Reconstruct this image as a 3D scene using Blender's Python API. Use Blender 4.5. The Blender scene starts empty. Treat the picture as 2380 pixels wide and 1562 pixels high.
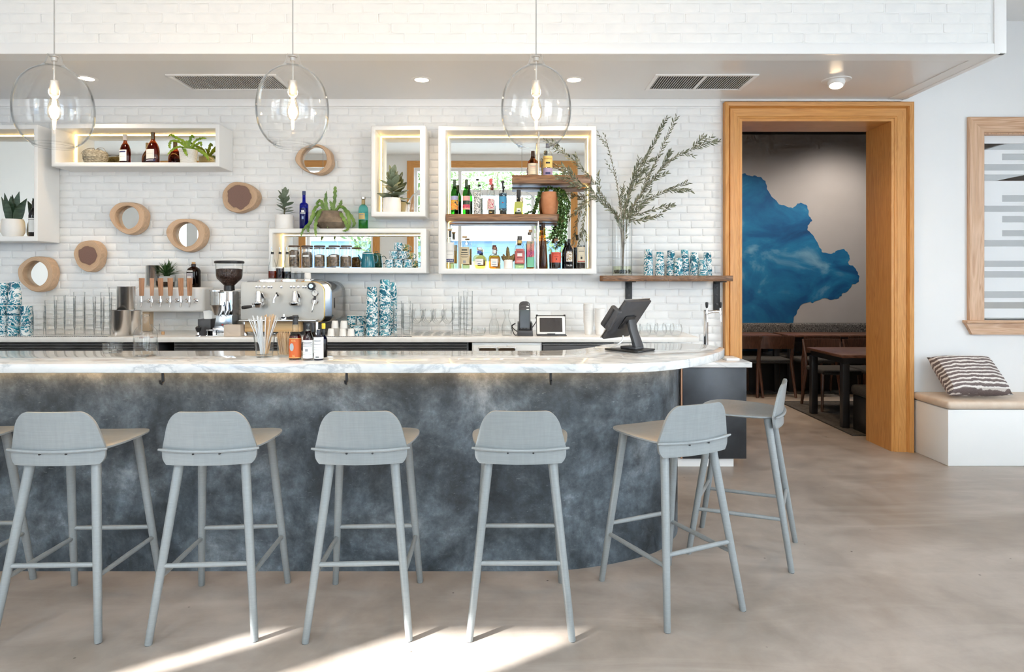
import bpy, bmesh, math, random
from mathutils import Vector, Matrix
random.seed(7)
S = bpy.context.scene
C = S.collection
PI = math.pi
R = math.radians

# ---------------------------------------------------------------- camera
F = 1500.0            # focal length in pixels of the 2380 px wide frame
CX, CY = 1190.0, 648.0  # principal vanishing point
CAMZ = 1.45
cam_d = bpy.data.cameras.new('camera'); cam = bpy.data.objects.new('camera', cam_d); C.objects.link(cam)
cam.location = (0, 0, CAMZ); cam.rotation_euler = (R(90), 0, 0)
cam_d.sensor_fit = 'HORIZONTAL'; cam_d.sensor_width = 36.0; cam_d.lens = 36.0 * F / 2380.0
cam_d.shift_x = 0.0; cam_d.shift_y = (CY - 781.0) / 2380.0
cam_d.clip_start = 0.05; cam_d.clip_end = 200
S.camera = cam

# ---------------------------------------------------------------- world, sun, exposure
world = bpy.data.worlds.new('sky'); S.world = world; world.use_nodes = True
bg = world.node_tree.nodes['Background']
bg.inputs[0].default_value = (0.86, 0.935, 1.0, 1); bg.inputs[1].default_value = 3.9
sun_d = bpy.data.lights.new('sun', 'SUN'); sun = bpy.data.objects.new('sun', sun_d); C.objects.link(sun)
sun_d.energy = 15.0; sun_d.angle = R(0.8); sun_d.color = (1.0, 0.97, 0.93)
SUN_EL = math.atan(0.559)
sd = Vector((0.836 * math.cos(SUN_EL), 0.549 * math.cos(SUN_EL), -math.sin(SUN_EL)))
sun.rotation_euler = sd.to_track_quat('-Z', 'Y').to_euler(); sun.location = (-8, -6, 9)
S.view_settings.view_transform = 'Standard'; S.view_settings.look = 'None'
S.view_settings.gamma = 1.0; S.view_settings.use_curve_mapping = False
S.view_settings.exposure = 1.42
cy = S.cycles
cy.max_bounces = 8; cy.diffuse_bounces = 4; cy.glossy_bounces = 4; cy.transmission_bounces = 4
cy.use_adaptive_sampling = True; cy.adaptive_threshold = 0.05; cy.adaptive_min_samples = 12
cy.transparent_max_bounces = 40; cy.caustics_reflective = False; cy.caustics_refractive = False
cy.sample_clamp_indirect = 6.0; cy.use_denoising = True

WALL_Y = 5.435        # face of the back wall
BULK_Y = 4.31         # face of the bulkhead over the bar
SOFFIT_Z = 2.954
CEIL_Z = 3.62
FRONT_Y = -0.5        # inner face of the window wall behind the camera
BAR_Z = 1.06
BACK_Z = 1.017        # top of the worktop along the wall

def PX(px, Y): return (px - CX) * Y / F
def PZ(py, Y): return CAMZ + (CY - py) * Y / F
def M(px, Y): return px * Y / F        # a length in pixels at depth Y

# ---------------------------------------------------------------- mesh building
class MB:
    def __init__(s): s.v = []; s.f = []
    def add(s, vs, fs):
        b = len(s.v); s.v += [tuple(v) for v in vs]; s.f += [tuple(i + b for i in f) for f in fs]; return s
    def box(s, x0, x1, y0, y1, z0, z1):
        return s.add([(x0,y0,z0),(x1,y0,z0),(x1,y1,z0),(x0,y1,z0),(x0,y0,z1),(x1,y0,z1),(x1,y1,z1),(x0,y1,z1)],
                     [(0,3,2,1),(4,5,6,7),(0,1,5,4),(1,2,6,5),(2,3,7,6),(3,0,4,7)])
    def prism(s, poly, z0, z1, m=None):
        n = len(poly)
        vs = [(x, y, z0) for x, y in poly] + [(x, y, z1) for x, y in poly]
        if m: vs = [m(*v) for v in vs]
        fs = [tuple(reversed(range(n))), tuple(range(n, 2*n))] + [(i, (i+1) % n, n + (i+1) % n, n + i) for i in range(n)]
        return s.add(vs, fs)
    def tube(s, pts, rad, segs=10, caps=True, flat=1.0):
        pts = [Vector(p) for p in pts]
        if not isinstance(rad, (list, tuple)): rad = [rad] * len(pts)
        t0 = (pts[1] - pts[0]).normalized()
        up = Vector((0,0,1)) if abs(t0.z) < 0.9 else Vector((0,1,0))
        nrm = t0.cross(up).normalized()
        vs = []; n = len(pts)
        for i, p in enumerate(pts):
            t = (pts[min(i+1, n-1)] - pts[max(i-1, 0)]).normalized()
            nrm = (nrm - t * nrm.dot(t)).normalized(); b = t.cross(nrm)
            for k in range(segs):
                a = 2*PI*k/segs
                vs.append(p + nrm*math.cos(a)*rad[i] + b*math.sin(a)*rad[i]*flat)
        fs = [(i*segs+k, i*segs+(k+1) % segs, (i+1)*segs+(k+1) % segs, (i+1)*segs+k) for i in range(n-1) for k in range(segs)]
        if caps: fs += [tuple(reversed(range(segs))), tuple((n-1)*segs+k for k in range(segs))]
        return s.add(vs, fs)
    def lathe(s, prof, segs=24, n=2.0, sy=1.0, at=(0,0,0), cap0=False, cap1=False):
        vs = []; ring = []
        def q(a):
            c, w = math.cos(a), math.sin(a)
            k = (abs(c)**n + abs(w)**n) ** (-1.0/n)
            return c*k, w*k*sy
        u = [q(2*PI*k/segs + PI/segs) for k in range(segs)]
        for r, z in prof:
            if r < 1e-6: ring.append((len(vs), 1)); vs.append((at[0], at[1], at[2]+z))
            else:
                ring.append((len(vs), segs)); vs += [(at[0]+r*a, at[1]+r*b, at[2]+z) for a, b in u]
        fs = []
        for (i0, c0), (i1, c1) in zip(ring, ring[1:]):
            for k in range(segs):
                k2 = (k+1) % segs
                if c0 == 1 and c1 == 1: continue
                if c0 == 1: fs.append((i0, i1+k2, i1+k))
                elif c1 == 1: fs.append((i0+k, i0+k2, i1))
                else: fs.append((i0+k, i0+k2, i1+k2, i1+k))
        if cap0 and ring[0][1] > 1: fs.append(tuple(reversed(range(ring[0][0], ring[0][0]+segs))))
        if cap1 and ring[-1][1] > 1: fs.append(tuple(range(ring[-1][0], ring[-1][0]+segs)))
        return s.add(vs, fs)
    def arc(s, r, z0, z1, deg, segs=12, n=2.0, sy=1.0, a0=-90.0, rtop=None):
        """a label wrapped on the front of a lathed body"""
        vs = []; rt = rtop or r
        for k in range(segs+1):
            a = R(a0 - deg/2 + deg*k/segs); c, w = math.cos(a), math.sin(a)
            kk = (abs(c)**n + abs(w)**n) ** (-1.0/n)
            vs += [(r*c*kk, r*w*kk*sy, z0), (rt*c*kk, rt*w*kk*sy, z1)]
        return s.add(vs, [(2*k, 2*k+2, 2*k+3, 2*k+1) for k in range(segs)])
    def build(s, name, mat, parent=None, smooth=True, angle=38, bevel=0.0, bseg=2, recalc=False):
        me = bpy.data.meshes.new(name); me.from_pydata(s.v, [], s.f)
        if bevel or recalc:
            bm = bmesh.new(); bm.from_mesh(me)
            if recalc: bmesh.ops.recalc_face_normals(bm, faces=bm.faces)
            if bevel:
                es = [e for e in bm.edges if len(e.link_faces) == 2 and e.calc_face_angle(0) > R(25)]
                bmesh.ops.bevel(bm, geom=es, offset=bevel, segments=bseg, affect='EDGES', profile=0.5, clamp_overlap=True)
            bm.to_mesh(me); bm.free()
        if smooth:
            me.polygons.foreach_set('use_smooth', [True]*len(me.polygons))
            me.set_sharp_from_angle(angle=R(angle))
        me.materials.append(mat)
        return link(name, me, parent)

def link(name, me, parent=None):
    o = bpy.data.objects.new(name, me); C.objects.link(o)
    if parent: o.parent = parent
    return o
def tag(o, label=None, cat=None, group=None, kind=None):
    if label: o['label'] = label
    if cat: o['category'] = cat
    if group: o['group'] = group
    if kind: o['kind'] = kind
    return o
def thing(name, label, cat, loc=(0,0,0), rz=0.0, group=None, kind=None):
    o = bpy.data.objects.new(name, None); C.objects.link(o); o.empty_display_size = 0.05
    o.location = loc; o.rotation_euler = (0, 0, rz)
    return tag(o, label, cat, group, kind)
def copy_tree(o, parent=None):
    c = o.copy(); C.objects.link(c); c.parent = parent
    for ch in list(o.children): copy_tree(ch, c)
    return c
def box_part(name, mat, parent, dims, bevel=0.0, smooth=True, bseg=2):
    return MB().box(*dims).build(name, mat, parent, smooth=smooth, bevel=bevel, bseg=bseg)

# ---------------------------------------------------------------- materials
def newmat(name):
    m = bpy.data.materials.new(name); m.use_nodes = True
    return m, m.node_tree, m.node_tree.nodes['Principled BSDF']
def pm(name, col, rough=0.5, metal=0.0, **kw):
    m, t, b = newmat(name)
    b.inputs['Base Color'].default_value = (*col, 1); b.inputs['Roughness'].default_value = rough; b.inputs['Metallic'].default_value = metal
    for k, v in kw.items(): b.inputs[k].default_value = v
    return m
def nd(t, kind, **kw):
    n = t.nodes.new(kind)
    for k, v in kw.items(): setattr(n, k, v)
    return n
def coords(t, scale=(1,1,1), rnd=False, src='Object'):
    tc = nd(t, 'ShaderNodeTexCoord'); mp = nd(t, 'ShaderNodeMapping'); mp.inputs['Scale'].default_value = scale
    t.links.new(tc.outputs[src], mp.inputs['Vector'])
    if rnd:
        oi = nd(t, 'ShaderNodeObjectInfo'); mul = nd(t, 'ShaderNodeMath', operation='MULTIPLY'); mul.inputs[1].default_value = 37.0
        t.links.new(oi.outputs['Random'], mul.inputs[0]); t.links.new(mul.outputs[0], mp.inputs['Location'])
    return mp.outputs[0]
def noise(t, vec, scale, detail=4, rough=0.55, dist=0.0):
    n = nd(t, 'ShaderNodeTexNoise'); n.inputs['Scale'].default_value = scale; n.inputs['Detail'].default_value = detail
    n.inputs['Roughness'].default_value = rough; n.inputs['Distortion'].default_value = dist
    t.links.new(vec, n.inputs['Vector']); return n.outputs['Fac']
def ramp(t, fac, stops, interp='LINEAR'):
    r = nd(t, 'ShaderNodeValToRGB'); r.color_ramp.interpolation = interp
    e = r.color_ramp.elements
    while len(e) < len(stops): e.new(0.5)
    for el, (p, c) in zip(e, stops): el.position = p; el.color = (*c, 1)
    t.links.new(fac, r.inputs[0]); return r.outputs[0]
def mix(t, a, b, fac, blend='MIX'):
    m = nd(t, 'ShaderNodeMix', data_type='RGBA', blend_type=blend)
    for sock, val in ((m.inputs[6], a), (m.inputs[7], b)):
        if isinstance(val, tuple): sock.default_value = (*val, 1)
        else: t.links.new(val, sock)
    if isinstance(fac, float): m.inputs[0].default_value = fac
    else: t.links.new(fac, m.inputs[0])
    return m.outputs[2]
def bump(t, b, h, strength=0.2, dist=0.01):
    n = nd(t, 'ShaderNodeBump'); n.inputs['Strength'].default_value = strength; n.inputs['Distance'].default_value = dist
    t.links.new(h, n.inputs['Height']); t.links.new(n.outputs[0], b.inputs['Normal'])
def noisy(name, c1, c2, scale, rough=0.5, detail=5, bstr=0.0, bd=0.004, vs=(1,1,1), lo=0.35, hi=0.65, rnd=False, dist=0.0, metal=0.0):
    m, t, b = newmat(name); v = coords(t, vs, rnd); f = noise(t, v, scale, detail, dist=dist)
    t.links.new(ramp(t, f, [(lo, c1), (hi, c2)]), b.inputs['Base Color'])
    b.inputs['Roughness'].default_value = rough; b.inputs['Metallic'].default_value = metal
    if bstr: bump(t, b, f, bstr, bd)
    return m
def wood(name, c1, c2, c3, axis='Z', scale=1.0, rough=0.4, rnd=True, ring=9.0):
    st = {'X': (0.07, 1, 1), 'Y': (1, 0.07, 1), 'Z': (1, 1, 0.07)}[axis]
    m, t, b = newmat(name); v = coords(t, tuple(s*scale for s in st), rnd)
    f1 = noise(t, v, ring, 3, 0.6, 1.2); f2 = noise(t, v, ring*9, 4, 0.6)
    w = nd(t, 'ShaderNodeMath', operation='MULTIPLY'); w.inputs[1].default_value = 6.0; t.links.new(f1, w.inputs[0])
    fr = nd(t, 'ShaderNodeMath', operation='PINGPONG'); fr.inputs[1].default_value = 0.5; t.links.new(w.outputs[0], fr.inputs[0])
    col = ramp(t, fr.outputs[0], [(0.0, c1), (0.28, c2), (0.5, c3)])
    col = mix(t, col, (0.55, 0.5, 0.45), ramp(t, f2, [(0.45, (0,0,0)), (0.75, (0.35,0.35,0.35))]), 'MULTIPLY')
    t.links.new(col, b.inputs['Base Color']); b.inputs['Roughness'].default_value = rough
    bump(t, b, f2, 0.08, 0.002)
    return m
def glass(name, tint=(0.985, 0.99, 0.99), edge=(0.72, 0.76, 0.77), rough=0.015, ior=1.45, start=0.60):
    """thin walled glass: transmits straight through, reflects by Fresnel, absorbs more where the path through the wall is long"""
    m = bpy.data.materials.new(name); m.use_nodes = True; t = m.node_tree; t.nodes.clear()
    out = nd(t, 'ShaderNodeOutputMaterial'); mx = nd(t, 'ShaderNodeMixShader'); tr = nd(t, 'ShaderNodeBsdfTransparent'); gl = nd(t, 'ShaderNodeBsdfGlossy')
    gl.inputs['Roughness'].default_value = rough
    lw = nd(t, 'ShaderNodeLayerWeight'); lw.inputs['Blend'].default_value = 0.5
    p5 = nd(t, 'ShaderNodeMath', operation='POWER'); p5.inputs[1].default_value = 5.0; t.links.new(lw.outputs['Facing'], p5.inputs[0])
    f0 = ((ior-1)/(ior+1))**2
    fr = nd(t, 'ShaderNodeMath', operation='MULTIPLY_ADD'); fr.inputs[1].default_value = 1-f0; fr.inputs[2].default_value = f0; t.links.new(p5.outputs[0], fr.inputs[0])
    c = ramp(t, lw.outputs['Facing'], [(0.0, tint), (start, tint), (1.0, edge)])
    t.links.new(c, tr.inputs['Color']); t.links.new(fr.outputs[0], mx.inputs[0])
    t.links.new(tr.outputs[0], mx.inputs[1]); t.links.new(gl.outputs[0], mx.inputs[2]); t.links.new(mx.outputs[0], out.inputs[0])
    return m
def emit(name, col, strength):
    m, t, b = newmat(name); b.inputs['Base Color'].default_value = (*col, 1)
    b.inputs['Emission Color'].default_value = (*col, 1); b.inputs['Emission Strength'].default_value = strength
    return m

white = pm('white_paint', (0.86, 0.87, 0.87), 0.55)
white_box = pm('white_box_paint', (0.87, 0.87, 0.86), 0.45)
white_trim = pm('white_trim', (0.88, 0.88, 0.88), 0.4)
soffit_m = pm('soffit_paint', (0.80, 0.79, 0.78), 0.28)
wall_plain = noisy('plaster_wall', (0.84, 0.85, 0.855), (0.87, 0.875, 0.88), 1.3, 0.6)
brick_m = noisy('painted_brick', (0.84, 0.85, 0.85), (0.89, 0.89, 0.88), 9, 0.42, bstr=0.25, bd=0.004, rnd=True)
mortar_m = noisy('painted_mortar', (0.80, 0.81, 0.81), (0.86, 0.86, 0.86), 14, 0.5, bstr=0.3, bd=0.004)
oak = wood('oak_casing', (0.62, 0.285, 0.075), (0.70, 0.345, 0.105), (0.57, 0.25, 0.062), 'Z', 1.0, 0.35)
oak_x = wood('oak_casing_head', (0.62, 0.285, 0.075), (0.70, 0.345, 0.105), (0.57, 0.25, 0.062), 'X', 1.0, 0.35)
ash = wood('pale_oak', (0.60, 0.36, 0.21), (0.70, 0.46, 0.30), (0.52, 0.29, 0.16), 'Z', 0.8, 0.4)
ash_x = wood('pale_oak_flat', (0.60, 0.36, 0.21), (0.70, 0.46, 0.30), (0.52, 0.29, 0.16), 'X', 0.8, 0.4)
walnut = wood('walnut', (0.13, 0.060, 0.028), (0.34, 0.18, 0.085), (0.20, 0.095, 0.045), 'X', 1.2, 0.35, ring=12)
chrome = pm('chrome', (0.86, 0.86, 0.87), 0.07, 1.0)
steel = pm('brushed_steel', (0.70, 0.68, 0.66), 0.25, 1.0)
nickel = pm('nickel', (0.62, 0.60, 0.58), 0.28, 1.0)
iron = pm('black_iron', (0.035, 0.036, 0.038), 0.5, 0.3)
black_plastic = pm('black_plastic', (0.018, 0.018, 0.02), 0.38)
dark_plastic = pm('dark_grey_plastic', (0.055, 0.055, 0.06), 0.42)
mirror_m = pm('mirror', (0.90, 0.93, 0.92), 0.0, 1.0)
clear = glass('clear_glass', (0.985, 0.99, 0.99), (0.50, 0.56, 0.58))
thick = glass('thick_clear_glass', (0.997, 0.998, 0.998), (0.40, 0.45, 0.48), 0.01, 1.45, 0.68)
thin = glass('thin_tumbler_glass', (0.997, 0.998, 0.998), (0.45, 0.50, 0.52), 0.02, 1.33, 0.55)
pane_m = glass('window_glass', (0.98, 0.99, 0.99), (0.9, 0.93, 0.93), 0.0)
led_m = emit('warm_led', (1.0, 0.66, 0.22), 7.0)
ceramic = pm('white_ceramic', (0.84, 0.83, 0.81), 0.35)
soil = noisy('soil', (0.03, 0.02, 0.015), (0.08, 0.055, 0.04), 60, 0.9)
cork = noisy('cork', (0.45, 0.26, 0.12), (0.62, 0.40, 0.22), 90, 0.8)

def concrete():
    m, t, b = newmat('polished_concrete'); v = coords(t)
    a = noise(t, v, 0.9, 6, 0.6, 0.6); c = noise(t, v, 5.0, 6, 0.65, 0.3); d = noise(t, coords(t, (0.5, 2.2, 1)), 1.6, 5, 0.6, 0.8); e = noise(t, v, 60, 3)
    c1 = ramp(t, a, [(0.30, (0.280, 0.238, 0.204)), (0.52, (0.372, 0.326, 0.290)), (0.72, (0.465, 0.420, 0.382))])
    c2 = mix(t, c1, ramp(t, c, [(0.3, (0.66, 0.64, 0.62)), (0.7, (1.06, 1.06, 1.06))]), 0.7, 'MULTIPLY')
    c3 = mix(t, c2, (0.54, 0.49, 0.45), ramp(t, d, [(0.5, (0,0,0)), (0.78, (0.5,0.5,0.5))]))
    spots = nd(t, 'ShaderNodeTexVoronoi'); spots.inputs['Scale'].default_value = 5.0; t.links.new(v, spots.inputs['Vector'])
    c4 = mix(t, c3, (0.07, 0.055, 0.045), ramp(t, spots.outputs['Distance'], [(0.018, (1,1,1)), (0.035, (0,0,0))]))
    t.links.new(c4, b.inputs['Base Color'])
    t.links.new(ramp(t, c, [(0.3, (0.30,)*3), (0.7, (0.46,)*3)]), b.inputs['Roughness'])
    bump(t, b, e, 0.05, 0.002); return m
def bar_plaster():
    m, t, b = newmat('grey_blue_plaster'); v = coords(t)
    a = noise(t, v, 2.3, 10, 0.72, 0.25); c = noise(t, v, 9.0, 9, 0.74, 0.2); d = noise(t, coords(t, (1, 1, 0.22)), 11, 8, 0.7, 0.15); e = noise(t, coords(t, (1, 1, 3.2)), 26, 4, 0.7, 1.5)
    c1 = ramp(t, a, [(0.30, (0.019, 0.025, 0.031)), (0.43, (0.046, 0.060, 0.074)), (0.55, (0.105, 0.130, 0.152)), (0.70, (0.27, 0.305, 0.335))])
    c2 = mix(t, c1, ramp(t, c, [(0.34, (0.42, 0.43, 0.45)), (0.52, (1, 1, 1)), (0.68, (1.7, 1.7, 1.7))]), 0.8, 'MULTIPLY')
    c3 = mix(t, c2, ramp(t, d, [(0.3, (0.6, 0.62, 0.64)), (0.7, (1.25, 1.25, 1.25))]), 0.7, 'MULTIPLY')
    c4 = mix(t, c3, (0.42, 0.47, 0.50), ramp(t, e, [(0.62, (0,0,0)), (0.78, (0.45,0.45,0.45))]))
    t.links.new(c4, b.inputs['Base Color']); b.inputs['Roughness'].default_value = 0.5
    bump(t, b, c, 0.10, 0.004); return m
def marble(name, rough=0.08, base=(0.74, 0.74, 0.735)):
    m, t, b = newmat(name); v = coords(t)
    w = noise(t, coords(t, (1, 2.2, 2.2)), 1.4, 8, 0.6, 1.8)
    n2 = noise(t, coords(t, (1.0, 3.0, 3.0)), 4.5, 8, 0.62, 1.2)
    veins = ramp(t, w, [(0.46, (1,1,1)), (0.495, (0.60, 0.63, 0.66)), (0.53, (1,1,1))])
    cloud = ramp(t, n2, [(0.30, (0.70, 0.73, 0.76)), (0.52, (1, 1, 1))])
    c = mix(t, mix(t, base, veins, 0.75, 'MULTIPLY'), cloud, 0.8, 'MULTIPLY')
    t.links.new(c, b.inputs['Base Color']); b.inputs['Roughness'].default_value = rough; return m
floor_m = concrete(); bar_m = bar_plaster(); marble_m = marble('white_marble'); quartz_m = noisy('white_quartz', (0.80, 0.77, 0.73), (0.86, 0.84, 0.81), 14, 0.16)

def swirl(name='teal_swirl_enamel'):
    m, t, b = newmat(name); v = coords(t, (1, 1, 1), True)
    n1 = noise(t, v, 9.0, 2, 0.45, 2.8); n2 = noise(t, v, 17, 2, 0.5, 3.0)
    c = ramp(t, n1, [(0.28, (0.006, 0.075, 0.140)), (0.42, (0.012, 0.165, 0.250)), (0.47, (0.03, 0.25, 0.34)), (0.482, (0.80, 0.86, 0.87)), (0.54, (0.80, 0.86, 0.87)), (0.556, (0.015, 0.18, 0.27)), (0.64, (0.06, 0.33, 0.43)), (0.74, (0.30, 0.60, 0.68))])
    c = mix(t, c, (0.82, 0.87, 0.88), ramp(t, n2, [(0.55, (0,0,0)), (0.565, (1,1,1)), (0.62, (1,1,1)), (0.635, (0,0,0))]))
    t.links.new(c, b.inputs['Base Color']); b.inputs['Roughness'].default_value = 0.16; return m
teal_swirl = swirl()
teal = pm('teal_enamel', (0.012, 0.155, 0.215), 0.14)
def stool_wood():
    m, t, b = newmat('grey_stained_ash'); v = coords(t, (1, 1, 1)); 
    f = noise(t, coords(t, (0.25, 2, 6), True), 30, 4, 0.6); g = noise(t, coords(t, (3, 3, 0.12), True), 20, 4, 0.6, 0.5)
    c = ramp(t, f, [(0.3, (0.240, 0.262, 0.270)), (0.7, (0.272, 0.294, 0.302))])
    c = mix(t, c, ramp(t, g, [(0.35, (0.90, 0.91, 0.92)), (0.65, (1.04, 1.04, 1.04))]), 0.6, 'MULTIPLY')
    t.links.new(c, b.inputs['Base Color']); b.inputs['Roughness'].default_value = 0.34; bump(t, b, g, 0.05, 0.002); return m
stool_m = stool_wood()

# ================================================================ THE SETTING
def struct(name, mb, mat, label=None, **kw):
    o = mb.build(name, mat, None, **kw); o['kind'] = 'structure'
    if label: o['label'] = label
    return o
struct('floor', MB().box(-7.2, 6.3, FRONT_Y-0.2, 9.2, -0.1, 0), floor_m, 'polished brown grey concrete floor running through both rooms', smooth=False)
struct('ceiling', MB().box(-7.2, 6.3, FRONT_Y-0.2, 5.6, CEIL_Z, CEIL_Z+0.1), white, 'white ceiling over the bar room', smooth=False)
DX0, DX1, DZ = PX(1717, WALL_Y), PX(2075, WALL_Y), PZ(277, WALL_Y)     # doorway
WX0, WX1, WZ0, WZ1 = PX(2283, WALL_Y), 4.95, PZ(745, WALL_Y), PZ(309, WALL_Y)   # interior window
WB = WALL_Y + 0.34
wb = MB()
wb.box(-7.2, DX0, WALL_Y, WB, 0, CEIL_Z); wb.box(DX0, DX1, WALL_Y, WB, DZ, CEIL_Z); wb.box(DX1, WX0, WALL_Y, WB, 0, CEIL_Z)
wb.box(WX0, WX1, WALL_Y, WB, 0, WZ0); wb.box(WX0, WX1, WALL_Y, WB, WZ1, CEIL_Z); wb.box(WX1, 6.3, WALL_Y, WB, 0, CEIL_Z)
wall_back = struct('wall_back', wb, wall_plain, 'white wall behind the bar, brick up to the doorway', smooth=False)
struct('wall_left', MB().box(-7.3, -7.1, FRONT_Y-0.2, 5.6, 0, CEIL_Z), wall_plain, 'white side wall left of the bar', smooth=False)
RW = (1.3, 3.4, 0.60, 3.20)
struct('wall_right', MB().box(6.1, 6.3, FRONT_Y-0.2, RW[0], 0, CEIL_Z).box(6.1, 6.3, RW[1], 5.6, 0, CEIL_Z).box(6.1, 6.3, RW[0], RW[1], 0, RW[2]).box(6.1, 6.3, RW[0], RW[1], RW[3], CEIL_Z), wall_plain, 'white side wall right of the bar room', smooth=False)
# bulkhead and soffit above the bar
BX1 = PX(2335, BULK_Y)
wall_bulk = struct('wall_bulkhead', MB().box(-7.1, BX1, BULK_Y, BULK_Y+0.14, SOFFIT_Z, CEIL_Z).box(BX1-0.14, BX1-0.002, BULK_Y+0.139, WALL_Y, SOFFIT_Z, CEIL_Z), white, 'white brick bulkhead above the bar', smooth=False)
struct('ceiling_soffit', MB().box(-7.1, BX1-0.10, BULK_Y+0.02, WALL_Y, SOFFIT_Z+0.006, SOFFIT_Z+0.05), soffit_m, 'smooth white soffit above the back counter', smooth=False)
struct('trim_1', MB().box(-7.1, BX1, BULK_Y-0.008, BULK_Y+0.02, SOFFIT_Z-0.004, SOFFIT_Z+0.066).box(BX1-0.04, BX1+0.006, BULK_Y-0.008, WALL_Y-0.03, SOFFIT_Z-0.004, SOFFIT_Z+0.03).box(BX1-0.075, BX1+0.006, BULK_Y-0.010, BULK_Y, SOFFIT_Z, CEIL_Z), white_trim, 'white trim along the lower edge of the bulkhead', bevel=0.003)
struct('trim_2', MB().box(-7.1, DX0-0.16, WALL_Y-0.022, WALL_Y, SOFFIT_Z-0.055, SOFFIT_Z+0.006).box(DX0-0.16, BX1-0.02, WALL_Y-0.022, WALL_Y, SOFFIT_Z-0.014, SOFFIT_Z+0.006), white_trim, 'white trim where the soffit meets the back wall', bevel=0.004)

# ---- painted bricks
def brick_mesh(lx, lz, d, seed):
    rnd = random.Random(seed); c = 0.007; j = lambda a=0.0016: rnd.uniform(-a, a)
    n = 5; outer = []; inner = []
    def ring(ix, iz, y):
        a, b = lx/2-ix, lz/2-iz; pts = []
        for k in range(n): pts.append((-a+2*a*k/n, -b))
        pts.append((a, -b)); pts.append((a, 0)); 
        for k in range(n): pts.append((a-2*a*k/n, b))
        pts.append((-a, b)); pts.append((-a, 0))
        return [(x+j(), y, z+j()) for x, z in pts]
    r0 = ring(0, 0, 0.0); r1 = ring(0.001, 0.001, -d*0.55); r2 = ring(c, c, -d)
    k = len(r0); vs = r0 + r1 + r2 + [(0, -d-0.0006, 0)]
    fs = []
    for a in (0, k):
        for i in range(k): fs.append((a+i, a+(i+1) % k, a+k+(i+1) % k, a+k+i))
    for i in range(k): fs.append((2*k+i, 2*k+(i+1) % k, 3*k))
    me = bpy.data.meshes.new('brick'); me.from_pydata(vs, [], fs)
    me.polygons.foreach_set('use_smooth', [True]*len(me.polygons)); me.materials.append(brick_m)
    return me, vs, fs
def lay_bricks(parent, x0, x1, z0, z1, Y, px, pz, d, clearpx, maxn, view):
    fulls = [brick_mesh(px-0.007, pz-0.0065, d, 100+i) for i in range(6)]
    rest = MB(); cand = []
    row = 0; z = z0
    while z + pz*0.5 < z1:
        off = (0.5 if row % 2 else 0.0)*px + random.uniform(-0.03, 0.03)
        x = x0 - off
        while x < x1:
            a, b = max(x, x0), min(x+px, x1)
            if b - a > 0.035: cand.append((a, b, z, random.choice(range(6)), abs(b-a-px) < 1e-6))
            x += px
        row += 1; z += pz
    n = 0
    for a, b, z, i, full in cand:
        xc, zc = (a+b)/2, z+pz/2
        u, w = CX + xc*F/Y, CY - (zc-CAMZ)*F/Y
        inview = view[0] < u < view[2] and view[1] < w < view[3] and not any(r[0] < u < r[2] and r[1] < w < r[3] for r in clearpx)
        if full and inview and n < maxn:
            o = link('brick', fulls[i][0], parent); o.location = (xc, Y+0.0005, zc); o.rotation_euler = (0, random.uniform(-0.006, 0.006), 0); n += 1
        else:
            sx = (b-a-0.007)/(px-0.007)
            rest.add([(v[0]*sx+xc, v[1]+Y+0.0005, v[2]+zc) for v in fulls[i][1]], fulls[i][2])
    r = rest.build('brickwork', brick_m, parent, smooth=True, angle=60); r['kind'] = 'stuff'
box_part('mortar_bed', mortar_m, wall_back, (-5.2, DX0-0.14, WALL_Y-0.0015, WALL_Y+0.002, 0.0, SOFFIT_Z), smooth=False)
obst = [(-200, 280, 143, 566), (110, 280, 542, 405), (860, 285, 1000, 512), (625, 525, 1000, 640), (1012, 290, 1390, 642), (315, 660, 502, 730), (560, 645, 770, 780), (0, 655, 320, 790), (0, 775, 1700, 900), (-900, 0, -20, 900), (1655, 0, 1800, 900)]
lay_bricks(wall_back, -5.2, DX0-0.14, 0.86, SOFFIT_Z-0.055, WALL_Y-0.0015, 0.197, 0.0634, 0.0045, obst, 300, (0, 236, 1690, 790))
lay_bricks(wall_bulk, -4.6, BX1-0.09, SOFFIT_Z+0.07, CEIL_Z, BULK_Y, 0.205, 0.067, 0.0013, [], 300, (-30, 0, 2340, 130))

# ---- the doorway: mitred oak casing with back band, oak jambs
CAS = [(0.0, 0.0), (0.0, 0.020), (0.006, 0.026), (0.014, 0.026), (0.018, 0.031), (0.082, 0.033), (0.088, 0.024), (0.094, 0.034), (0.100, 0.052), (0.128, 0.056), (0.134, 0.050), (0.134, 0.0)]
def casing(name, mat, parent, P0, P1, prof, Y):
    n = len(prof); vs = []
    for P in (P0, P1):
        for u, w in prof: x, z = P(u); vs.append((x, Y-w, z))
    fs = [(i, i+1, n+i+1, n+i) for i in range(n-1)] + [tuple(range(n)), tuple(reversed(range(n, 2*n)))]
    return MB().add(vs, fs).build(name, mat, parent, smooth=False, recalc=True)
door = thing('door_1', 'wide oak-cased doorway into the darker dining room', 'doorway', kind='structure')
casing('side_casing', oak, door, lambda u: (DX0-u, 0), lambda u: (DX0-u, DZ+u), CAS, WALL_Y)
casing('side_casing', oak, door, lambda u: (DX1+u*1.12, 0), lambda u: (DX1+u*1.12, DZ+u), CAS, WALL_Y)
casing('head_casing', oak_x, door, lambda u: (DX0-u, DZ+u), lambda u: (DX1+u*1.12, DZ+u), CAS, WALL_Y)
box_part('jamb', oak, door, (DX0-0.001, DX0+0.022, WALL_Y-0.018, WB+0.03, 0, DZ), smooth=False)
box_part('jamb', oak, door, (DX1-0.022, DX1+0.001, WALL_Y-0.018, WB+0.03, 0, DZ), smooth=False)
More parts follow.
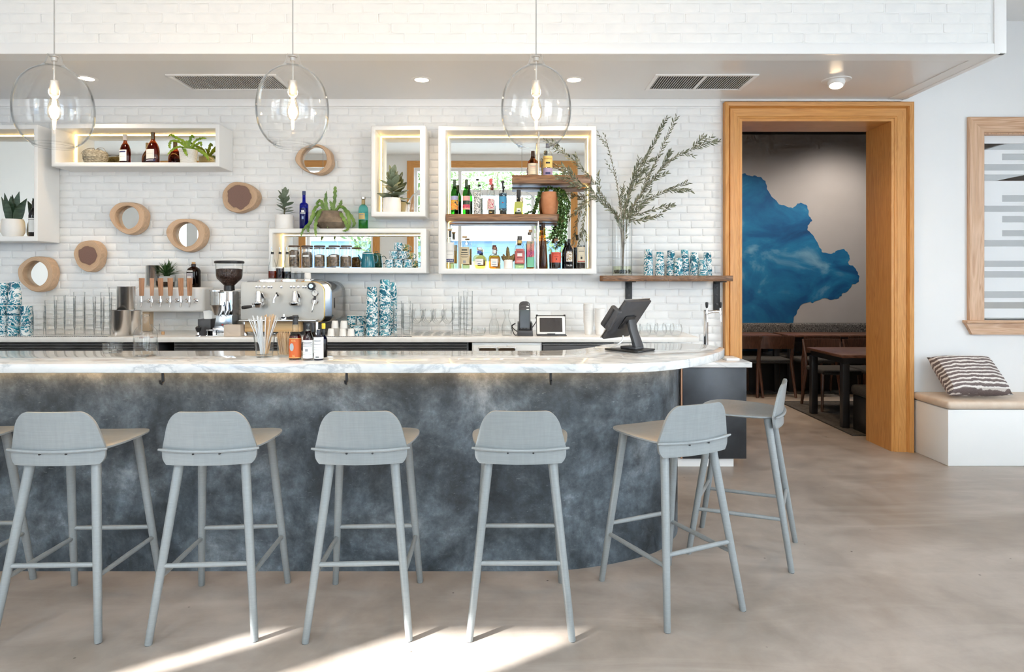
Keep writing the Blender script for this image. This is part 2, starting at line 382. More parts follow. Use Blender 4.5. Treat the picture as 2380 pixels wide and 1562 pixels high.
box_part('head_jamb', oak_x, door, (DX0+0.022, DX1-0.022, WALL_Y-0.018, WB+0.03, DZ-0.022, DZ), smooth=False)

# ---- the interior window with frosted bands
win = thing('window_1', 'pale oak framed interior window with frosted bands', 'window', kind='structure')
WCAS = [(0.0, 0.0), (0.0, 0.024), (0.006, 0.028), (0.122, 0.028), (0.13, 0.022), (0.13, 0.0)]
casing('side_casing', ash, win, lambda u: (WX0-u, WZ0), lambda u: (WX0-u, WZ1+u), WCAS, WALL_Y)
casing('side_casing', ash, win, lambda u: (WX1+u, WZ0), lambda u: (WX1+u, WZ1+u), WCAS, WALL_Y)
casing('head_casing', ash_x, win, lambda u: (WX0-u, WZ1+u), lambda u: (WX1+u, WZ1+u), WCAS, WALL_Y)
box_part('window_stool', ash_x, win, (WX0-0.17, WX1+0.17, WALL_Y-0.065, WALL_Y, WZ0-0.018, WZ0+0.004), bevel=0.004)
az0 = PZ(777, WALL_Y)
MB().prism([(WX0-0.16, WZ0-0.018), (WX0-0.105, az0), (WX1+0.105, az0), (WX1+0.16, WZ0-0.018)], WALL_Y-0.034, WALL_Y, lambda x, z, y: (x, y, z)).build('apron', ash_x, win, smooth=False, recalc=True)
for d in ((WX0-0.001, WX0+0.012, WALL_Y, WALL_Y+0.20, WZ0, WZ1), (WX1-0.012, WX1, WALL_Y, WALL_Y+0.20, WZ0, WZ1), (WX0, WX1, WALL_Y, WALL_Y+0.20, WZ1-0.012, WZ1)):
    box_part('jamb', ash, win, d, smooth=False)
GY = WALL_Y + 0.055
box_part('glass_pane', pane_m, win, (WX0+0.012, WX1-0.012, GY, GY+0.006, WZ0, WZ1-0.012), smooth=False)
frost = pm('frosted_film', (0.86, 0.88, 0.90), 0.6)
YS = WALL_Y/F
def fy(c): return PZ(220 + c*600/1562.0, GY)    # crop row to height
clearbands = [(296, 335, 0), (358, 397, 1), (421, 460, 0), (484, 522, 0), (609, 648, 1), (672, 710, 0), (735, 773, 1), (820, 857, 1), (880, 919, 0), (1005, 1043, 0), (1068, 1107, 0), (1190, 1230, 0), (1255, 1294, 0)]
edges = [228] + [e for a, b, k in clearbands for e in (a, b)] + [1350]
for i in range(0, len(edges), 2):
    box_part('film_band', frost, win, (WX0+0.012, WX1-0.012, GY-0.0015, GY-0.0003, fy(edges[i+1]), fy(edges[i])), smooth=False)
for a, b, k in clearbands:
    if k: box_part('film_band', frost, win, (WX0+0.012, PX(2329, GY), GY-0.0015, GY-0.0003, fy(b), fy(a)), smooth=False)

# ---- the window wall behind the camera (seen in the mirrors), with daylight coming through
WINS = [(-6.12, -4.45), (-3.62, -2.44), (-1.72, 1.03), (1.75, 4.6)]
HZ = 3.40; SILLZ = 0.45
wf = MB(); xs = -7.2
for a, b in WINS:
    wf.box(xs, a, FRONT_Y-0.2, FRONT_Y, 0, CEIL_Z); wf.box(a, b, FRONT_Y-0.2, FRONT_Y, 0, SILLZ); wf.box(a, b, FRONT_Y-0.2, FRONT_Y, HZ, CEIL_Z); xs = b
wf.box(xs, 6.3, FRONT_Y-0.2, FRONT_Y, 0, CEIL_Z)
struct('wall_front', wf, wall_plain, 'white window wall on the street side', smooth=False)
FC = [(0.0, 0.0), (0.0, 0.02), (0.115, 0.026), (0.12, 0.02), (0.12, 0.0)]
for i, (a, b) in enumerate(WINS):
    w = thing('window_%d' % (i+2), 'tall oak cased street window with white sashes', 'window', kind='structure')
    def fcas(P0, P1, mat, nm): 
        n = len(FC); vs = []
        for P in (P0, P1):
            for u, h in FC: x, z = P(u); vs.append((x, FRONT_Y+h, z))
        MB().add(vs, [(j, j+1, n+j+1, n+j) for j in range(n-1)] + [tuple(range(n)), tuple(reversed(range(n, 2*n)))]).build(nm, mat, w, smooth=False, recalc=True)
    fcas(lambda u: (a-u, SILLZ), lambda u: (a-u, HZ+u*0.98), oak, 'side_casing'); fcas(lambda u: (b+u, SILLZ), lambda u: (b+u, HZ+u*0.98), oak, 'side_casing'); fcas(lambda u: (a-u, HZ+u*0.98), lambda u: (b+u, HZ+u*0.98), oak_x, 'head_casing')
    box_part('sill', oak_x, w, (a-0.14, b+0.14, FRONT_Y-0.02, FRONT_Y+0.08, SILLZ-0.03, SILLZ), smooth=False)
    fy0, fy1 = FRONT_Y-0.13, FRONT_Y-0.07
    if i == 0: mul = []; box_part('pier', wall_plain, w, (-5.69, -5.50, FRONT_Y-0.2, FRONT_Y, SILLZ, HZ), smooth=False)
    elif i == 1: mul = []
    else: mul = [a + (b-a)*0.29, a + (b-a)*0.76]
    fw = 0.05
    fr = MB().box(a, a+fw, fy0, fy1, SILLZ, HZ).box(b-fw, b, fy0, fy1, SILLZ, HZ).box(a+fw, b-fw, fy0, fy1, SILLZ, SILLZ+fw).box(a+fw, b-fw, fy0, fy1, HZ-fw, HZ)
    if i: fr.box(a+fw, b-fw, fy0-0.01, fy1+0.01, 2.92, 3.02)
    for q in mul: fr.box(q-0.03, q+0.03, fy0, fy1, SILLZ+fw, HZ-fw)
    fr.build('sash', white_trim, w, smooth=False)
    box_part('glass_pane', pane_m, w, (a+fw, b-fw, FRONT_Y-0.103, FRONT_Y-0.098, SILLZ+fw, HZ-fw), smooth=False)
    ld = bpy.data.lights.new('daylight_portal', 'AREA'); lo = bpy.data.objects.new('daylight_portal', ld); C.objects.link(lo)
    ld.shape = 'RECTANGLE'; ld.size = b-a; ld.size_y = HZ-SILLZ; ld.cycles.is_portal = True
    lo.location = ((a+b)/2, FRONT_Y-0.22, (HZ+SILLZ)/2); lo.rotation_euler = (R(90), 0, 0); lo.parent = w

w = thing('window_6', 'wide oak cased window in the right side wall', 'window', kind='structure')
box_part('side_casing', oak, w, (6.07, 6.10, RW[0]-0.12, RW[0], RW[2], RW[3]+0.12), smooth=False); box_part('side_casing', oak, w, (6.07, 6.10, RW[1], RW[1]+0.12, RW[2], RW[3]+0.12), smooth=False)
box_part('head_casing', oak_x, w, (6.07, 6.10, RW[0], RW[1], RW[3], RW[3]+0.12), smooth=False); box_part('sill', oak_x, w, (6.02, 6.12, RW[0]-0.14, RW[1]+0.14, RW[2]-0.03, RW[2]), smooth=False)
fr = MB()
for q in (RW[0]+0.03, RW[0]+1.05, RW[1]-0.03): fr.box(6.17, 6.23, q-0.03, q+0.03, RW[2], RW[3])
for a, b in ((RW[2], RW[2]+0.05), (RW[3]-0.05, RW[3]), (2.62, 2.70)): fr.box(6.175, 6.225, RW[0], RW[1], a, b)
fr.build('sash', white_trim, w, smooth=False)
box_part('glass_pane', pane_m, w, (6.198, 6.203, RW[0], RW[1], RW[2], RW[3]), smooth=False)
ld = bpy.data.lights.new('daylight_portal', 'AREA'); lo = bpy.data.objects.new('daylight_portal', ld); C.objects.link(lo)
ld.shape = 'RECTANGLE'; ld.size = RW[1]-RW[0]; ld.size_y = RW[3]-RW[2]; ld.cycles.is_portal = True
lo.location = (6.32, (RW[0]+RW[1])/2, (RW[2]+RW[3])/2); lo.rotation_euler = (R(90), 0, R(90)); lo.parent = w
# ---- outside: pavement, a low blue clapboard house and trees (visible in the mirrors)
pav = noisy('pavement', (0.42, 0.42, 0.41), (0.52, 0.51, 0.50), 3, 0.8)
struct('ground', MB().box(-40, 40, -40, FRONT_Y-0.21, -0.3, -0.12).box(6.31, 40, FRONT_Y-0.21, 30, -0.3, -0.12), pav, 'pale pavement outside the street windows', smooth=False)
blue_m = pm('blue_clapboard', (0.18, 0.34, 0.56), 0.6)
hs = thing('house', 'low blue clapboard house with white eaves across the street', 'house', (0, -9.0, -0.12))
box_part('wall', blue_m, hs, (-9, 5, -4, 0, 0, 2.75), smooth=False)
bmesh_board = None
for k in range(14):
    z = 0.1 + k*0.19
    if bmesh_board is None:
        bo = MB().prism([(0, 0), (0.028, 0), (0.008, 0.2), (0, 0.2)], -9, 5, lambda y, z, x: (x, y, z)).build('clapboard', blue_m, hs, smooth=False, recalc=True); bmesh_board = bo.data
    else: bo = link('clapboard', bmesh_board, hs)
    bo.location = (0, 0, z)
box_part('fascia', white_trim, hs, (-9.3, 5.3, 0.1, 0.35, 2.72, 2.98), smooth=False)
MB().prism([(0.4, 2.98), (0.4, 3.05), (-2.0, 4.4), (-4.4, 3.05), (-4.4, 2.98)], -9.3, 5.3, lambda y, z, x: (x, y, z)).build('roof', pm('pale_roof', (0.55, 0.55, 0.56), 0.7), hs, smooth=False, recalc=True)
box_part('shutter_window', white_trim, hs, (-1.3, -0.5, 0.03, 0.07, 1.0, 2.1), smooth=False)
leaf_m = noisy('tree_leaves', (0.05, 0.12, 0.03), (0.20, 0.30, 0.10), 3, 0.6)
bark = noisy('bark', (0.10, 0.075, 0.055), (0.22, 0.18, 0.14), 12, 0.9, bstr=0.5, bd=0.02)
def street_tree(x, y, h, r, n, label, seed):
    rnd = random.Random(seed); t = thing('street_tree', label, 'tree', (x, y, -0.12), group='trees across the street')
    tr = MB().tube([(0,0,0), (0.05,0,h*0.3), (-0.05,0.05,h*0.6), (0,0,h*0.9)], [0.17, 0.14, 0.10, 0.03], 8)
    for k in range(6):
        a = rnd.uniform(0, 2*PI); z = h*rnd.uniform(0.4, 0.75); tr.tube([(0,0,z), (r*0.4*math.cos(a), r*0.4*math.sin(a), z+0.5), (r*0.8*math.cos(a), r*0.8*math.sin(a), z+0.8)], [0.06, 0.04, 0.015], 6)
    tr.build('trunk', bark, t)
    lf = MB()
    for k in range(n):
        while True:
            p = Vector((rnd.uniform(-1,1), rnd.uniform(-1,1), rnd.uniform(-1,1)))
            if 0.25 < p.length < 1: break
        c = Vector((p.x*r, p.y*r, h*0.72 + p.z*h*0.34)); s = rnd.uniform(0.07, 0.13)
        d = Vector((rnd.uniform(-1,1), rnd.uniform(-1,1), rnd.uniform(-1,0.6))).normalized(); e = d.orthogonal().normalized()
        lf.add([c, c+d*s+e*s*0.35, c+d*2*s, c+d*s-e*s*0.35], [(0,1,2,3)])
    lf.build('foliage', leaf_m, t, smooth=False)['kind'] = 'stuff'
street_tree(-3.1, -6.3, 5.2, 1.7, 3500, 'leafy street tree beyond the left street window', 1)
street_tree(-0.6, -16.5, 7.0, 2.4, 3500, 'tall leafy tree behind the blue house', 2)
blocker = thing('sun_blocker', 'unseen tall building added far left to shade one street window', 'building', (-29.0, -24.0, -0.12))  # added out of view to block the sun through one street window
box_part('wall', pm('sun_blocker_paint', (0.55, 0.53, 0.50), 0.8), blocker, (-4.6, 6.0, -4.0, 4.0, 0, 27.0), smooth=False)
box_part('blocker_cap', white_trim, blocker, (-4.7, 6.1, -4.1, 4.1, 27.0, 27.5), smooth=False)
street_tree(1.9, -5.6, 5.0, 1.5, 3000, 'leafy street tree close to the wide street window', 3)

def smooth_poly(ctrl, n=14):
    """Catmull-Rom through open control points"""
    out = []; p = [ctrl[0]] + ctrl + [ctrl[-1]]
    for i in range(1, len(p)-2):
        for k in range(n):
            t = k/n; a, b, c, d = (Vector(q) for q in p[i-1:i+3])
            out.append(tuple(0.5*((2*b) + (-a+c)*t + (2*a-5*b+4*c-d)*t*t + (-a+3*b-3*c+d)*t**3)))
    out.append(ctrl[-1]); return out
# ================================================================ DINING ROOM THROUGH THE DOORWAY
DY = 8.90
grey_wall = noisy('warm_grey_wall', (0.46, 0.42, 0.39), (0.52, 0.48, 0.45), 1.0, 0.7)
black_ceil = pm('black_ceiling', (0.02, 0.019, 0.018), 0.7)
wd = struct('wall_dining', MB().box(0.2, 6.3, DY, DY+0.15, 0, 3.45), grey_wall, 'warm grey far wall of the dining room with blue cloud mural', smooth=False)
struct('wall_dining_left', MB().box(0.2, 0.35, WB, DY, 0, 3.45), grey_wall, 'left wall of the dining room', smooth=False)
struct('wall_dining_right', MB().box(6.15, 6.3, WB, DY, 0, 3.45), grey_wall, 'right wall of the dining room', smooth=False)
struct('ceiling_dining', MB().box(0.2, 6.3, WB-0.001, DY+0.15, 3.44, 3.55), black_ceil, 'black ceiling of the dining room', smooth=False)
def mural():
    m, t, b = newmat('mural_paint'); v = coords(t)
    a = noise(t, coords(t, (1, 1, 1.4)), 1.5, 6, 0.55, 0.6); c = noise(t, v, 4.5, 5, 0.6, 0.4)
    col = ramp(t, a, [(0.30, (0.003, 0.045, 0.150)), (0.47, (0.003, 0.105, 0.270)), (0.59, (0.010, 0.190, 0.380)), (0.74, (0.22, 0.44, 0.58))])
    col = mix(t, col, ramp(t, c, [(0.3, (0.72, 0.78, 0.85)), (0.7, (1.25, 1.2, 1.15))]), 0.6, 'MULTIPLY')
    t.links.new(col, b.inputs['Base Color']); b.inputs['Roughness'].default_value = 0.65; return m
pts = [(75,95),(130,98),(180,120),(225,118),(290,140),(330,190),(355,270),(440,375),(530,410),(580,425),(610,410),(635,380),(690,385),(725,420),(745,500),(765,545),(735,590),(730,640),(785,690),(840,800),(880,850),(960,860),(1000,840),(1060,818),(1110,850),(1128,900),(1115,955),(1160,980),(1200,1030),(1217,1080),(1205,1140),(1150,1160),(1110,1220),(1060,1245),(1030,1280),(970,1300),(870,1290),(780,1330),(740,1322),(660,1360),(620,1430),(590,1520),(600,1700),(560,1990),(300,2060)]
poly = [(PX(1700+x/4.112, DY), PZ(380+y/4.112, DY)) for x, y in pts]
poly = [tuple(p) for p in smooth_poly(poly, 5)]
poly = [(x+0.006*math.sin(i*1.7)+0.004*math.sin(i*0.61), z+0.006*math.cos(i*1.3)) for i, (x, z) in enumerate(poly)]
poly += [(1.2, 0.15), (0.9, 1.0), (1.1, 2.2), (1.9, 2.75), (PX(1690, DY), PZ(400, DY))]
MB().prism(list(reversed(poly)), DY-0.003, DY, lambda x, z, y: (x, y, z)).build('mural', mural(), wd, smooth=False, recalc=True)
tweed = noisy('tweed_fabric', (0.025, 0.023, 0.022), (0.34, 0.315, 0.29), 85, 0.9, vs=(2.2, 1, 0.5), lo=0.44, hi=0.68)
dark_wood = wood('dark_walnut_chair', (0.075, 0.030, 0.016), (0.15, 0.065, 0.036), (0.055, 0.022, 0.012), 'Z', 1.3, 0.35)
dark_wood_x = wood('dark_walnut_table', (0.11, 0.045, 0.026), (0.22, 0.10, 0.06), (0.09, 0.036, 0.02), 'X', 1.3, 0.3)
dark_fab = noisy('charcoal_upholstery', (0.030, 0.030, 0.031), (0.060, 0.058, 0.056), 120, 0.9)
bq = thing('banquette', 'long black and grey tweed banquette below the blue mural', 'banquette', (0, 0, 0))
for x0, x1 in ((1.30, PX(1838, DY-0.15)-0.004), (PX(1838, DY-0.15)+0.004, 5.9)):
    box_part('back_cushion', tweed, bq, (x0, x1, DY-0.16, DY-0.004, 0.60, 0.845), bevel=0.03, bseg=3)
    box_part('seat_cushion', dark_fab, bq, (x0, x1, DY-0.60, DY-0.16, 0.36, 0.47), bevel=0.03, bseg=3)
box_part('plinth', black_plastic, bq, (1.30, 5.9, DY-0.56, DY-0.02, 0, 0.36), smooth=False)
def dtable(name, label, x0, x1, y0, y1, z):
    t = thing(name, label, 'table', ((x0+x1)/2, (y0+y1)/2, 0)); w, d = (x1-x0)/2, (y1-y0)/2
    box_part('table_top', dark_wood_x, t, (-w, w, -d, d, z-0.028, z), bevel=0.004)
    box_part('apron', black_plastic, t, (-w+0.03, w-0.03, -d+0.03, d-0.03, z-0.085, z-0.028), smooth=False)
    for sx in (-1, 1):
        for sy in (-1, 1): box_part('leg', black_plastic, t, tuple(sorted((sx*(w-0.02), sx*(w-0.085))))+tuple(sorted((sy*(d-0.02), sy*(d-0.085))))+(0, z-0.085), bevel=0.004)
    return t
for i, (a, b) in enumerate(((2.35, 3.42), (3.50, 4.75))):
    dtable('dining_table', ('walnut table along the banquette, nearer the left doorway casing', 'walnut table along the banquette, behind the front dining table')[i], a, b, 8.18, 8.66, 0.735)
dtable('dining_table', 'dark walnut table just beyond the right side of the doorway', 3.17, 4.15, 6.20, 6.95, 0.715)
def dchair(label, x, y, rz, first=[None]):
    if first[0]:
        t = copy_tree(first[0]); t.location = (x, y, 0); t.rotation_euler = (0, 0, rz); t['label'] = label; return t
    t = thing('dining_chair', label, 'chair', (x, y, 0), rz, 'walnut dining chairs'); first[0] = t
    box_part('seat', dark_fab, t, (-0.21, 0.21, -0.20, 0.22, 0.41, 0.465), bevel=0.018, bseg=3)
    bk = MB()
    n = 8; vs = []
    for k in range(n+1):
        u = -1 + 2*k/n; yy = -0.235 + 0.03*(u*u-1)
        vs += [(u*0.205, yy, 0.60), (u*0.205, yy-0.02, 0.60), (u*0.205, yy-0.03, 0.755), (u*0.205, yy-0.012, 0.755)]
    fs = [(4*k+j, 4*k+(j+1) % 4, 4*k+4+(j+1) % 4, 4*k+4+j) for k in range(n) for j in range(4)] + [(0,1,2,3), (4*n+3,4*n+2,4*n+1,4*n)]
    bk.add(vs, fs).build('backrest', dark_wood, t, recalc=True)
    for sx in (-1, 1):
        MB().tube([(sx*0.235, -0.25, 0), (sx*0.205, -0.19, 0.42), (sx*0.205, -0.22, 0.58), (sx*0.21, -0.265, 0.755)], [0.016, 0.022, 0.019, 0.014], 8).build('leg', dark_wood, t)
        MB().tube([(sx*0.215, 0.20, 0), (sx*0.195, 0.18, 0.42)], [0.014, 0.020], 8).build('leg', dark_wood, t)
    return t
dchair('dining chair at the far left, half hidden by the left doorway casing', PX(1712, 8.1), 8.10, 0)
dchair('walnut dining chair fully seen from behind, left of the far table leg', PX(1786, 8.1), 8.10, 0)
dchair('second full dining chair from the left along the banquette tables', PX(1888, 8.1), 8.10, 0)
dchair('rightmost dining chair along the banquette tables', PX(1988, 8.1), 8.10, 0)
dchair('dining chair facing the front table, its low back above the tabletop', PX(1918, 7.35), 7.18, PI)
dchair('dining chair behind the front table, cut off by the right jamb', PX(2012, 7.35), 7.18, PI)
ob = thing('upholstered_bench', 'black box bench with charcoal cushion by the right door jamb', 'bench', (3.72, 6.02, 0))
box_part('base', black_plastic, ob, (-0.45, 0.6, -0.17, 0.17, 0, 0.34), bevel=0.005)
box_part('cushion', dark_fab, ob, (-0.47, 0.6, -0.19, 0.19, 0.342, 0.44), bevel=0.035, bseg=4)
rug_m = noisy('dark_rug', (0.045, 0.042, 0.040), (0.085, 0.08, 0.076), 40, 0.95)
tag(MB().box(0.4, 6.1, 8.13, DY-0.02, 0.0, 0.012).build('rug', rug_m, smooth=False), 'dark grey carpet strip under the banquette tables', 'rug')
tag(MB().box(3.14, 6.1, 5.95, 7.6, 0.0, 0.012).build('rug', rug_m, smooth=False), 'dark grey rug under the front dining table', 'rug')
def area_lamp(name, parent, loc, power, col, size=0.12, spot=None, rot=(0,0,0)):
    if spot:
        ld = bpy.data.lights.new(name, 'SPOT'); ld.spot_size = R(spot); ld.spot_blend = 1.0; ld.shadow_soft_size = size
    else:
        ld = bpy.data.lights.new(name, 'POINT'); ld.shadow_soft_size = size
    ld.energy = power; ld.color = col; lo = bpy.data.objects.new(name, ld); C.objects.link(lo); lo.location = loc; lo.rotation_euler = rot; lo.parent = parent
    return lo
warm = (1.0, 0.80, 0.58)
for i, (x, y, sl) in enumerate(((2.2, 7.9, 'left of the'), (3.3, 7.2, 'nearest the'), (4.4, 7.9, 'right of the'))):
    t = thing('track_spotlight', 'black ceiling spotlight %s dining room doorway axis' % sl , 'lamp', (x, y, 3.44), group='dining room spotlights')
    MB().tube([(0,0,0), (0,0,-0.05)], 0.015, 8).build('stem', black_plastic, t)
    MB().tube([(0,-0.03,-0.04), (0,0.06,-0.13)], [0.035, 0.045], 12).build('head', black_plastic, t)
    MB().lathe([(0, 0), (0.034, 0.0)], 12, at=(0, 0.0, 0)).build('lens', emit('spot_lens_%d' % i, (1, 0.85, 0.66), 12), t).location = (0, 0.065, -0.136)
    area_lamp('spot_light', t, (0, 0.09, -0.17), 27, (1.0, 0.92, 0.84), 0.15, 125, (R(27), 0, 0))

for x, y, lab in ((2.45, 6.75, 'recessed dining room light above the clear floor'), (3.0, 7.9, 'recessed dining room light above the chairs')):
    t = thing('dining_downlight', lab, 'light', (x, y, 3.44), group='dining room downlights')
    MB().lathe([(0.05, -0.003), (0.07, -0.003), (0.075, 0)], 24).build('trim_ring', black_plastic, t); MB().lathe([(0, -0.001), (0.05, -0.002)], 24).build('lens', emit('dining_lens_%d' % int(x*10), (1.0, 0.72, 0.42), 10), t)
    area_lamp('down_light', t, (0, 0, -0.04), 34, (1.0, 0.66, 0.36), 0.06, 70)
# ================================================================ BENCH BY THE WALL
BNX, BNY = 3.372, 4.99
cream = noisy('cream_leather', (0.66, 0.53, 0.42), (0.72, 0.60, 0.49), 12, 0.5)
bn = thing('built_in_bench', 'white built-in wall bench with a cream seat pad', 'bench', (BNX, BNY, 0))
box_part('base', wall_plain, bn, (0, 2.72, 0, WALL_Y-BNY-0.002, 0, 0.437), bevel=0.006)
box_part('seat_pad', cream, bn, (-0.012, 2.72, -0.018, WALL_Y-BNY-0.002, 0.440, 0.502), bevel=0.026, bseg=4)
def pillow():
    m, t, b = newmat('striped_wool'); v = coords(t, (1, 1, 1)); sep = nd(t, 'ShaderNodeSeparateXYZ'); t.links.new(v, sep.inputs[0])
    n = noise(t, coords(t, (1, 1, 1)), 9, 3); w = nd(t, 'ShaderNodeMath', operation='MULTIPLY_ADD'); w.inputs[1].default_value = 0.05; t.links.new(n, w.inputs[0]); t.links.new(sep.outputs[2], w.inputs[2])
    mu = nd(t, 'ShaderNodeMath', operation='MULTIPLY'); mu.inputs[1].default_value = 29.0; t.links.new(w.outputs[0], mu.inputs[0])
    fr = nd(t, 'ShaderNodeMath', operation='FRACT'); t.links.new(mu.outputs[0], fr.inputs[0])
    g = noise(t, v, 160, 2)
    c = ramp(t, fr.outputs[0], [(0.0, (0.16, 0.125, 0.125)), (0.5, (0.20, 0.16, 0.155)), (0.58, (0.78, 0.74, 0.71)), (0.92, (0.78, 0.74, 0.71)), (1.0, (0.16, 0.125, 0.125))])
    t.links.new(mix(t, c, ramp(t, g, [(0.3, (0.7,)*3), (0.7, (1.15,)*3)]), 0.7, 'MULTIPLY'), b.inputs['Base Color']); b.inputs['Roughness'].default_value = 0.9
    bump(t, b, g, 0.5, 0.003); return m
pv = []; NP = 16
for side in (1, -1):
    for i in range(NP+1):
        for j in range(NP+1):
            u, w = -1+2*i/NP, -1+2*j/NP
            pin = 1 - 0.07*(1-abs(w)**2.2)*abs(u)**6; pin2 = 1 - 0.07*(1-abs(u)**2.2)*abs(w)**6
            th = 0.085*max(0.0, (1-u**4)*(1-w**4))**0.45
            pv.append((u*0.255*pin, side*th, w*0.19*pin2 + 0.19))
nn = (NP+1)**2; pf = []
for s0 in (0, nn):
    for i in range(NP):
        for j in range(NP):
            a = s0 + i*(NP+1)+j; q = (a, a+1, a+NP+2, a+NP+1); pf.append(q if s0 else tuple(reversed(q)))
pl = MB().add(pv, pf).build('throw_pillow', pillow(), recalc=True)
bmp = bmesh.new(); bmp.from_mesh(pl.data); bmesh.ops.remove_doubles(bmp, verts=bmp.verts, dist=0.0004); bmesh.ops.recalc_face_normals(bmp, faces=bmp.faces); bmp.to_mesh(pl.data); bmp.free()
tag(pl, 'grey and white striped wool pillow lying back on the bench', 'pillow')
pl.location = (PX(2266, 5.15), 5.08, 0.535); pl.rotation_euler = (R(-46), 0, 0)

# ================================================================ BAR
top_curve = smooth_poly([(-0.4, 2.955), (0.05, 2.955), (0.40, 2.958), (0.62, 2.985), (0.80, 3.085), (0.955, 3.235), (1.085, 3.405), (1.17, 3.56), (1.195, 3.66), (1.175, 3.78), (1.12, 3.855), (1.02, 3.90), (0.85, 3.905), (0.70, 3.905), (0.56, 3.83), (0.44, 3.66), (0.30, 3.54), (0.10, 3.505), (-0.3, 3.50)], 8)
tp = [(-4.6, 2.955)] + top_curve + [(-4.6, 3.50)]
bt = tag(MB().prism(tp, BAR_Z-0.042, BAR_Z).build('marble_counter', marble_m, recalc=True, bevel=0.003, angle=50), 'curved white marble bar top with grey veins', 'bar top')
for px in (379, 806, 1280):
    y = 3.02; x = PX(px, y); h = thing('bag_hook', None, None); h.parent = bt; h.location = (x, y, BAR_Z-0.042)
    MB().box(-0.022, 0.022, -0.012, 0.03, -0.005, 0).box(-0.006, 0.006, -0.004, 0.004, -0.05, -0.004).build('plate', iron, h, bevel=0.001)
    MB().tube([(0,0,-0.048), (0,-0.012,-0.058), (0,-0.024,-0.052), (0,-0.028,-0.040)], 0.0055, 8).build('hook', iron, h)
front = smooth_poly([(-0.4, 3.20), (0.05, 3.20), (0.26, 3.212), (0.46, 3.265), (0.64, 3.345), (0.78, 3.44), (0.885, 3.575), (0.955, 3.72), (0.968, 3.88)], 8)
inner = [(x - 0.06, y + 0.10) for x, y in reversed(front[6:])]
fp = [(-4.6, 3.20)] + front + [(0.86, 3.88)] + [(x*0.86-0.03, min(y+0.12, 3.86)) for x, y in reversed(front[2:-6])] + [(-4.6, 3.34)]
tag(MB().prism(fp, 0, BAR_Z-0.042).build('curved_bar', bar_m, recalc=True, angle=50), 'curved bar front in mottled blue grey plaster', 'bar')
tag(MB().box(-4.6, PX(1120, 3.6), 3.52, 3.72, 0.86, 0.885).box(-4.6, PX(1120, 3.6), 3.52, 3.535, 0.82, 0.86).build('underbar_rail', steel, bevel=0.002), 'steel drip rail behind the bar top', 'rail')

lp = [(-4.5, 3.155, BAR_Z-0.048)] + [(x-0.0, y-0.045, BAR_Z-0.048) for x, y in front[4:-10]]
MB().tube(lp, 0.004, 6).build('led_strip', emit('under_bar_led', (1.0, 0.60, 0.25), 13.0), bt)
# back worktop, fridges, cabinet, low end cabinet
BKY = 4.785
tag(MB().box(-4.6, PX(1607, 5.0), BKY, WALL_Y-0.009, BACK_Z-0.038, BACK_Z).build('back_worktop', quartz_m, bevel=0.003), 'white quartz worktop along the brick wall', 'worktop')
grill_m = noisy('dark_louvre', (0.055, 0.054, 0.055), (0.085, 0.083, 0.083), 6, 0.45, metal=0.3)
def fridge(label, p0, p1, grp='under-counter fridges'):
    x0, x1 = PX(p0, BKY), PX(p1, BKY); t = thing('bar_fridge', label, 'fridge', ((x0+x1)/2, BKY+0.3, 0), group=grp); w = (x1-x0)/2
    box_part('cabinet', dark_plastic, t, (-w, w, -0.26, 0.30, 0.02, BACK_Z-0.042), bevel=0.004)
    for k in range(5): MB().prism([(0, 0), (-0.018, 0.003), (-0.018, 0.017), (0, 0.019)], -w+0.012, w-0.012, lambda y, z, x: (x, y, z)).build('louvre', grill_m, t, smooth=False, recalc=True).location = (0, -0.262, BACK_Z-0.062-0.021*k-0.005)
    for s in (-1, 1):
        d = box_part('fridge_door', dark_plastic, t, (min(0.003*s, s*(w-0.01)), max(0.003*s, s*(w-0.01)), -0.29, -0.262, 0.10, BACK_Z-0.175), bevel=0.003)
        MB().box(s*0.05-0.008, s*0.05+0.008, -0.32, -0.30, 0.45, 0.75).build('handle', steel, d, bevel=0.003)
fridge('dark fridge under the worktop below the stacked tumblers', -260, 362)
fridge('dark fridge below the espresso machine', 398, 592)
fridge('dark fridge under the worktop right of the espresso machine', 600, 1088)
cb = thing('under_counter_cabinet', 'white cabinet with two bail handles under the worktop', 'cabinet', (PX(1178, BKY), BKY+0.3, 0)); cw = (PX(1258, BKY)-PX(1095, BKY))/2
box_part('body', white_box, cb, (-cw, cw, -0.27, 0.30, 0.02, BACK_Z-0.042), bevel=0.003)
for s in (-1, 1):
    d = box_part('drawer', white_box, cb, (min(0, s*cw*0.97)+0.003, max(0, s*cw*0.97)-0.003, -0.292, -0.272, 0.66, BACK_Z-0.06), bevel=0.003)
hb = cb
for px in (1133, 1178):
    x = PX(px, BKY)-cb.location.x
    MB().tube([(x-0.06,-0.295,0.935), (x-0.06,-0.325,0.94), (x-0.05,-0.33,0.944), (x+0.05,-0.33,0.944), (x+0.06,-0.325,0.94), (x+0.06,-0.295,0.935)], 0.007, 8).build('bail_handle', nickel, cb)
    MB().box(x-0.062, x+0.062, -0.30, -0.293, 0.90, 0.946).build('handle_plate', pm('dark_bronze_%d' % px, (0.12, 0.075, 0.045), 0.4, 0.6), cb, bevel=0.002)
t = thing('bar_fridge', 'plain dark drawer front under the worktop behind the screen', 'fridge', (PX(1345, BKY), BKY+0.3, 0)); w = (PX(1430, BKY)-PX(1262, BKY))/2
box_part('cabinet', dark_plastic, t, (-w, w, -0.26, 0.30, 0.02, BACK_Z-0.042), bevel=0.003); box_part('drawer', dark_plastic, t, (-w+0.006, w-0.006, -0.285, -0.262, 0.70, BACK_Z-0.062), bevel=0.003); box_part('edge_strip', steel, t, (-w, w, -0.288, -0.262, BACK_Z-0.058, BACK_Z-0.050))
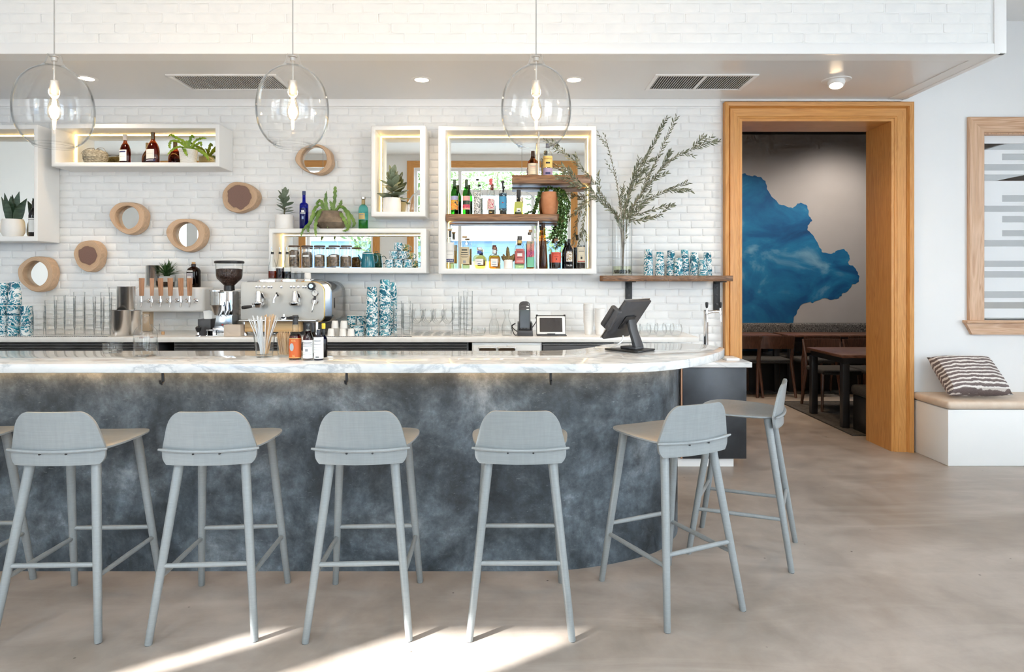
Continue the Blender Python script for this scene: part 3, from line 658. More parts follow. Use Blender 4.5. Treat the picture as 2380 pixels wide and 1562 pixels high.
# low end cabinet
LY = 4.955; LZ = PZ(841, LY)
steel_dark = noisy('blackened_steel', (0.030, 0.033, 0.038), (0.062, 0.068, 0.078), 2.2, 0.38, metal=0.4)
lc = thing('end_cabinet', 'low blackened steel cabinet beside the doorway', 'cabinet', (0, LY, 0))
lx0, lx1 = PX(1520, LY), PX(1735, LY)
box_part('body', steel_dark, lc, (lx0, lx1-0.01, 0.022, WALL_Y-LY-0.012, 0.075, LZ-0.042), smooth=False)
box_part('door', steel_dark, lc, (PX(1587, LY), lx1, 0.0, 0.02, 0.068, LZ-0.046), bevel=0.002)
box_part('edge_strip', pm('copper_edge', (0.36, 0.20, 0.12), 0.35, 0.7), lc, (PX(1582.5, LY), PX(1586, LY), -0.002, 0.02, 0.068, LZ-0.046))
box_part('plinth', white_trim, lc, (lx0, PX(1708, LY), 0.03, WALL_Y-LY-0.012, 0.0, 0.068), smooth=False)
lt = tag(MB().box(lx0-0.3, PX(1745, LY), LY-0.03, WALL_Y-0.06, LZ-0.04, LZ).build('end_worktop', marble_m, bevel=0.003), 'small marble slab on the low cabinet beside the doorway', 'worktop')
tag(MB().box(PX(1682, 5.1), PX(1712, 5.1), 5.03, 5.17, LZ+0.0005, LZ+0.018).build('menu_card_stack', white_trim, bevel=0.002), 'small white stack of cards on the low marble slab', 'cards')

# ================================================================ STOOLS
def stool_proto():
    t = thing('bar_stool', 'bar stool', 'stool', group='grey bar stools at the bar')
    # seat: thin shell with rounded outline
    n = 56; out = []
    for k in range(n):
        a = 2*PI*k/n; c, s = math.cos(a), math.sin(a); e = 3.0
        q = (abs(c)**e + abs(s)**e) ** (-1/e)
        x, y = c*q*0.205, s*q*0.213 + 0.012
        x *= 1.01 + 0.10*(y/0.2)
        out.append((x, y))
    rings = [(0.0, 0), (0.35, 0), (0.7, 0), (0.92, 0), (1.0, 0.004), (1.0, 0.011), (0.93, 0.016), (0.6, 0.016), (0.0, 0.016)]
    def surf(x, y): return 0.740 + 0.30*x*x - 0.002*math.cos(y*7) 
    vs = []; fs = []; idx = []
    for r, d in rings:
        if r == 0: idx.append((len(vs), 1)); vs.append((0, 0.012, surf(0, 0.012)+0.008-d))
        else:
            idx.append((len(vs), n)); vs += [(x*r, (y-0.012)*r+0.012, surf(x*r, y*r)+0.008-d) for x, y in out]
    for (a, ca), (b, cb_) in zip(idx, idx[1:]):
        for k in range(n):
            k2 = (k+1) % n
            if ca == 1: fs.append((a, b+k, b+k2))
            elif cb_ == 1: fs.append((a+k2, a+k, b))
            else: fs.append((a+k2, a+k, b+k, b+k2))
    MB().add(vs, fs).build('seat', stool_m, t, recalc=True, angle=50)
    # backrest: bent shell passing through the seat
    nx, nz = 26, 34; th = 0.013
    def halfw(z):
        if z < 0.748:   # skirt, rounded lower corners
            q = (0.748-z)/0.052; return 0.188*(1 - 0.20*max(0, q-0.35)**2.2)
        q = (z-0.748)/0.164; w = 0.190 - 0.042*q
        if q > 0.50: w -= 0.046*(1 - math.sqrt(max(0.0, 1-((q-0.50)/0.50)**2.4)))
        return w
    def pos(u, z, off):
        w = halfw(z); x = u*w
        y = -0.186 - 0.02*max(0, (z-0.74))/0.17 + 0.42*x*x*2.0 - (0.004 if z < 0.748 else 0)
        return Vector((x, y - off, z))
    zs = [0.692 + (0.912-0.692)*(1-(1-k/nz)**1.7) for k in range(nz+1)]
    vs = []
    for off in (0, th):
        for z in zs:
            for i in range(nx+1): vs.append(pos(-1+2*i/nx, z, off))
    m = (nx+1)*(nz+1); fs = []
    for k in range(nz):
        for i in range(nx):
            a = k*(nx+1)+i; fs.append((a, a+1, a+nx+2, a+nx+1)); fs.append((m+a+1, m+a, m+a+nx+1, m+a+nx+2))
    for i in range(nx): fs.append((i, m+i, m+i+1, i+1)); a = nz*(nx+1)+i; fs.append((a+1, m+a+1, m+a, a))
    for k in range(nz):
        a = k*(nx+1); fs.append((a+nx+1, m+a+nx+1, m+a, a)); a += nx; fs.append((a, m+a, m+a+nx+1, a+nx+1))
    MB().add(vs, fs).build('backrest', stool_m, t, recalc=True, bevel=0.003, angle=45)
    # lip of the seat behind the backrest
    pts = []
    for k in range(13):
        u = -1+2*k/12; x = u*0.200; pts.append((x, -0.206 + 0.84*x*x*0.8, 0.750 + 0.12*x*x))
    MB().tube(pts, [0.005]+[0.0085]*11+[0.005], 8, flat=0.9).build('seat_lip', stool_m, t)
    for sx in (-1, 1):
        MB().tube([(sx*0.052, -0.209, 0.741), (sx*0.052, -0.204, 0.741)], 0.004, 8).build('screw', iron, t)
    rear = {}; frn = {}
    for sx in (-1, 1):
        r0, r1 = Vector((sx*0.206, -0.25, 0.0)), Vector((sx*0.128, -0.133, 0.735)); f0, f1 = Vector((sx*0.200, 0.25, 0.0)), Vector((sx*0.150, 0.135, 0.745))
        for nm, a, b in (('leg', r0, r1), ('leg', f0, f1)):
            MB().tube([a, a+(b-a)*0.004+Vector((0,0,0)), a+(b-a)*0.35, b], [0.0125, 0.0145, 0.0165, 0.0195], 14).build('leg', stool_m, t)
            MB().tube([a+Vector((0,0,0.0)), a+Vector((0,0,0.004))], 0.0118, 12).build('foot_glide', iron, t)
        rear[sx], frn[sx] = (r0, r1), (f0, f1)
    at = lambda p, z: p[0] + (p[1]-p[0])*(z/p[1].z)
    for a, b in ((at(rear[-1], 0.292), at(rear[1], 0.292)), (at(frn[-1], 0.288), at(frn[1], 0.288)), (at(rear[-1], 0.247), at(frn[-1], 0.238)), (at(rear[1], 0.247), at(frn[1], 0.238))):
        MB().tube([a, (a+b)/2, b], [0.0095, 0.011, 0.0095], 12).build('stretcher', stool_m, t)
    return t
st = stool_proto()
spots = [(-2.50, 2.86, 3, 'leftmost grey bar stool, cut off by the left edge'), (-1.862, 2.812, 2, 'grey bar stool second from the left, below the beer taps'), (-1.252, 2.818, 4, 'grey bar stool third from the left, below the straw glass'),
         (-0.628, 2.826, 2.5, 'grey bar stool fourth from the left, beside the sunlit floor'), (0.035, 2.832, 0, 'grey bar stool seen straight from behind, at the start of the bar curve'),
         (0.7175, 2.959, 25, 'grey bar stool turned at an angle at the bar curve'), (1.2445, 3.477, 64, 'grey bar stool seen from the side at the far end of the bar')]
for i, (x, y, a, lab) in enumerate(spots):
    o = st if i == 0 else copy_tree(st)
    o.location = (x, y, 0); o.rotation_euler = (0, 0, R(a)); o['label'] = lab

# ================================================================ PENDANTS
PY = 3.15
bulb_m = emit('filament_bulb', (1.0, 0.62, 0.26), 10.0)
bulb_g = glass('bulb_glass', (1.0, 0.95, 0.86), (0.85, 0.72, 0.5))
def pendant(px, label):
    t = thing('pendant_lamp', label, 'lamp', (PX(px, PY), PY, 2.0), group='glass pendant lamps')
    z = lambda y: PZ(y, PY)-2.0; q = PY/F
    prof = [(14, 129), (15.5, 131.5), (16, 138), (19, 147), (25, 155), (40, 164), (55, 176), (68, 194), (76, 214), (80.5, 238), (81.5, 258), (79.5, 280), (74, 300), (65, 317), (54, 330), (42.5, 337.5)]
    sp = smooth_poly([(r*q, z(y)) for r, y in prof], 4)
    e0, e1 = sp[-1], sp[0]; inn = [(max(r-0.0035, 0.001), zz_) for r, zz_ in sp[2:-2]]
    MB().lathe(sp, 56).lathe(inn, 56).lathe([e0, (e0[0]+0.001, e0[1]-0.005), (e0[0]-0.003, e0[1]-0.008), (e0[0]-0.009, e0[1]-0.005), (e0[0]-0.010, e0[1]+0.003), inn[-1]], 56).lathe([inn[0], (e1[0]-0.008, e1[1]-0.004), (e1[0]-0.008, e1[1]+0.002), (e1[0]-0.003, e1[1]+0.005), e1], 56).build('globe', thick, t, angle=80)
    MB().lathe([(0, z(131)), (0.021, z(131)), (0.021, z(133)), (0.014, z(134)), (0.014, z(142)), (0.012, z(143)), (0, z(143))], 20).build('cap', nickel, t)
    MB().tube([(0,0,z(143)), (0,0,z(188))], 0.0045, 8).build('stem', nickel, t)
    MB().lathe([(0, z(187)), (0.018, z(187.5)), (0.0205, z(189)), (0.0205, z(219)), (0.018, z(220.5)), (0, z(220.5))], 24).build('socket', nickel, t)
    zb = z(221)
    MB().lathe([(0.013, zb), (0.014, zb-0.012), (0.020, zb-0.035), (0.028, zb-0.065), (0.030, zb-0.085), (0.026, zb-0.105), (0.014, zb-0.121), (0, zb-0.125)], 20).build('bulb', bulb_g, t)
    MB().lathe([(0, zb-0.012), (0.006, zb-0.016), (0.011, zb-0.05), (0.013, zb-0.08), (0.008, zb-0.105), (0, zb-0.108)], 16).build('filament', emit('filament_%d' % px, (1.0, 0.70, 0.34), 30.0), t)
    MB().tube([(0,0,z(131)), (0,0,CEIL_Z-2.0-0.02)], 0.0028, 8).build('cord', pm('grey_cord_%d' % px, (0.42, 0.41, 0.40), 0.6), t)
    MB().lathe([(0, CEIL_Z-2.0), (0.06, CEIL_Z-2.0), (0.06, CEIL_Z-2.02), (0.01, CEIL_Z-2.03), (0, CEIL_Z-2.03)], 24).build('ceiling_rose', nickel, t)
    area_lamp('bulb_light', t, (0, 0, zb-0.07), 9, (1.0, 0.72, 0.42), 0.03)
pendant(126, 'leftmost clear glass pendant lamp, in front of the long white box shelf')
pendant(680.5, 'middle clear glass pendant lamp, above the round log mirror')
pendant(1246, 'rightmost clear glass pendant lamp, in front of the bottle display')

# ================================================================ SOFFIT FITTINGS
def downlight(px, py, label):
    Y = (SOFFIT_Z-CAMZ)*F/(CY-py); t = thing('recessed_downlight', label, 'light', (PX(px, Y), Y, SOFFIT_Z+0.006), group='recessed soffit lights')
    MB().lathe([(0.052, -0.0035), (0.072, -0.004), (0.078, -0.001), (0.078, 0.002)], 32).build('trim_ring', white_trim, t)
    MB().lathe([(0, -0.0015), (0.053, -0.002)], 32).build('lens', emit('downlight_lens_%d' % px, (1.0, 0.80, 0.58), 10), t)
    area_lamp('down_light', t, (0, 0, -0.03), 9, (1.0, 0.76, 0.52), 0.06, 130)
downlight(201, 184, 'recessed soffit light right of the leftmost pendant')
downlight(980, 187, 'recessed soffit light above the small square box shelf')
downlight(1334, 187, 'recessed soffit light right of the rightmost pendant')
Y = 1.504*F/(CY-188); t = thing('adjustable_downlight', 'adjustable eyeball soffit light above the oak doorway', 'light', (PX(1944, Y), Y, SOFFIT_Z+0.006), group='recessed soffit lights')
MB().lathe([(0.055, -0.004), (0.10, -0.005), (0.105, -0.001), (0.105, 0.002)], 36).build('trim_ring', white_trim, t)
e = MB().lathe([(0.055, 0.0), (0.062, -0.018), (0.055, -0.045), (0.046, -0.05)], 32).build('eyeball', white_trim, t); e.rotation_euler = (R(-14), R(10), 0)
e2 = MB().lathe([(0, -0.046), (0.046, -0.048)], 32).build('lens', emit('eyeball_lens', (1.0, 0.74, 0.46), 24), t); e2.rotation_euler = (R(-14), R(10), 0)
area_lamp('down_light', t, (0, 0.0, -0.08), 16, (1.0, 0.72, 0.45), 0.06, 140)
def vent(px0, px1, label, split):
    y0, y1 = 1.504*F/(CY-177), 1.504*F/(CY-207.5); x0, x1 = PX(px0, y0), PX(px1, y0)
    t = thing('ceiling_vent', label, 'vent', ((x0+x1)/2, (y0+y1)/2, SOFFIT_Z+0.006), group='soffit air vents'); w, d = (x1-x0)/2, (y1-y0)/2
    fr = MB().box(-w-0.03, w+0.03, -d-0.03, -d, -0.009, 0).box(-w-0.03, w+0.03, d, d+0.03, -0.009, 0).box(-w-0.03, -w, -d, d, -0.009, 0).box(w, w+0.03, -d, d, -0.009, 0)
    if split: fr.box(-0.012, 0.012, -d, d, -0.009, 0)
    fr.build('frame', white_trim, t, bevel=0.002)
    box_part('duct', pm('vent_dark_%d' % px0, (0.025, 0.025, 0.026), 0.8), t, (-w, w, -d, d, -0.0008, -0.0002), smooth=False)
    n = int(2*w/0.0185); me = MB().prism([(-0.0012, -0.006), (0.0012, -0.006), (0.0012, -0.0012), (-0.0012, -0.0012)], -d, d, lambda x, z, y: (x, y, z)).build('slat', white_trim, t, smooth=False, recalc=True)
    for k in range(n):
        x = -w + 0.0185*(k+0.5)
        if split and abs(x) < 0.014: continue
        o = me if k == 0 else link('slat', me.data, t); o.location = (x, 0, 0)
vent(398, 636, 'slatted air vent in the soffit left of the middle pendant', False)
vent(1531, 1752, 'slatted two-panel air vent in the soffit left of the doorway', True)

# ================================================================ WHITE BOX SHELVES
BFY = 5.17            # front of the box shelves
MIR = WALL_Y - 0.022  # mirror plane
def wall_box(label, outer, inner, name='wall_box_shelf'):
    ox0, oz1, ox1, oz0 = PX(outer[0], BFY), PZ(outer[1], BFY), PX(outer[2], BFY), PZ(outer[3], BFY)
    ix0, iz1, ix1, iz0 = PX(inner[0], BFY), PZ(inner[1], BFY), PX(inner[2], BFY), PZ(inner[3], BFY)
    t = thing(name, label, 'shelf', ((ox0+ox1)/2, BFY, oz0)); cx, cz = t.location.x, oz0
    b = MB(); o = [(ox0-cx, oz0-cz), (ox1-cx, oz0-cz), (ox1-cx, oz1-cz), (ox0-cx, oz1-cz)]; i = [(ix0-cx, iz0-cz), (ix1-cx, iz0-cz), (ix1-cx, iz1-cz), (ix0-cx, iz1-cz)]
    D = WALL_Y - BFY - 0.007
    vs = [(x, 0, z) for x, z in o] + [(x, D, z) for x, z in o] + [(x, 0, z) for x, z in i] + [(x, D, z) for x, z in i]
    fs = []
    for k in range(4):
        k2 = (k+1) % 4; fs += [(k, k2, 4+k2, 4+k), (8+k2, 8+k, 12+k, 12+k2), (k2, k, 8+k, 8+k2), (4+k, 4+k2, 12+k2, 12+k)]
    b.add(vs, fs).build('frame', white_box, t, recalc=True, bevel=0.007, bseg=3)
    my = MIR - BFY
    box_part('mirror', mirror_m, t, (i[0][0]+0.002, i[1][0]-0.002, my, my+0.004, i[0][1]+0.002, i[2][1]-0.002), smooth=False)
    s = 0.006; L = MB(); x0, x1, z0, z1 = i[0][0], i[1][0], i[0][1], i[2][1]
    for nm, d in (('led_strip', (x0+0.004, x1-0.004, my-0.012, my-0.006, z1-0.004, z1-0.0005)), ('led_strip', (x0+0.0005, x0+0.0035, my-0.012, my-0.006, z0+0.01, z1-0.01)), ('led_strip', (x1-0.0035, x1-0.0005, my-0.012, my-0.006, z0+0.01, z1-0.01))):
        box_part(nm, led_m, t, d, smooth=False)
    return t, iz0, oz1
_, ZL, _ = wall_box('tall white box shelf at the left edge holding a snake plant', (-190, 289, 87, 561), (-178, 300, 78, 549))
_, ZU, _ = wall_box('long white box shelf with cognac bottles behind the leftmost pendant', (118.5, 287.5, 509.5, 387.5), (129, 298, 500, 377))
_, ZS, _ = wall_box('small square white box shelf holding one rubber plant', (862, 292, 988.5, 503.5), (871.5, 302, 975.6, 492))
_, ZJ, ZJT = wall_box('long low white box shelf with jars, teapot and mugs', (624, 531, 990, 635), (633, 541.5, 977, 622))
big, ZB, _ = wall_box('large white box shelf filled with spirit bottles', (1018.5, 293, 1386.6, 636.7), (1035.6, 303, 1374.5, 624.6))

# walnut shelves and steel posts in the large box
def slab(name, label, p0, p1, ytop, ybot, yf=5.155, d=0.235):
    z1, z0 = PZ(ytop, yf), PZ(ybot, yf); x0, x1 = PX(p0, yf), PX(p1, yf)
    o = MB().box(-(x1-x0)/2, (x1-x0)/2, 0, d, z0-z1, 0).build(name, walnut, bevel=0.003); o.location = ((x0+x1)/2, yf, z1); tag(o, label, 'shelf'); return z1
ZM = slab('walnut_shelf', 'middle walnut shelf with green bottles in the large box', 1036.5, 1311, 497.5, 513)
ZT = slab('walnut_shelf', 'short upper walnut shelf on the right of the large box', 1190, 1373, 406.5, 426)
tag(MB().tube([(0,0,0), (0,0,ZM-M(15.5,5.155)-ZB-0.001)], 0.0075, 12).build('steel_post', steel), 'steel post under the middle walnut shelf', 'post').location = (PX(1251, 5.20), 5.20, ZB+0.0005)
tag(MB().tube([(0,0,0), (0,0,PZ(304.5, BFY)-ZT)], 0.0075, 12).build('steel_post', steel), 'steel post hanging the upper walnut shelf from the box top', 'post').location = (PX(1252, 5.20), 5.20, ZT+0.0005)

# ================================================================ BOTTLES
def tmesh(txt, size, mat, parent, r=None, z=0.0, y=None, name='lettering', sx=1.0, rot=0.0, off=0.0):
    cu = bpy.data.curves.new('lettering', 'FONT'); cu.body = txt; cu.size = size; cu.align_x = 'CENTER'; cu.align_y = 'CENTER'; cu.resolution_u = 2
    ob = bpy.data.objects.new('tmp', cu); C.objects.link(ob)
    dg = bpy.context.evaluated_depsgraph_get(); me = bpy.data.meshes.new_from_object(ob.evaluated_get(dg)); bpy.data.objects.remove(ob); bpy.data.curves.remove(cu)
    c, s = math.cos(rot), math.sin(rot)
    for v in me.vertices:
        a, b = v.co.x*sx, v.co.y; a, b = a*c - b*s + off, a*s + b*c
        if r: th = a/r; v.co = (r*math.sin(th), -r*math.cos(th), z+b)
        else: v.co = (a, y, z+b)
    me.materials.clear(); me.materials.append(mat); me.name = name
    return link(name, me, parent)
def liquid(name, col, edge=None):
    return glass(name, col, edge or tuple(c*0.75 for c in col), 0.03, 1.33)
print_black = pm('print_black', (0.03, 0.03, 0.03), 0.6); print_white = pm('print_white', (0.86, 0.86, 0.84), 0.6); print_grey = pm('print_grey', (0.30, 0.30, 0.31), 0.6); print_red = pm('print_red', (0.45, 0.04, 0.03), 0.6)
print_gold = pm('print_gold', (0.80, 0.55, 0.18), 0.4); print_navy = pm('print_navy', (0.03, 0.04, 0.14), 0.5)
paper = pm('white_label', (0.82, 0.80, 0.76), 0.6); cream_p = pm('cream_label', (0.76, 0.68, 0.52), 0.6)
WINE = [(0, 0.004), (0.90, 0.0), (1.0, 0.02), (1.0, 0.60), (0.93, 0.66), (0.70, 0.73), (0.45, 0.79), (0.38, 0.82), (0.36, 0.985), (0.36, 1.0)]
SPIRIT = [(0, 0.004), (0.92, 0.0), (1.0, 0.025), (1.0, 0.62), (0.96, 0.67), (0.78, 0.73), (0.46, 0.78), (0.36, 0.81), (0.35, 0.99), (0.35, 1.0)]
TALL = [(0, 0.004), (0.92, 0.0), (1.0, 0.02), (1.0, 0.66), (0.94, 0.715), (0.70, 0.765), (0.42, 0.80), (0.36, 0.83), (0.35, 1.0)]
COGNAC = [(0, 0.006), (0.92, 0.0), (1.0, 0.03), (1.0, 0.40), (0.93, 0.50), (0.72, 0.62), (0.46, 0.70), (0.34, 0.74), (0.30, 0.80), (0.30, 1.0)]
FLASK = [(0, 0.01), (0.60, 0.0), (0.80, 0.05), (0.97, 0.22), (1.0, 0.34), (0.94, 0.48), (0.72, 0.60), (0.40, 0.66), (0.28, 0.69), (0.26, 1.0)]
SQUAT = [(0, 0.006), (0.93, 0.0), (1.0, 0.03), (1.0, 0.44), (0.93, 0.52), (0.70, 0.585), (0.42, 0.62), (0.33, 0.64), (0.31, 1.0)]
CONE = [(0, 0.004), (0.94, 0.0), (1.0, 0.018), (0.93, 0.2), (0.74, 0.5), (0.50, 0.74), (0.40, 0.86), (0.36, 0.93), (0.36, 1.0)]
APOTH = [(0, 0.006), (0.92, 0.0), (1.0, 0.03), (1.0, 0.66), (0.97, 0.72), (0.82, 0.80), (0.50, 0.86), (0.32, 0.885), (0.32, 0.985), (0.40, 0.99), (0.40, 1.0)]
def bottle(label, px, top, w, Y, z0, prof, gm, liq=None, caps=(), labs=(), lines=(), texts=(), n=2.0, sy=1.0, name='liquor_bottle', group=None, rz=0.0, segs=28, cat='bottle', height=None):
    x = PX(px, Y); H = height or (PZ(top, Y)-z0); rr = M(w/2, Y); kx = (0.5**(1/n))*2 if n > 2 else 1.0
    t = thing(name, label, cat, (x, Y, z0+0.0006), rz, group)
    P = [(r*rr, z*H) for r, z in prof]; zc = prof[-1][1]
    MB().lathe(P, segs, n, sy).build('glass_body', gm, t, angle=50)
    if liq:
        lv, lm = liq; q = []
        for (r0, a0), (r1, a1) in zip(prof, prof[1:]):
            if a0 <= lv:
                q.append((max(r0*0.93-0.01, 0)*rr if r0 > 0.01 else 0, a0*H+0.004))
                if a1 > lv: f = (lv-a0)/(a1-a0); q.append((((r0+(r1-r0)*f)*0.93-0.01)*rr, lv*H)); q.append((0, lv*H)); break
        MB().lathe(q, segs, n, sy).build('liquid', lm, t, angle=50)
    for c in caps:
        a, b, r, m = c[:4]; MB().lathe([(0, a*H), (r*rr*0.96, a*H), (r*rr, a*H+0.002), (r*rr*(c[4] if len(c) > 4 else 1.0), b*H-0.002), (r*rr*0.9*(c[4] if len(c) > 4 else 1.0), b*H), (0, b*H)], 20).build('stopper' if b > 0.9 else 'collar', m, t)
    ro = rr*1.012
    for i_, (a, b, deg, m) in enumerate(labs): MB().arc(ro*(1+0.012*i_), a*H, b*H, deg, 14, n, sy).build('label', m, t)
    for a, h, deg, m in lines: MB().arc(ro*(1.010+0.012*len(labs)), a*H, (a+h)*H, deg, 10, n, sy).build('print_line', m, t)
    for tx in texts:
        s_, zc_, sz, m = tx[:4]; rot = tx[4] if len(tx) > 4 else 0.0
        tmesh(s_, sz*H, m, t, r=ro*(1.02+0.012*len(labs)) if sy == 1.0 and n == 2 else None, y=-ro*sy*(1.03+0.012*len(labs)), z=zc_*H, rot=rot)
    return t
amber_g = glass('amber_glass', (0.62, 0.30, 0.10), (0.25, 0.09, 0.02)); brown_g = glass('brown_glass', (0.16, 0.06, 0.02), (0.05, 0.018, 0.006)); green_g = glass('green_glass', (0.13, 0.50, 0.09), (0.01, 0.12, 0.02))
cobalt_g = glass('cobalt_glass', (0.035, 0.07, 0.60), (0.01, 0.02, 0.22)); aqua_g = glass('aqua_glass', (0.42, 0.85, 0.83), (0.10, 0.45, 0.48)); black_g = pm('black_glass', (0.010, 0.010, 0.016), 0.06)
bt_clear = glass('bottle_glass', (0.975, 0.985, 0.98), (0.22, 0.26, 0.25), 0.015, 1.5, 0.38)
whisky = liquid('whisky', (0.66, 0.24, 0.035)); cognac_l = liquid('cognac', (0.50, 0.13, 0.02)); gold_l = liquid('gold_tequila', (0.93, 0.62, 0.12)); pale_l = liquid('pale_tequila', (0.97, 0.90, 0.66)); water = liquid('water', (0.98, 0.99, 0.99), (0.8, 0.85, 0.86))
amber_l = liquid('amber_liqueur', (0.60, 0.36, 0.05)); dark_l = pm('dark_liqueur', (0.02, 0.012, 0.012), 0.1); green_l = liquid('green_liqueur', (0.35, 0.62, 0.10)); lime_l = liquid('lime_liqueur', (0.88, 0.88, 0.45))
def lab_mat(name, stops, scale=30, vs=(1,1,1), dist=1.5, interp='CONSTANT'):
    m, t, b = newmat(name); f = noise(t, coords(t, vs), scale, 2, 0.5, dist); t.links.new(ramp(t, f, stops, interp), b.inputs['Base Color']); b.inputs['Roughness'].default_value = 0.55; return m
G_ = 'spirit bottles in the large box'
Yb = 5.255
lab_orange = lab_mat('orange_art_label', [(0.0, (0.80, 0.22, 0.04)), (0.46, (0.86, 0.45, 0.04)), (0.55, (0.04, 0.02, 0.03)), (0.60, (0.86, 0.58, 0.06))])
lab_sky = pm('lilac_label', (0.38, 0.40, 0.62), 0.6); lab_pink = pm('pink_label', (0.80, 0.42, 0.38), 0.6); lab_land = lab_mat('landscape_label', [(0.0, (0.02, 0.05, 0.04)), (0.5, (0.04, 0.09, 0.06)), (0.6, (0.12, 0.10, 0.03))], 20, (0.4, 0.4, 2)); lab_hot = lab_mat('hot_pink_label', [(0.0, (0.60, 0.05, 0.10)), (0.52, (0.80, 0.16, 0.22)), (0.62, (0.06, 0.02, 0.03))], 70)
capg = pm('dark_green_cap', (0.045, 0.075, 0.045), 0.5)
bottle('green glass bottle with an orange and yellow picture label', 1056.5, 417.5, 17.5, Yb, ZM, WINE, green_g, None, [(0.74, 1.0, 0.42, capg)], [(0.14, 0.53, 160, lab_orange), (0.42, 0.53, 120, lab_sky)], group=G_)
bottle('green glass bottle with a pink mountain landscape label', 1084, 417.5, 17.5, Yb, ZM, WINE, green_g, None, [(0.74, 1.0, 0.42, capg)], [(0.15, 0.53, 150, lab_pink), (0.22, 0.40, 150, lab_land), (0.20, 0.29, 150, lab_hot)], [(0.165, 0.01, 110, print_gold)], group=G_)
chk = lab_mat('checked_white_label', [(0.0, (0.05, 0.07, 0.07)), (0.47, (0.80, 0.80, 0.79))], 160, (1, 1, 1), 0.0)
bottle('clear bottle with a white label edged in black checks', 1109.5, 416, 18.5, Yb, ZM, TALL, bt_clear, (0.6, water), [(0.95, 1.0, 0.40, black_plastic)], [(0.02, 0.62, 60, print_white), (0.02, 0.62, 110, chk)], group=G_)
flor = lab_mat('floral_label', [(0.0, (0.50, 0.03, 0.10)), (0.45, (0.80, 0.62, 0.58)), (0.60, (0.10, 0.30, 0.12)), (0.66, (0.82, 0.70, 0.66))], 60)
bottle('clear bottle with a pink wax top and floral label', 1141, 415.5, 19, Yb, ZM, WINE, bt_clear, (0.55, water), [(0.83, 1.0, 0.44, pm('coral_wax', (0.66, 0.12, 0.13), 0.45), 0.92)], [(0.14, 0.40, 150, paper), (0.17, 0.44, 90, flor)], [(0.06, 0.025, 40, print_gold)], group=G_)
lab_blue = pm('blue_label', (0.07, 0.34, 0.58), 0.5); zig = lab_mat('navy_pattern_label', [(0.0, (0.012, 0.03, 0.06)), (0.56, (0.35, 0.55, 0.60))], 110, (1, 1, 1), 0.4)
bottle('clear bottle with a blue label in a navy pattern frame and a pourer', 1168.5, 425, 18, Yb, ZM, [(r, z) for r, z in TALL[:-1]] + [(0.33, 0.93)], bt_clear, (0.5, water), [(0.86, 1.0, 0.25, black_plastic), (0.985, 1.06, 0.42, black_plastic)], [(0.14, 0.67, 170, zig), (0.20, 0.57, 120, lab_blue)], [(0.36, 0.035, 20, print_red)], group=G_)
bottle('short square bottle with a green label and pale yellow spirit', 1205.5, 441.7, 23, Yb, ZM, SQUAT, bt_clear, (0.46, lime_l), [(0.72, 1.0, 0.42, black_plastic)], [(0.12, 0.52, 80, pm('olive_label', (0.48, 0.52, 0.12), 0.55)), (0.12, 0.26, 44, print_white)], [(0.15, 0.04, 24, print_black)], n=5, sy=0.8, group=G_)
bottle('brown whisky bottle with a cream label on the upper shelf', 1238.5, 351.5, 25, Yb, ZT, [(0, 0.005), (0.93, 0), (1, 0.03), (1, 0.52), (0.92, 0.60), (0.60, 0.67), (0.40, 0.71), (0.42, 0.75), (0.34, 0.80), (0.33, 1.0)], amber_g, (0.5, whisky), [(0.74, 1.0, 0.38, pm('dark_brown_cap', (0.045, 0.018, 0.012), 0.4), 0.9)], [(0.06, 0.50, 120, cream_p)], [(0.40, 0.012, 70, print_grey), (0.34, 0.02, 60, print_red), (0.27, 0.008, 60, print_grey), (0.22, 0.008, 60, print_grey)], group=G_)
bottle('clear rum bottle with a yellow and violet label on the upper shelf', 1273, 333, 22, Yb, ZT, SPIRIT, bt_clear, (0.55, water), [(0.86, 1.0, 0.42, pm('navy_cap', (0.10, 0.13, 0.22), 0.4))], [(0.26, 0.60, 150, pm('yellow_label', (0.80, 0.58, 0.20), 0.55)), (0.02, 0.24, 150, pm('violet_label', (0.40, 0.33, 0.52), 0.55))], [(0.37, 0.05, 50, print_black), (0.06, 0.06, 60, print_navy)], [('RHUM J.M', 0.515, 0.056, pm('print_brown', (0.20, 0.10, 0.04), 0.6))], group=G_)
# bottom row
pour = pm('slate_stopper', (0.06, 0.075, 0.085), 0.5)
bottle('clear bottle with tall dark stopper at the left end of the bottom row', 1046, 533, 18.5, 5.25, ZB, TALL, bt_clear, (0.5, pale_l), [(0.80, 0.97, 0.33, pour), (0.96, 1.0, 0.5, cork)], [(0.16, 0.66, 130, paper)], [(0.46, 0.006, 80, print_grey), (0.42, 0.006, 90, print_grey), (0.36, 0.005, 80, print_grey), (0.17, 0.075, 125, print_navy)], [('LAUNE', 0.205, 0.055, print_white)], n=3, sy=0.9, group=G_)
bottle('tequila bottle with a big tan label and glass ball stopper', 1080, 541, 23.5, Yb, ZB, SPIRIT, bt_clear, (0.60, pale_l), [(0.86, 0.90, 0.5, cork), (0.90, 1.0, 0.42, bt_clear)], [(0.13, 0.60, 110, pm('tan_label', (0.62, 0.52, 0.34), 0.6))], [(0.50, 0.035, 60, print_black), (0.44, 0.02, 70, print_black), (0.385, 0.014, 80, print_black), (0.34, 0.008, 80, print_black), (0.31, 0.008, 60, print_black), (0.15, 0.08, 30, print_grey)], n=2.6, sy=0.75, group=G_)
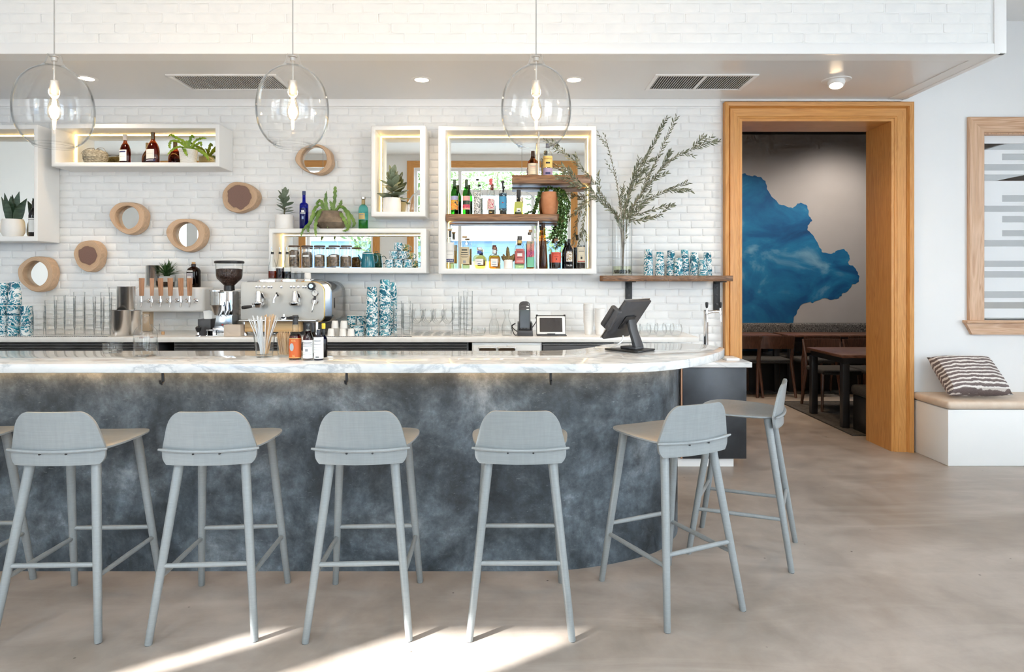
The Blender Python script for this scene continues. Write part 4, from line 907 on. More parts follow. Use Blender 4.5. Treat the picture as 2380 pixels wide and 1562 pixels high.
bottle('round frosted flask with a blue ribbon and silver cap', 1114, 575, 33, Yb, ZB, FLASK, glass('frosted_flask', (0.93, 0.89, 0.76), (0.70, 0.66, 0.52), 0.3), (0.6, pale_l), [(0.70, 0.84, 0.30, pm('blue_ribbon', (0.06, 0.12, 0.42), 0.5)), (0.86, 1.0, 0.36, steel)], [(0.18, 0.46, 70, paper)], [(0.33, 0.02, 40, print_grey), (0.22, 0.03, 22, print_navy)], sy=0.55, group=G_)
bottle('squat amber bottle with a white oval label and domed cap', 1149, 570, 27.5, Yb, ZB, SQUAT, bt_clear, (0.56, gold_l), [(0.64, 0.70, 0.36, nickel), (0.70, 0.80, 0.33, print_white), (0.82, 1.0, 0.40, pm('bronze_cap', (0.22, 0.10, 0.07), 0.25, 0.6), 0.8)], [(0.10, 0.42, 62, paper)], [(0.27, 0.02, 34, lab_blue), (0.16, 0.02, 40, print_navy)], n=3.2, sy=0.8, group=G_)
lab_rose = pm('rose_label', (0.62, 0.17, 0.16), 0.6)
bottle('clear bottle with an arched rose red label', 1208, 549, 24, Yb, ZB, [(0, 0.005), (0.93, 0), (1, 0.03), (1, 0.62), (0.92, 0.68), (0.66, 0.76), (0.44, 0.82), (0.42, 0.84), (0.42, 1.0)], bt_clear, (0.6, pale_l), [(0.78, 0.87, 0.44, print_gold), (0.89, 1.0, 0.46, pm('grey_stopper', (0.12, 0.11, 0.10), 0.5))], [(0.16, 0.54, 130, lab_rose), (0.54, 0.61, 84, lab_rose)], [(0.38, 0.09, 50, paper), (0.33, 0.012, 60, print_black), (0.24, 0.008, 70, paper), (0.21, 0.008, 70, paper)], [('TARIS', 0.51, 0.07, print_black)], n=2.6, sy=0.8, group=G_)
rainb = lab_mat('sunset_label', [(0.0, (0.42, 0.08, 0.38)), (0.42, (0.70, 0.14, 0.20)), (0.56, (0.80, 0.40, 0.28)), (0.66, (0.16, 0.50, 0.30))], 9, (1, 1, 1.2), 0.3, 'LINEAR')
bottle('slim bottle with a vertical purple to green script label', 1233, 534, 18.5, Yb, ZB, TALL, bt_clear, (0.24, gold_l), [(0.93, 1.0, 0.46, cork)], [(0.04, 0.30, 110, pm('mint_label', (0.20, 0.55, 0.36), 0.55)), (0.30, 0.70, 110, rainb)], (), [('Dulzinea', 0.48, 0.11, print_black, PI/2)], n=3, sy=0.9, group=G_)
bottle('tall conical amber bottle with a dark stopper', 1262.5, 518, 22, Yb, ZB, CONE, glass('honey_glass', (0.62, 0.38, 0.08), (0.20, 0.08, 0.01)), (0.62, amber_l), [(0.90, 0.985, 0.42, pm('brown_stopper', (0.05, 0.022, 0.016), 0.35), 1.15), (0.985, 1.0, 0.54, black_plastic)], (), [(0.10, 0.012, 60, amber_g), (0.06, 0.012, 60, amber_g)], group=G_)
coral = pm('coral_label', (0.78, 0.13, 0.075), 0.6)
bottle('dark liqueur bottle with a square coral red label', 1292.5, 553, 23, Yb, ZB, [(0, 0.005), (0.93, 0), (1, 0.03), (1, 0.62), (0.94, 0.69), (0.70, 0.735), (0.42, 0.75), (0.39, 0.78), (0.39, 0.99), (0.39, 1.0)], bt_clear, (0.24, dark_l), [(0.90, 0.97, 0.42, cork), (0.97, 1.0, 0.46, black_plastic)], [(0.20, 0.53, 150, coral)], [(0.28, 0.06, 8, print_black), (0.39, 0.012, 50, print_red), (0.47, 0.012, 90, print_red)], group=G_)
sunb = lab_mat('white_leaf_print', [(0.0, (0.78, 0.78, 0.80)), (0.50, (0.62, 0.42, 0.12)), (0.58, (0.010, 0.010, 0.016))], 55, (1, 1, 1), 2.0)
bottle('black wine bottle with a white leaf burst print', 1322.5, 556, 19.5, Yb, ZB, WINE, black_g, None, [(0.86, 1.0, 0.40, black_plastic)], [(0.24, 0.58, 90, sunb)], (), [('TALEA', 0.11, 0.075, print_white)], group=G_)
bottle('dark bottle with a cream label at the right end of the bottom row', 1350.5, 540, 19.5, Yb, ZB, SPIRIT, bt_clear, (0.62, dark_l), [(0.85, 1.0, 0.38, black_plastic)], [(0.17, 0.60, 140, cream_p)], [(0.50, 0.01, 60, print_grey), (0.46, 0.012, 70, print_black), (0.36, 0.008, 40, print_grey), (0.26, 0.07, 24, print_black), (0.19, 0.022, 100, print_red)], n=2.6, sy=0.9, group=G_)
# long upper box
GC = 'cognac bottles in the long upper box'
bottle('cognac bottle with a white and blue label and a white capsule', 291, 313, 27, 5.25, ZU, COGNAC, glass('cognac_glass', (0.62, 0.22, 0.06), (0.28, 0.06, 0.015)), (0.66, cognac_l), [(0.80, 1.0, 0.36, pm('pale_capsule', (0.50, 0.46, 0.44), 0.4))], [(0.08, 0.46, 92, print_white), (0.37, 0.42, 74, print_navy)], [(0.23, 0.006, 70, print_grey)], sy=0.7, group=GC, rz=R(-14))
bottle('taller cognac bottle with a cream label and a dark capsule', 355.5, 308, 32, 5.24, ZU, COGNAC, glass('cognac_glass_2', (0.66, 0.24, 0.07), (0.28, 0.06, 0.015)), (0.66, cognac_l), [(0.78, 1.0, 0.28, pm('olive_capsule', (0.14, 0.11, 0.07), 0.35))], [(0.14, 0.44, 84, paper), (0.06, 0.11, 100, print_navy)], [(0.30, 0.006, 60, print_grey), (0.08, 0.018, 70, print_white)], sy=0.7, group=GC, rz=R(-14))
bottle('dark wine bottle with a white label beside the snake plant', 79, 468, 21, 5.27, ZL, WINE, black_g, None, [(0.8, 1.0, 0.40, black_plastic)], [(0.13, 0.52, 180, print_white)], [(0.47, 0.02, 100, print_grey)], name='wine_bottle')
# on top of the low box
bottle('cobalt blue bottle with white print on the low box shelf', 706.5, 444.5, 20, 5.27, ZJT, [(0, 0.005), (0.93, 0), (1, 0.02), (1, 0.62), (0.95, 0.66), (0.66, 0.69), (0.40, 0.705), (0.36, 0.74), (0.34, 1.0)], cobalt_g, (0.55, liquid('blue_gin', (0.10, 0.14, 0.72))), [(0.90, 1.0, 0.40, pm('blue_cap', (0.03, 0.05, 0.16), 0.4))], (), [(0.44, 0.05, 40, print_white), (0.405, 0.022, 70, print_white), (0.26, 0.07, 24, pm('pale_blue_print', (0.35, 0.45, 0.75), 0.5))], name='gin_bottle')
bottle('aqua glass bottle with a gold label and silver stopper', 844.5, 458, 22.5, 5.27, ZJT, [(0, 0.005), (0.93, 0), (1, 0.02), (1, 0.58), (0.93, 0.66), (0.72, 0.725), (0.42, 0.755), (0.36, 0.78), (0.35, 0.92)], aqua_g, (0.28, green_l), [(0.75, 0.92, 0.37, pm('tan_neck_wrap', (0.45, 0.34, 0.16), 0.6)), (0.925, 1.0, 0.50, steel)], [(0.30, 0.49, 84, pm('gold_label', (0.60, 0.45, 0.18), 0.5))], [(0.43, 0.02, 50, print_grey), (0.36, 0.01, 40, print_grey)], name='gin_bottle', rz=R(-12))
# on the tap box, bar and machine
TBZ = PZ(668, 5.24)
bottle('brown apothecary gin bottle with cork on the white tap box', 450, 609, 30.5, 5.33, TBZ, [(r, z*0.92) for r, z in APOTH], brown_g, (0.6, dark_l), [(0.90, 1.0, 0.26, cork)], [(0.14, 0.56, 62, pm('grey_lilac_label', (0.46, 0.43, 0.46), 0.6))], [(0.26, 0.17, 38, paper), (0.61, 0.05, 60, paper)], name='gin_bottle', rz=R(-12))
YB = 3.22
bb = bottle('large clear water bottle standing on the marble bar', 338.5, 731, 50, 3.27, BAR_Z, [(0, 0.012), (0.90, 0.0), (1.0, 0.03), (1.0, 0.52), (0.95, 0.60), (0.72, 0.69), (0.42, 0.74), (0.33, 0.77), (0.34, 0.99), (0.36, 1.0)], thick, (0.44, water), [(0.955, 1.0, 0.33, bt_clear)], (), name='water_bottle')
GB = 'sauce and bitters bottles on the bar'
lab_fire = pm('red_orange_label', (0.66, 0.13, 0.025), 0.5)
ob = bottle('orange labelled syrup bottle with a black neck wrap', 686.5, 733, 28.5, 3.12, BAR_Z, [(0, 0.006), (0.93, 0), (1.0, 0.03), (1.0, 0.48), (0.92, 0.54), (0.66, 0.61), (0.50, 0.66), (0.48, 0.80), (0.40, 0.83), (0.38, 0.93), (0.42, 0.95), (0.42, 1.0)], bt_clear, (0.54, liquid('red_syrup', (0.40, 0.05, 0.02))), [(0.79, 0.955, 0.46, black_plastic, 0.9), (0.955, 1.0, 0.48, black_plastic)], [(0.04, 0.485, 170, lab_fire)], [(0.475, 0.012, 170, print_gold), (0.045, 0.012, 170, print_gold)], [('ANS', 0.43, 0.055, print_gold), ('16', 0.09, 0.075, print_gold)], name='syrup_bottle', group=GB)
md = MB().lathe([(0, 0.0), (0.011, 0.0)], 24).build('portrait_medallion', pm('medallion_grey', (0.42, 0.47, 0.50), 0.5), ob)
md.location = (-0.008, -0.0290, 0.29*(PZ(733, 3.12)-BAR_Z)); md.rotation_euler = (R(90), 0, R(-16)); md.scale = (1.0, 1.7, 1)
bottle('small bitters bottle with purple liquid and a white label', 716, 752, 23, 3.10, BAR_Z, [(0, 0.006), (0.93, 0), (1.0, 0.02), (1.0, 0.58), (0.92, 0.64), (0.62, 0.76), (0.45, 0.82), (0.44, 1.0)], bt_clear, (0.80, liquid('berry_bitters', (0.28, 0.02, 0.06))), [(0.82, 0.86, 0.52, bt_clear), (0.84, 1.0, 0.46, black_plastic, 0.95)], [(0.05, 0.55, 160, print_white)], [(0.46, 0.03, 120, print_grey), (0.42, 0.012, 130, print_grey), (0.38, 0.012, 130, print_grey), (0.24, 0.07, 30, print_grey), (0.2, 0.006, 110, print_grey), (0.16, 0.006, 110, print_grey)], name='bitters_bottle', group=GB)
bottle('small white bitters bottle with a white dropper cap', 740.5, 766, 22, 3.10, BAR_Z, [(0, 0.006), (0.93, 0), (1.0, 0.02), (1.0, 0.70), (0.94, 0.76), (0.55, 0.80), (0.42, 0.83), (0.40, 1.0)], pm('dark_bottle', (0.02, 0.02, 0.03), 0.2), None, [(0.80, 1.0, 0.40, print_white)], [(0.05, 0.755, 200, print_white)], [(0.62, 0.03, 80, print_grey), (0.52, 0.014, 110, print_grey), (0.42, 0.006, 100, print_grey), (0.34, 0.006, 100, print_grey), (0.26, 0.006, 100, print_grey), (0.09, 0.035, 40, print_black)], name='bitters_bottle', group=GB)
bottle('small blue bitters bottle with a yellow topped dropper', 752, 752, 17, 3.22, BAR_Z, [(0, 0.006), (0.93, 0), (1.0, 0.02), (1.0, 0.50), (0.92, 0.56), (0.6, 0.62), (0.45, 0.66), (0.44, 0.8)], glass('ink_blue_glass', (0.02, 0.025, 0.16), (0.005, 0.008, 0.05)), (0.4, dark_l), [(0.66, 0.84, 0.46, black_plastic), (0.84, 1.0, 0.50, pm('yellow_bulb', (0.82, 0.58, 0.05), 0.5))], (), name='bitters_bottle', group=GB)
bottle('dark bitters bottle standing behind the purple one', 727, 750, 19, 3.26, BAR_Z, [(0, 0.006), (0.93, 0), (1.0, 0.02), (1.0, 0.58), (0.6, 0.68), (0.45, 0.72), (0.44, 0.95)], brown_g, (0.5, dark_l), [(0.70, 1.0, 0.48, black_plastic)], [(0.1, 0.5, 150, print_white)], name='bitters_bottle', group=GB)

# ================================================================ WOOD SLICE DISCS AND MIRRORS ON THE WALL
def disc_wood():
    m, t, b = newmat('log_slice'); v = coords(t); sep = nd(t, 'ShaderNodeSeparateXYZ'); t.links.new(v, sep.inputs[0])
    le = nd(t, 'ShaderNodeVectorMath', operation='LENGTH'); mp = coords(t, (1, 0.0, 1)); t.links.new(mp, le.inputs[0])
    n = noise(t, v, 11, 3, 0.5, 0.4)
    mu = nd(t, 'ShaderNodeMath', operation='MULTIPLY_ADD'); mu.inputs[1].default_value = 0.055; t.links.new(n, mu.inputs[0]); t.links.new(le.outputs['Value'], mu.inputs[2])
    return m, t, b, mu.outputs[0], n
def slice_mat(name, heart):
    m, t, b, d, n = disc_wood()
    m.name = name
    rg = nd(t, 'ShaderNodeMath', operation='MULTIPLY'); rg.inputs[1].default_value = 190; t.links.new(d, rg.inputs[0])
    fr = nd(t, 'ShaderNodeMath', operation='PINGPONG'); fr.inputs[1].default_value = 1.0; t.links.new(rg.outputs[0], fr.inputs[0])
    c = ramp(t, d, [(heart-0.004, (0.215, 0.115, 0.085)), (heart+0.002, (0.16, 0.085, 0.06)), (heart+0.005, (0.54, 0.35, 0.21)), (heart+0.05, (0.62, 0.42, 0.27))])
    c = mix(t, c, ramp(t, fr.outputs[0], [(0.0, (0.80,)*3), (1.0, (1.08,)*3)]), 0.6, 'MULTIPLY')
    t.links.new(c, b.inputs['Base Color']); b.inputs['Roughness'].default_value = 0.55; bump(t, b, n, 0.15, 0.004); return m
SLY = WALL_Y - 0.095
def log_disc(px, py, w, h, hole, label, seed, heart=0.06, tilt=0.0, bumps=()):
    rnd = random.Random(seed); rw, rh = M(w/2*0.96, SLY), M(h/2*0.98, SLY); N = 64; D = 0.085
    o = thing('log_mirror' if hole else 'log_slice', label, 'mirror' if hole else 'wall decoration', (PX(px, SLY), SLY, PZ(py, SLY)), group='log slices on the brick wall')
    ph = [rnd.uniform(0, 2*PI) for _ in range(4)]
    def rad(a): return 1 + 0.045*math.cos(2*a+ph[0]) + 0.04*math.cos(3*a+ph[1]) + 0.012*math.cos(7*a+ph[2]) + sum(k*math.exp(-((a-c+PI) % (2*PI)-PI)**2/0.06) for c, k in bumps)
    outl = [(math.cos(2*PI*k/N)*rw*rad(2*PI*k/N), math.sin(2*PI*k/N)*rh*rad(2*PI*k/N)) for k in range(N)]
    prof = [(0.955, 0.0), (0.985, 0.006), (1.0, 0.02), (1.01, 0.05), (1.0, D-0.004)]
    mat = slice_mat('log_slice_%d' % seed, heart if not hole else hole[0]*1.03+0.0)
    vs = []; fs = []
    rings = []
    if hole:
        hr, hx, hz = hole; ring_h = [(hx+hr*math.cos(2*PI*k/N)*(1+0.02*math.cos(3*2*PI*k/N+ph[3])), hz+hr*math.sin(2*PI*k/N)*(1.0+0.03*math.cos(2*2*PI*k/N+ph[3]))) for k in range(N)]
        rings.append([(x, 0.056, z) for x, z in ring_h]); rings.append([(x, 0.004, z) for x, z in ring_h]); rings.append([(x*1.03, 0.0, z*1.03) for x, z in ring_h])
    else: rings.append([(0, 0, 0)]); rings.append([(x*0.5, 0.0, z*0.5) for x, z in outl])
    for s_, y in prof: rings.append([(x*s_, y, z*s_) for x, z in outl])
    idx = []
    for r in rings: idx.append(len(vs)); vs += r
    for i in range(len(rings)-1):
        if len(rings[i]) == 1: fs += [(idx[i], idx[i+1]+(k+1) % N, idx[i+1]+k) for k in range(N)]
        else: fs += [(idx[i]+k, idx[i]+(k+1) % N, idx[i+1]+(k+1) % N, idx[i+1]+k) for k in range(N)]
    fs.append(tuple(range(idx[-1], idx[-1]+N)))
    MB().add(vs, fs).build('log_ring' if hole else 'log', mat, o, recalc=True, angle=50)
    if hole:
        mr = MB().lathe([(0, 0), (hr*1.06, 0)], 40); g = mr.build('mirror', mirror_m, o, smooth=False); g.rotation_euler = (R(90), 0, 0); g.location = (hx, 0.050, hz)
    o.rotation_euler = (0, tilt, 0)
log_disc(83, 636.5, 91, 81, (0.104, -0.004, 0.0), 'round log ring mirror above the stacked teal mugs', 11)
log_disc(203.5, 594, 70, 72, None, 'small log slice with round brown heartwood on the brick wall', 12, 0.102)
log_disc(296, 505.5, 87, 77, (0.098, -0.004, 0.0), 'log ring mirror between the long box shelf and the beer taps', 13)
log_disc(432, 545, 92, 82, (0.104, -0.004, 0.0), 'log ring mirror with brown streak above the beer taps', 14)
log_disc(556, 458, 84, 76, None, 'large log slice with dark heartwood right of the log mirrors', 15, 0.125)
log_disc(730.5, 369.5, 93, 69, (0.108, -0.004, 0.0), 'round log mirror below the middle pendant lamp', 16)

# ================================================================ WALL SHELF WITH VASE AND CUPS
SHY = 5.19; ZW = PZ(640.5, SHY)
n = 40; pl_ = []
x0, x1 = PX(1395, SHY), PX(1704, SHY)
for k in range(n+1):
    u = k/n; pl_.append((x0 + (x1-x0)*u, 0.010*math.sin(u*9)+0.006*math.sin(u*23+1) - (0.022*math.exp(-((u-0.58)/0.06)**2))*-1))
pl_[0] = (pl_[0][0]+0.0, 0.03)
shelf_poly = [(x, SHY+y) for x, y in pl_] + [(x1, WALL_Y-0.06), (PX(1668, SHY), WALL_Y-0.06), (PX(1668, SHY), WALL_Y-0.010), (x0+0.03, WALL_Y-0.010)]
live_edge = wood('live_edge_walnut', (0.085, 0.040, 0.020), (0.30, 0.155, 0.075), (0.15, 0.075, 0.035), 'X', 1.4, 0.35, ring=14)
ws = thing('wall_shelf', 'live edge walnut wall shelf on two iron brackets', 'shelf', (0, 0, 0))
MB().prism(shelf_poly, ZW-0.046, ZW).build('board', live_edge, ws, recalc=True, bevel=0.004, angle=30)
for px in (1461.5, 1666):
    x = PX(px, WALL_Y-0.02); y0 = WALL_Y-0.010; x = min(x, DX0-0.17)
    br = MB().box(x-0.028, x+0.028, y0-0.010, y0, ZW-0.29, ZW-0.047).box(x-0.028, x+0.028, y0-0.18, y0-0.010, ZW-0.055, ZW-0.047).build('bracket', iron, ws, bevel=0.0015)
    for dz in (-0.10, -0.165, -0.24): MB().lathe([(0.010, 0), (0.009, 0.003), (0.004, 0.005), (0, 0.005)], 14).build('bolt', dark_plastic, br).matrix_local = Matrix.Translation((x, y0-0.0103, ZW+dz)) @ Matrix.Rotation(R(90), 4, 'X')
# vase
VY = 5.28; VX = PX(1446, VY)
vz = thing('glass_vase', 'tall clear glass cylinder vase with dark pebbles', 'vase', (VX, VY, ZW+0.0006))
vr, vh = M(23.0, VY), PZ(512, VY)-ZW
MB().lathe([(0, 0.004), (vr*0.98, 0.0), (vr, 0.004), (vr, vh), (vr-0.004, vh), (vr-0.004, 0.012), (0, 0.012)], 40).build('cylinder', clear, vz, angle=50)
MB().lathe([(0, 0.013), (vr-0.005, 0.013), (vr-0.005, 0.075), (0, 0.075)], 32).build('water', liquid('vase_water', (0.88, 0.90, 0.78), (0.55, 0.58, 0.42)), vz, angle=50)
pb = MB(); rnd = random.Random(5)
for k in range(46):
    a, q = rnd.uniform(0, 2*PI), math.sqrt(rnd.random())*(vr-0.019); z = 0.024+rnd.random()*0.020; s = rnd.uniform(0.009, 0.013)
    pb.lathe([(0, -s*0.8), (s*0.8, -s*0.5), (s, 0), (s*0.8, s*0.5), (0, s*0.8)], 7, at=(q*math.cos(a), q*math.sin(a), z))
pb.build('pebbles', noisy('dark_pebble', (0.02, 0.02, 0.018), (0.10, 0.10, 0.09), 40, 0.35), vz)['kind'] = 'stuff'
olive_t = pm('olive_leaf', (0.135, 0.155, 0.085), 0.55); olive_b = pm('olive_leaf_pale', (0.36, 0.36, 0.26), 0.6); stem_m = noisy('olive_bark', (0.16, 0.13, 0.09), (0.30, 0.26, 0.19), 30, 0.8)
def olive_mat():
    m, t, b = newmat('olive_leaves'); g = nd(t, 'ShaderNodeNewGeometry'); n = noise(t, coords(t), 38, 1)
    c = ramp(t, n, [(0.35, (0.055, 0.070, 0.035)), (0.55, (0.15, 0.165, 0.095)), (0.68, (0.30, 0.31, 0.21))])
    c = mix(t, c, (0.36, 0.36, 0.27), g.outputs['Backfacing']); t.links.new(c, b.inputs['Base Color']); b.inputs['Roughness'].default_value = 0.5; return m
olive_m = olive_mat()
def olive(label, pts, y1, dens, seed, twigs=0, leaf=0.042):
    rnd = random.Random(seed); t = thing('olive_branch', label, 'branch', (VX, VY, ZW+0.02), group='olive branches in the glass vase')
    ys = [VY]*2 + [VY + (y1-VY)*((i+1)/(len(pts)-2)) for i in range(len(pts)-2)]
    pw = [Vector((PX(p[0], y)-VX, y-VY, PZ(p[1], y)-ZW-0.02)) for p, y in zip(pts, ys)]
    pw[0] = Vector((max(-vr+0.02, min(vr-0.02, pw[0].x)), rnd.uniform(-0.03, 0.03), 0.02))
    sp = [Vector(q) for q in smooth_poly([tuple(p) for p in pw], 8)]
    L = len(sp); MB().tube(sp, [0.0034*(1-0.8*i/(L-1))+0.0005 for i in range(L)], 6).build('stem', stem_m, t)
    lf = MB(); tw = MB()
    def leaves(path, start, dn):
        tot = sum((b-a).length for a, b in zip(path, path[1:])); acc = 0; side = 1
        for a, b in zip(path, path[1:]):
            seg = (b-a).length; d = (b-a).normalized(); k = max(1, int(seg*dn*1.35))
            for j in range(k):
                f = (acc + seg*j/k)/tot
                if f < start: continue
                p = a + (b-a)*(j/k); side = -side
                perp = Vector((-d.z, rnd.uniform(-0.7, 0.7), d.x)).normalized()*side
                dr = (d*rnd.uniform(0.75, 1.4) + perp*rnd.uniform(0.35, 0.8) + Vector((0, rnd.uniform(-0.35, 0.35), rnd.uniform(-0.25, 0.05)))).normalized()
                le = leaf*rnd.uniform(0.65, 1.25); w = le*rnd.uniform(0.10, 0.14); nrm = Vector((rnd.uniform(-1,1), -1.2, rnd.uniform(-0.6, 1))); sd_ = dr.cross(nrm).normalized()*w; up = dr.cross(sd_).normalized()*w*0.4
                q = [p, p+dr*le*0.3+sd_+up, p+dr*le*0.65+sd_*0.85+up, p+dr*le, p+dr*le*0.65-sd_*0.85+up, p+dr*le*0.3-sd_+up, p+dr*le*0.33, p+dr*le*0.66]
                lf.add(q, [(0,1,6), (1,2,7,6), (2,3,7), (3,4,7), (4,5,6,7), (5,0,6)])
            acc += seg
    leaves(sp, 0.30, dens)
    for k in range(twigs):
        i = rnd.randint(int(L*0.38), L-4); d = (sp[i+1]-sp[i]).normalized(); pr = Vector((-d.z, rnd.uniform(-0.5, 0.5), d.x)).normalized()*rnd.choice((-1, 1))
        q = [sp[i], sp[i]+d*0.05+pr*0.025, sp[i]+d*rnd.uniform(0.10, 0.17)+pr*rnd.uniform(0.04, 0.075)]
        q = [Vector(v) for v in smooth_poly([tuple(v) for v in q], 5)]; tw.tube(q, 0.0011, 5); leaves(q, 0.1, dens*1.1)
    if twigs: tw.build('twigs', stem_m, t)['kind'] = 'stuff'
    lf.build('foliage', olive_m, t, angle=80)['kind'] = 'stuff'
B0 = (1447, 632)
olive('upright olive branch leaning slightly left with a dark leafy tip', [B0, (1446, 520), (1436, 440), (1422, 375), (1403, 308)], 5.20, 55, 1, 5, 0.026)
olive('tall olive branch rising right of centre', [B0, (1449, 520), (1468, 430), (1505, 360), (1550, 272)], 5.24, 95, 2, 3)
olive('thin olive branch reaching highest beside the tall branch', [B0, (1452, 520), (1490, 450), (1530, 365), (1573, 268)], 5.20, 60, 3, 1)
olive('long olive branch stretching right to the doorway casing', [B0, (1454, 518), (1498, 440), (1560, 372), (1612, 345), (1675, 326)], 5.16, 85, 4, 8)
olive('olive branch spreading right at mid height', [B0, (1456, 518), (1515, 460), (1600, 424)], 5.15, 85, 5, 3)
olive('low olive branch spreading right', [B0, (1458, 518), (1505, 492), (1568, 474)], 5.16, 75, 6, 2)
olive('lowest short olive branch on the right', [B0, (1458, 522), (1490, 513), (1540, 500)], 5.18, 70, 7, 2)
olive('long olive branch arching left in front of the upper walnut shelf', [B0, (1442, 520), (1410, 470), (1368, 410), (1320, 362), (1284, 346)], 5.02, 75, 8, 6)
olive('olive branch reaching left below the upper walnut shelf', [B0, (1440, 520), (1408, 478), (1368, 440), (1306, 400)], 5.04, 80, 9, 6)
olive('drooping olive branch hanging left beside the large box', [B0, (1441, 520), (1412, 482), (1378, 455), (1358, 500), (1350, 560)], 5.08, 60, 10, 3)
olive('short dense olive branch in the middle of the vase', [B0, (1448, 520), (1462, 450), (1486, 366)], 5.22, 85, 11, 4)

# ================================================================ PLANTS
def blade(path, widths, nrm, fold=0.25, wave=0.0, wn=9, seed=0):
    """a leaf as a folded strip along a path"""
    rnd = random.Random(seed); path = [Vector(p) for p in path]; n = len(path); vs = []; fs = []
    nrm = Vector(nrm)
    for i, p in enumerate(path):
        t = (path[min(i+1, n-1)]-path[max(i-1, 0)]).normalized(); s = t.cross(nrm).normalized(); up = s.cross(t).normalized(); w = widths[i]
        a = w*(1+wave*math.sin(i*wn/2.0)); b = w*(1+wave*math.sin(i*wn/2.0+1.7))
        vs += [p - s*a + up*w*fold + up*wave*w*math.sin(i*2.1), p, p + s*b + up*w*fold - up*wave*w*math.sin(i*2.3)]
    for i in range(n-1):
        q = 3*i; fs += [(q, q+1, q+4, q+3), (q+1, q+2, q+5, q+4)]
    return MB().add(vs, fs)
def pot(prof, mat, parent, name='pot', segs=36): return MB().lathe(prof, segs).build(name, mat, parent, angle=50)
# snake plant
snake_m = noisy('snake_leaf', (0.015, 0.040, 0.022), (0.060, 0.105, 0.060), 16, 0.35, vs=(0.5, 0.5, 3.0), dist=1.0, rnd=True)
Y = 5.27; x = PX(30, Y)
t = thing('snake_plant', 'dark green snake plant in a rounded white pot', 'plant', (x, Y, ZL+0.0006))
pr, phh = M(24, Y), M(41, Y)
pot([(0, 0), (pr*0.75, 0), (pr*0.97, phh*0.25), (pr, phh*0.5), (pr*0.93, phh*0.85), (pr*0.86, phh), (pr*0.80, phh), (pr*0.84, phh*0.8), (0, phh*0.8)], ceramic, t)
rnd = random.Random(3)
for k, (dx, hgt, dy) in enumerate(((-27, 62, 0.0), (-15, 70, -0.02), (-8, 68, 0.03), (2, 62, -0.03), (17, 73, -0.01), (26, 50, 0.02), (36, 57, -0.015), (-4, 52, -0.045), (10, 48, 0.04))):
    b = Vector((M(dx*0.25, Y), dy*0.5, phh*0.78)); e = Vector((M(dx, Y), dy, phh*0.78 + M(hgt, Y)))
    pth = [b + (e-b)*s + Vector((M(dx, Y)*0.28*math.sin(s*PI)*-0.4, 0, 0)) for s in [j/9 for j in range(10)]]
    w = [M(v, Y) for v in (5, 7, 8.5, 9.5, 9.5, 9, 7.5, 5.5, 3, 0.4)]
    blade(pth, w, (dx*0.02, -1, 0.25), 0.28).build('leaf', snake_m, t, angle=70)
# rubbery plants with oval leaves
jade_m = noisy('oval_leaf', (0.15, 0.20, 0.135), (0.27, 0.32, 0.235), 22, 0.42, rnd=True)
def oval_leaf():
    vs = []; fs = []; n = 8
    for i in range(n+1):
        s = i/n; w = 0.5*math.sin(PI*min(1, s**0.8))**0.75*(0.55+0.45*s) if 0 < i < n else (0.06 if i == 0 else 0.03)
        vs += [(-w*0.5, s, 0.10*w+0.12*s*s), (0, s, 0.12*s*s), (w*0.5, s, 0.10*w+0.12*s*s)]
    for i in range(n): q = 3*i; fs += [(q, q+1, q+4, q+3), (q+1, q+2, q+5, q+4)]
    me = bpy.data.meshes.new('leaf'); me.from_pydata(vs, [], fs); me.polygons.foreach_set('use_smooth', [True]*len(fs)); me.materials.append(jade_m); return me
oval = oval_leaf()
def jade(label, px, Y, z0, pw, ph, lw, lh, n, seed, lean=0.0):
    rnd = random.Random(seed); t = thing('potted_plant', label, 'plant', (PX(px, Y), Y, z0+0.0006)); r, h = M(pw/2, Y), M(ph, Y)
    pot([(0, 0), (r*0.90, 0), (r*0.98, 0.006), (r, h*0.5), (r*0.97, h-0.003), (r*0.94, h), (r*0.88, h-0.002), (r*0.88, h*0.85), (0, h*0.85)], ceramic, t)
    MB().lathe([(0, h*0.86), (r*0.88, h*0.86)], 20).build('soil', soil, t)
    H = M(lh, Y); W_ = M(lw/2, Y)
    MB().tube([(0, 0, h*0.8), (lean*0.3, 0, h+H*0.4), (lean, 0, h+H*0.86)], [0.007, 0.005, 0.003], 7).build('stem', noisy('green_stem_%d' % seed, (0.10, 0.09, 0.05), (0.18, 0.16, 0.09), 20, 0.7), t)
    for k in range(n):
        f = (k+0.5)/n; a = k*2.39996; z = h + H*(0.02 + 0.80*f); el = R(-8 + 78*f**1.3) + rnd.uniform(-0.2, 0.2); L = W_*(1.08 - 0.25*f)*rnd.uniform(0.8, 1.1)
        o = link('leaf', oval, t); o.location = (lean*f, 0, z - L*0.10)
        o.rotation_euler = Matrix.Rotation(a, 3, 'Z').to_4x4().to_3x3().to_euler(); o.rotation_euler = (Matrix.Rotation(a, 3, 'Z') @ Matrix.Rotation(el, 3, 'X') @ Matrix.Rotation(rnd.uniform(-0.4, 0.4), 3, 'Y')).to_euler(); o.scale = (L*1.45, L*1.05, L)
jade('grey green jade-like plant in a white pot on the low box shelf', 661, 5.27, ZJT, 42, 33, 46, 62, 34, 4)
jade('grey green plant in a white pot inside the small square box', 910.5, 5.27, ZS, 43, 34, 60, 66, 34, 5, 0.006)
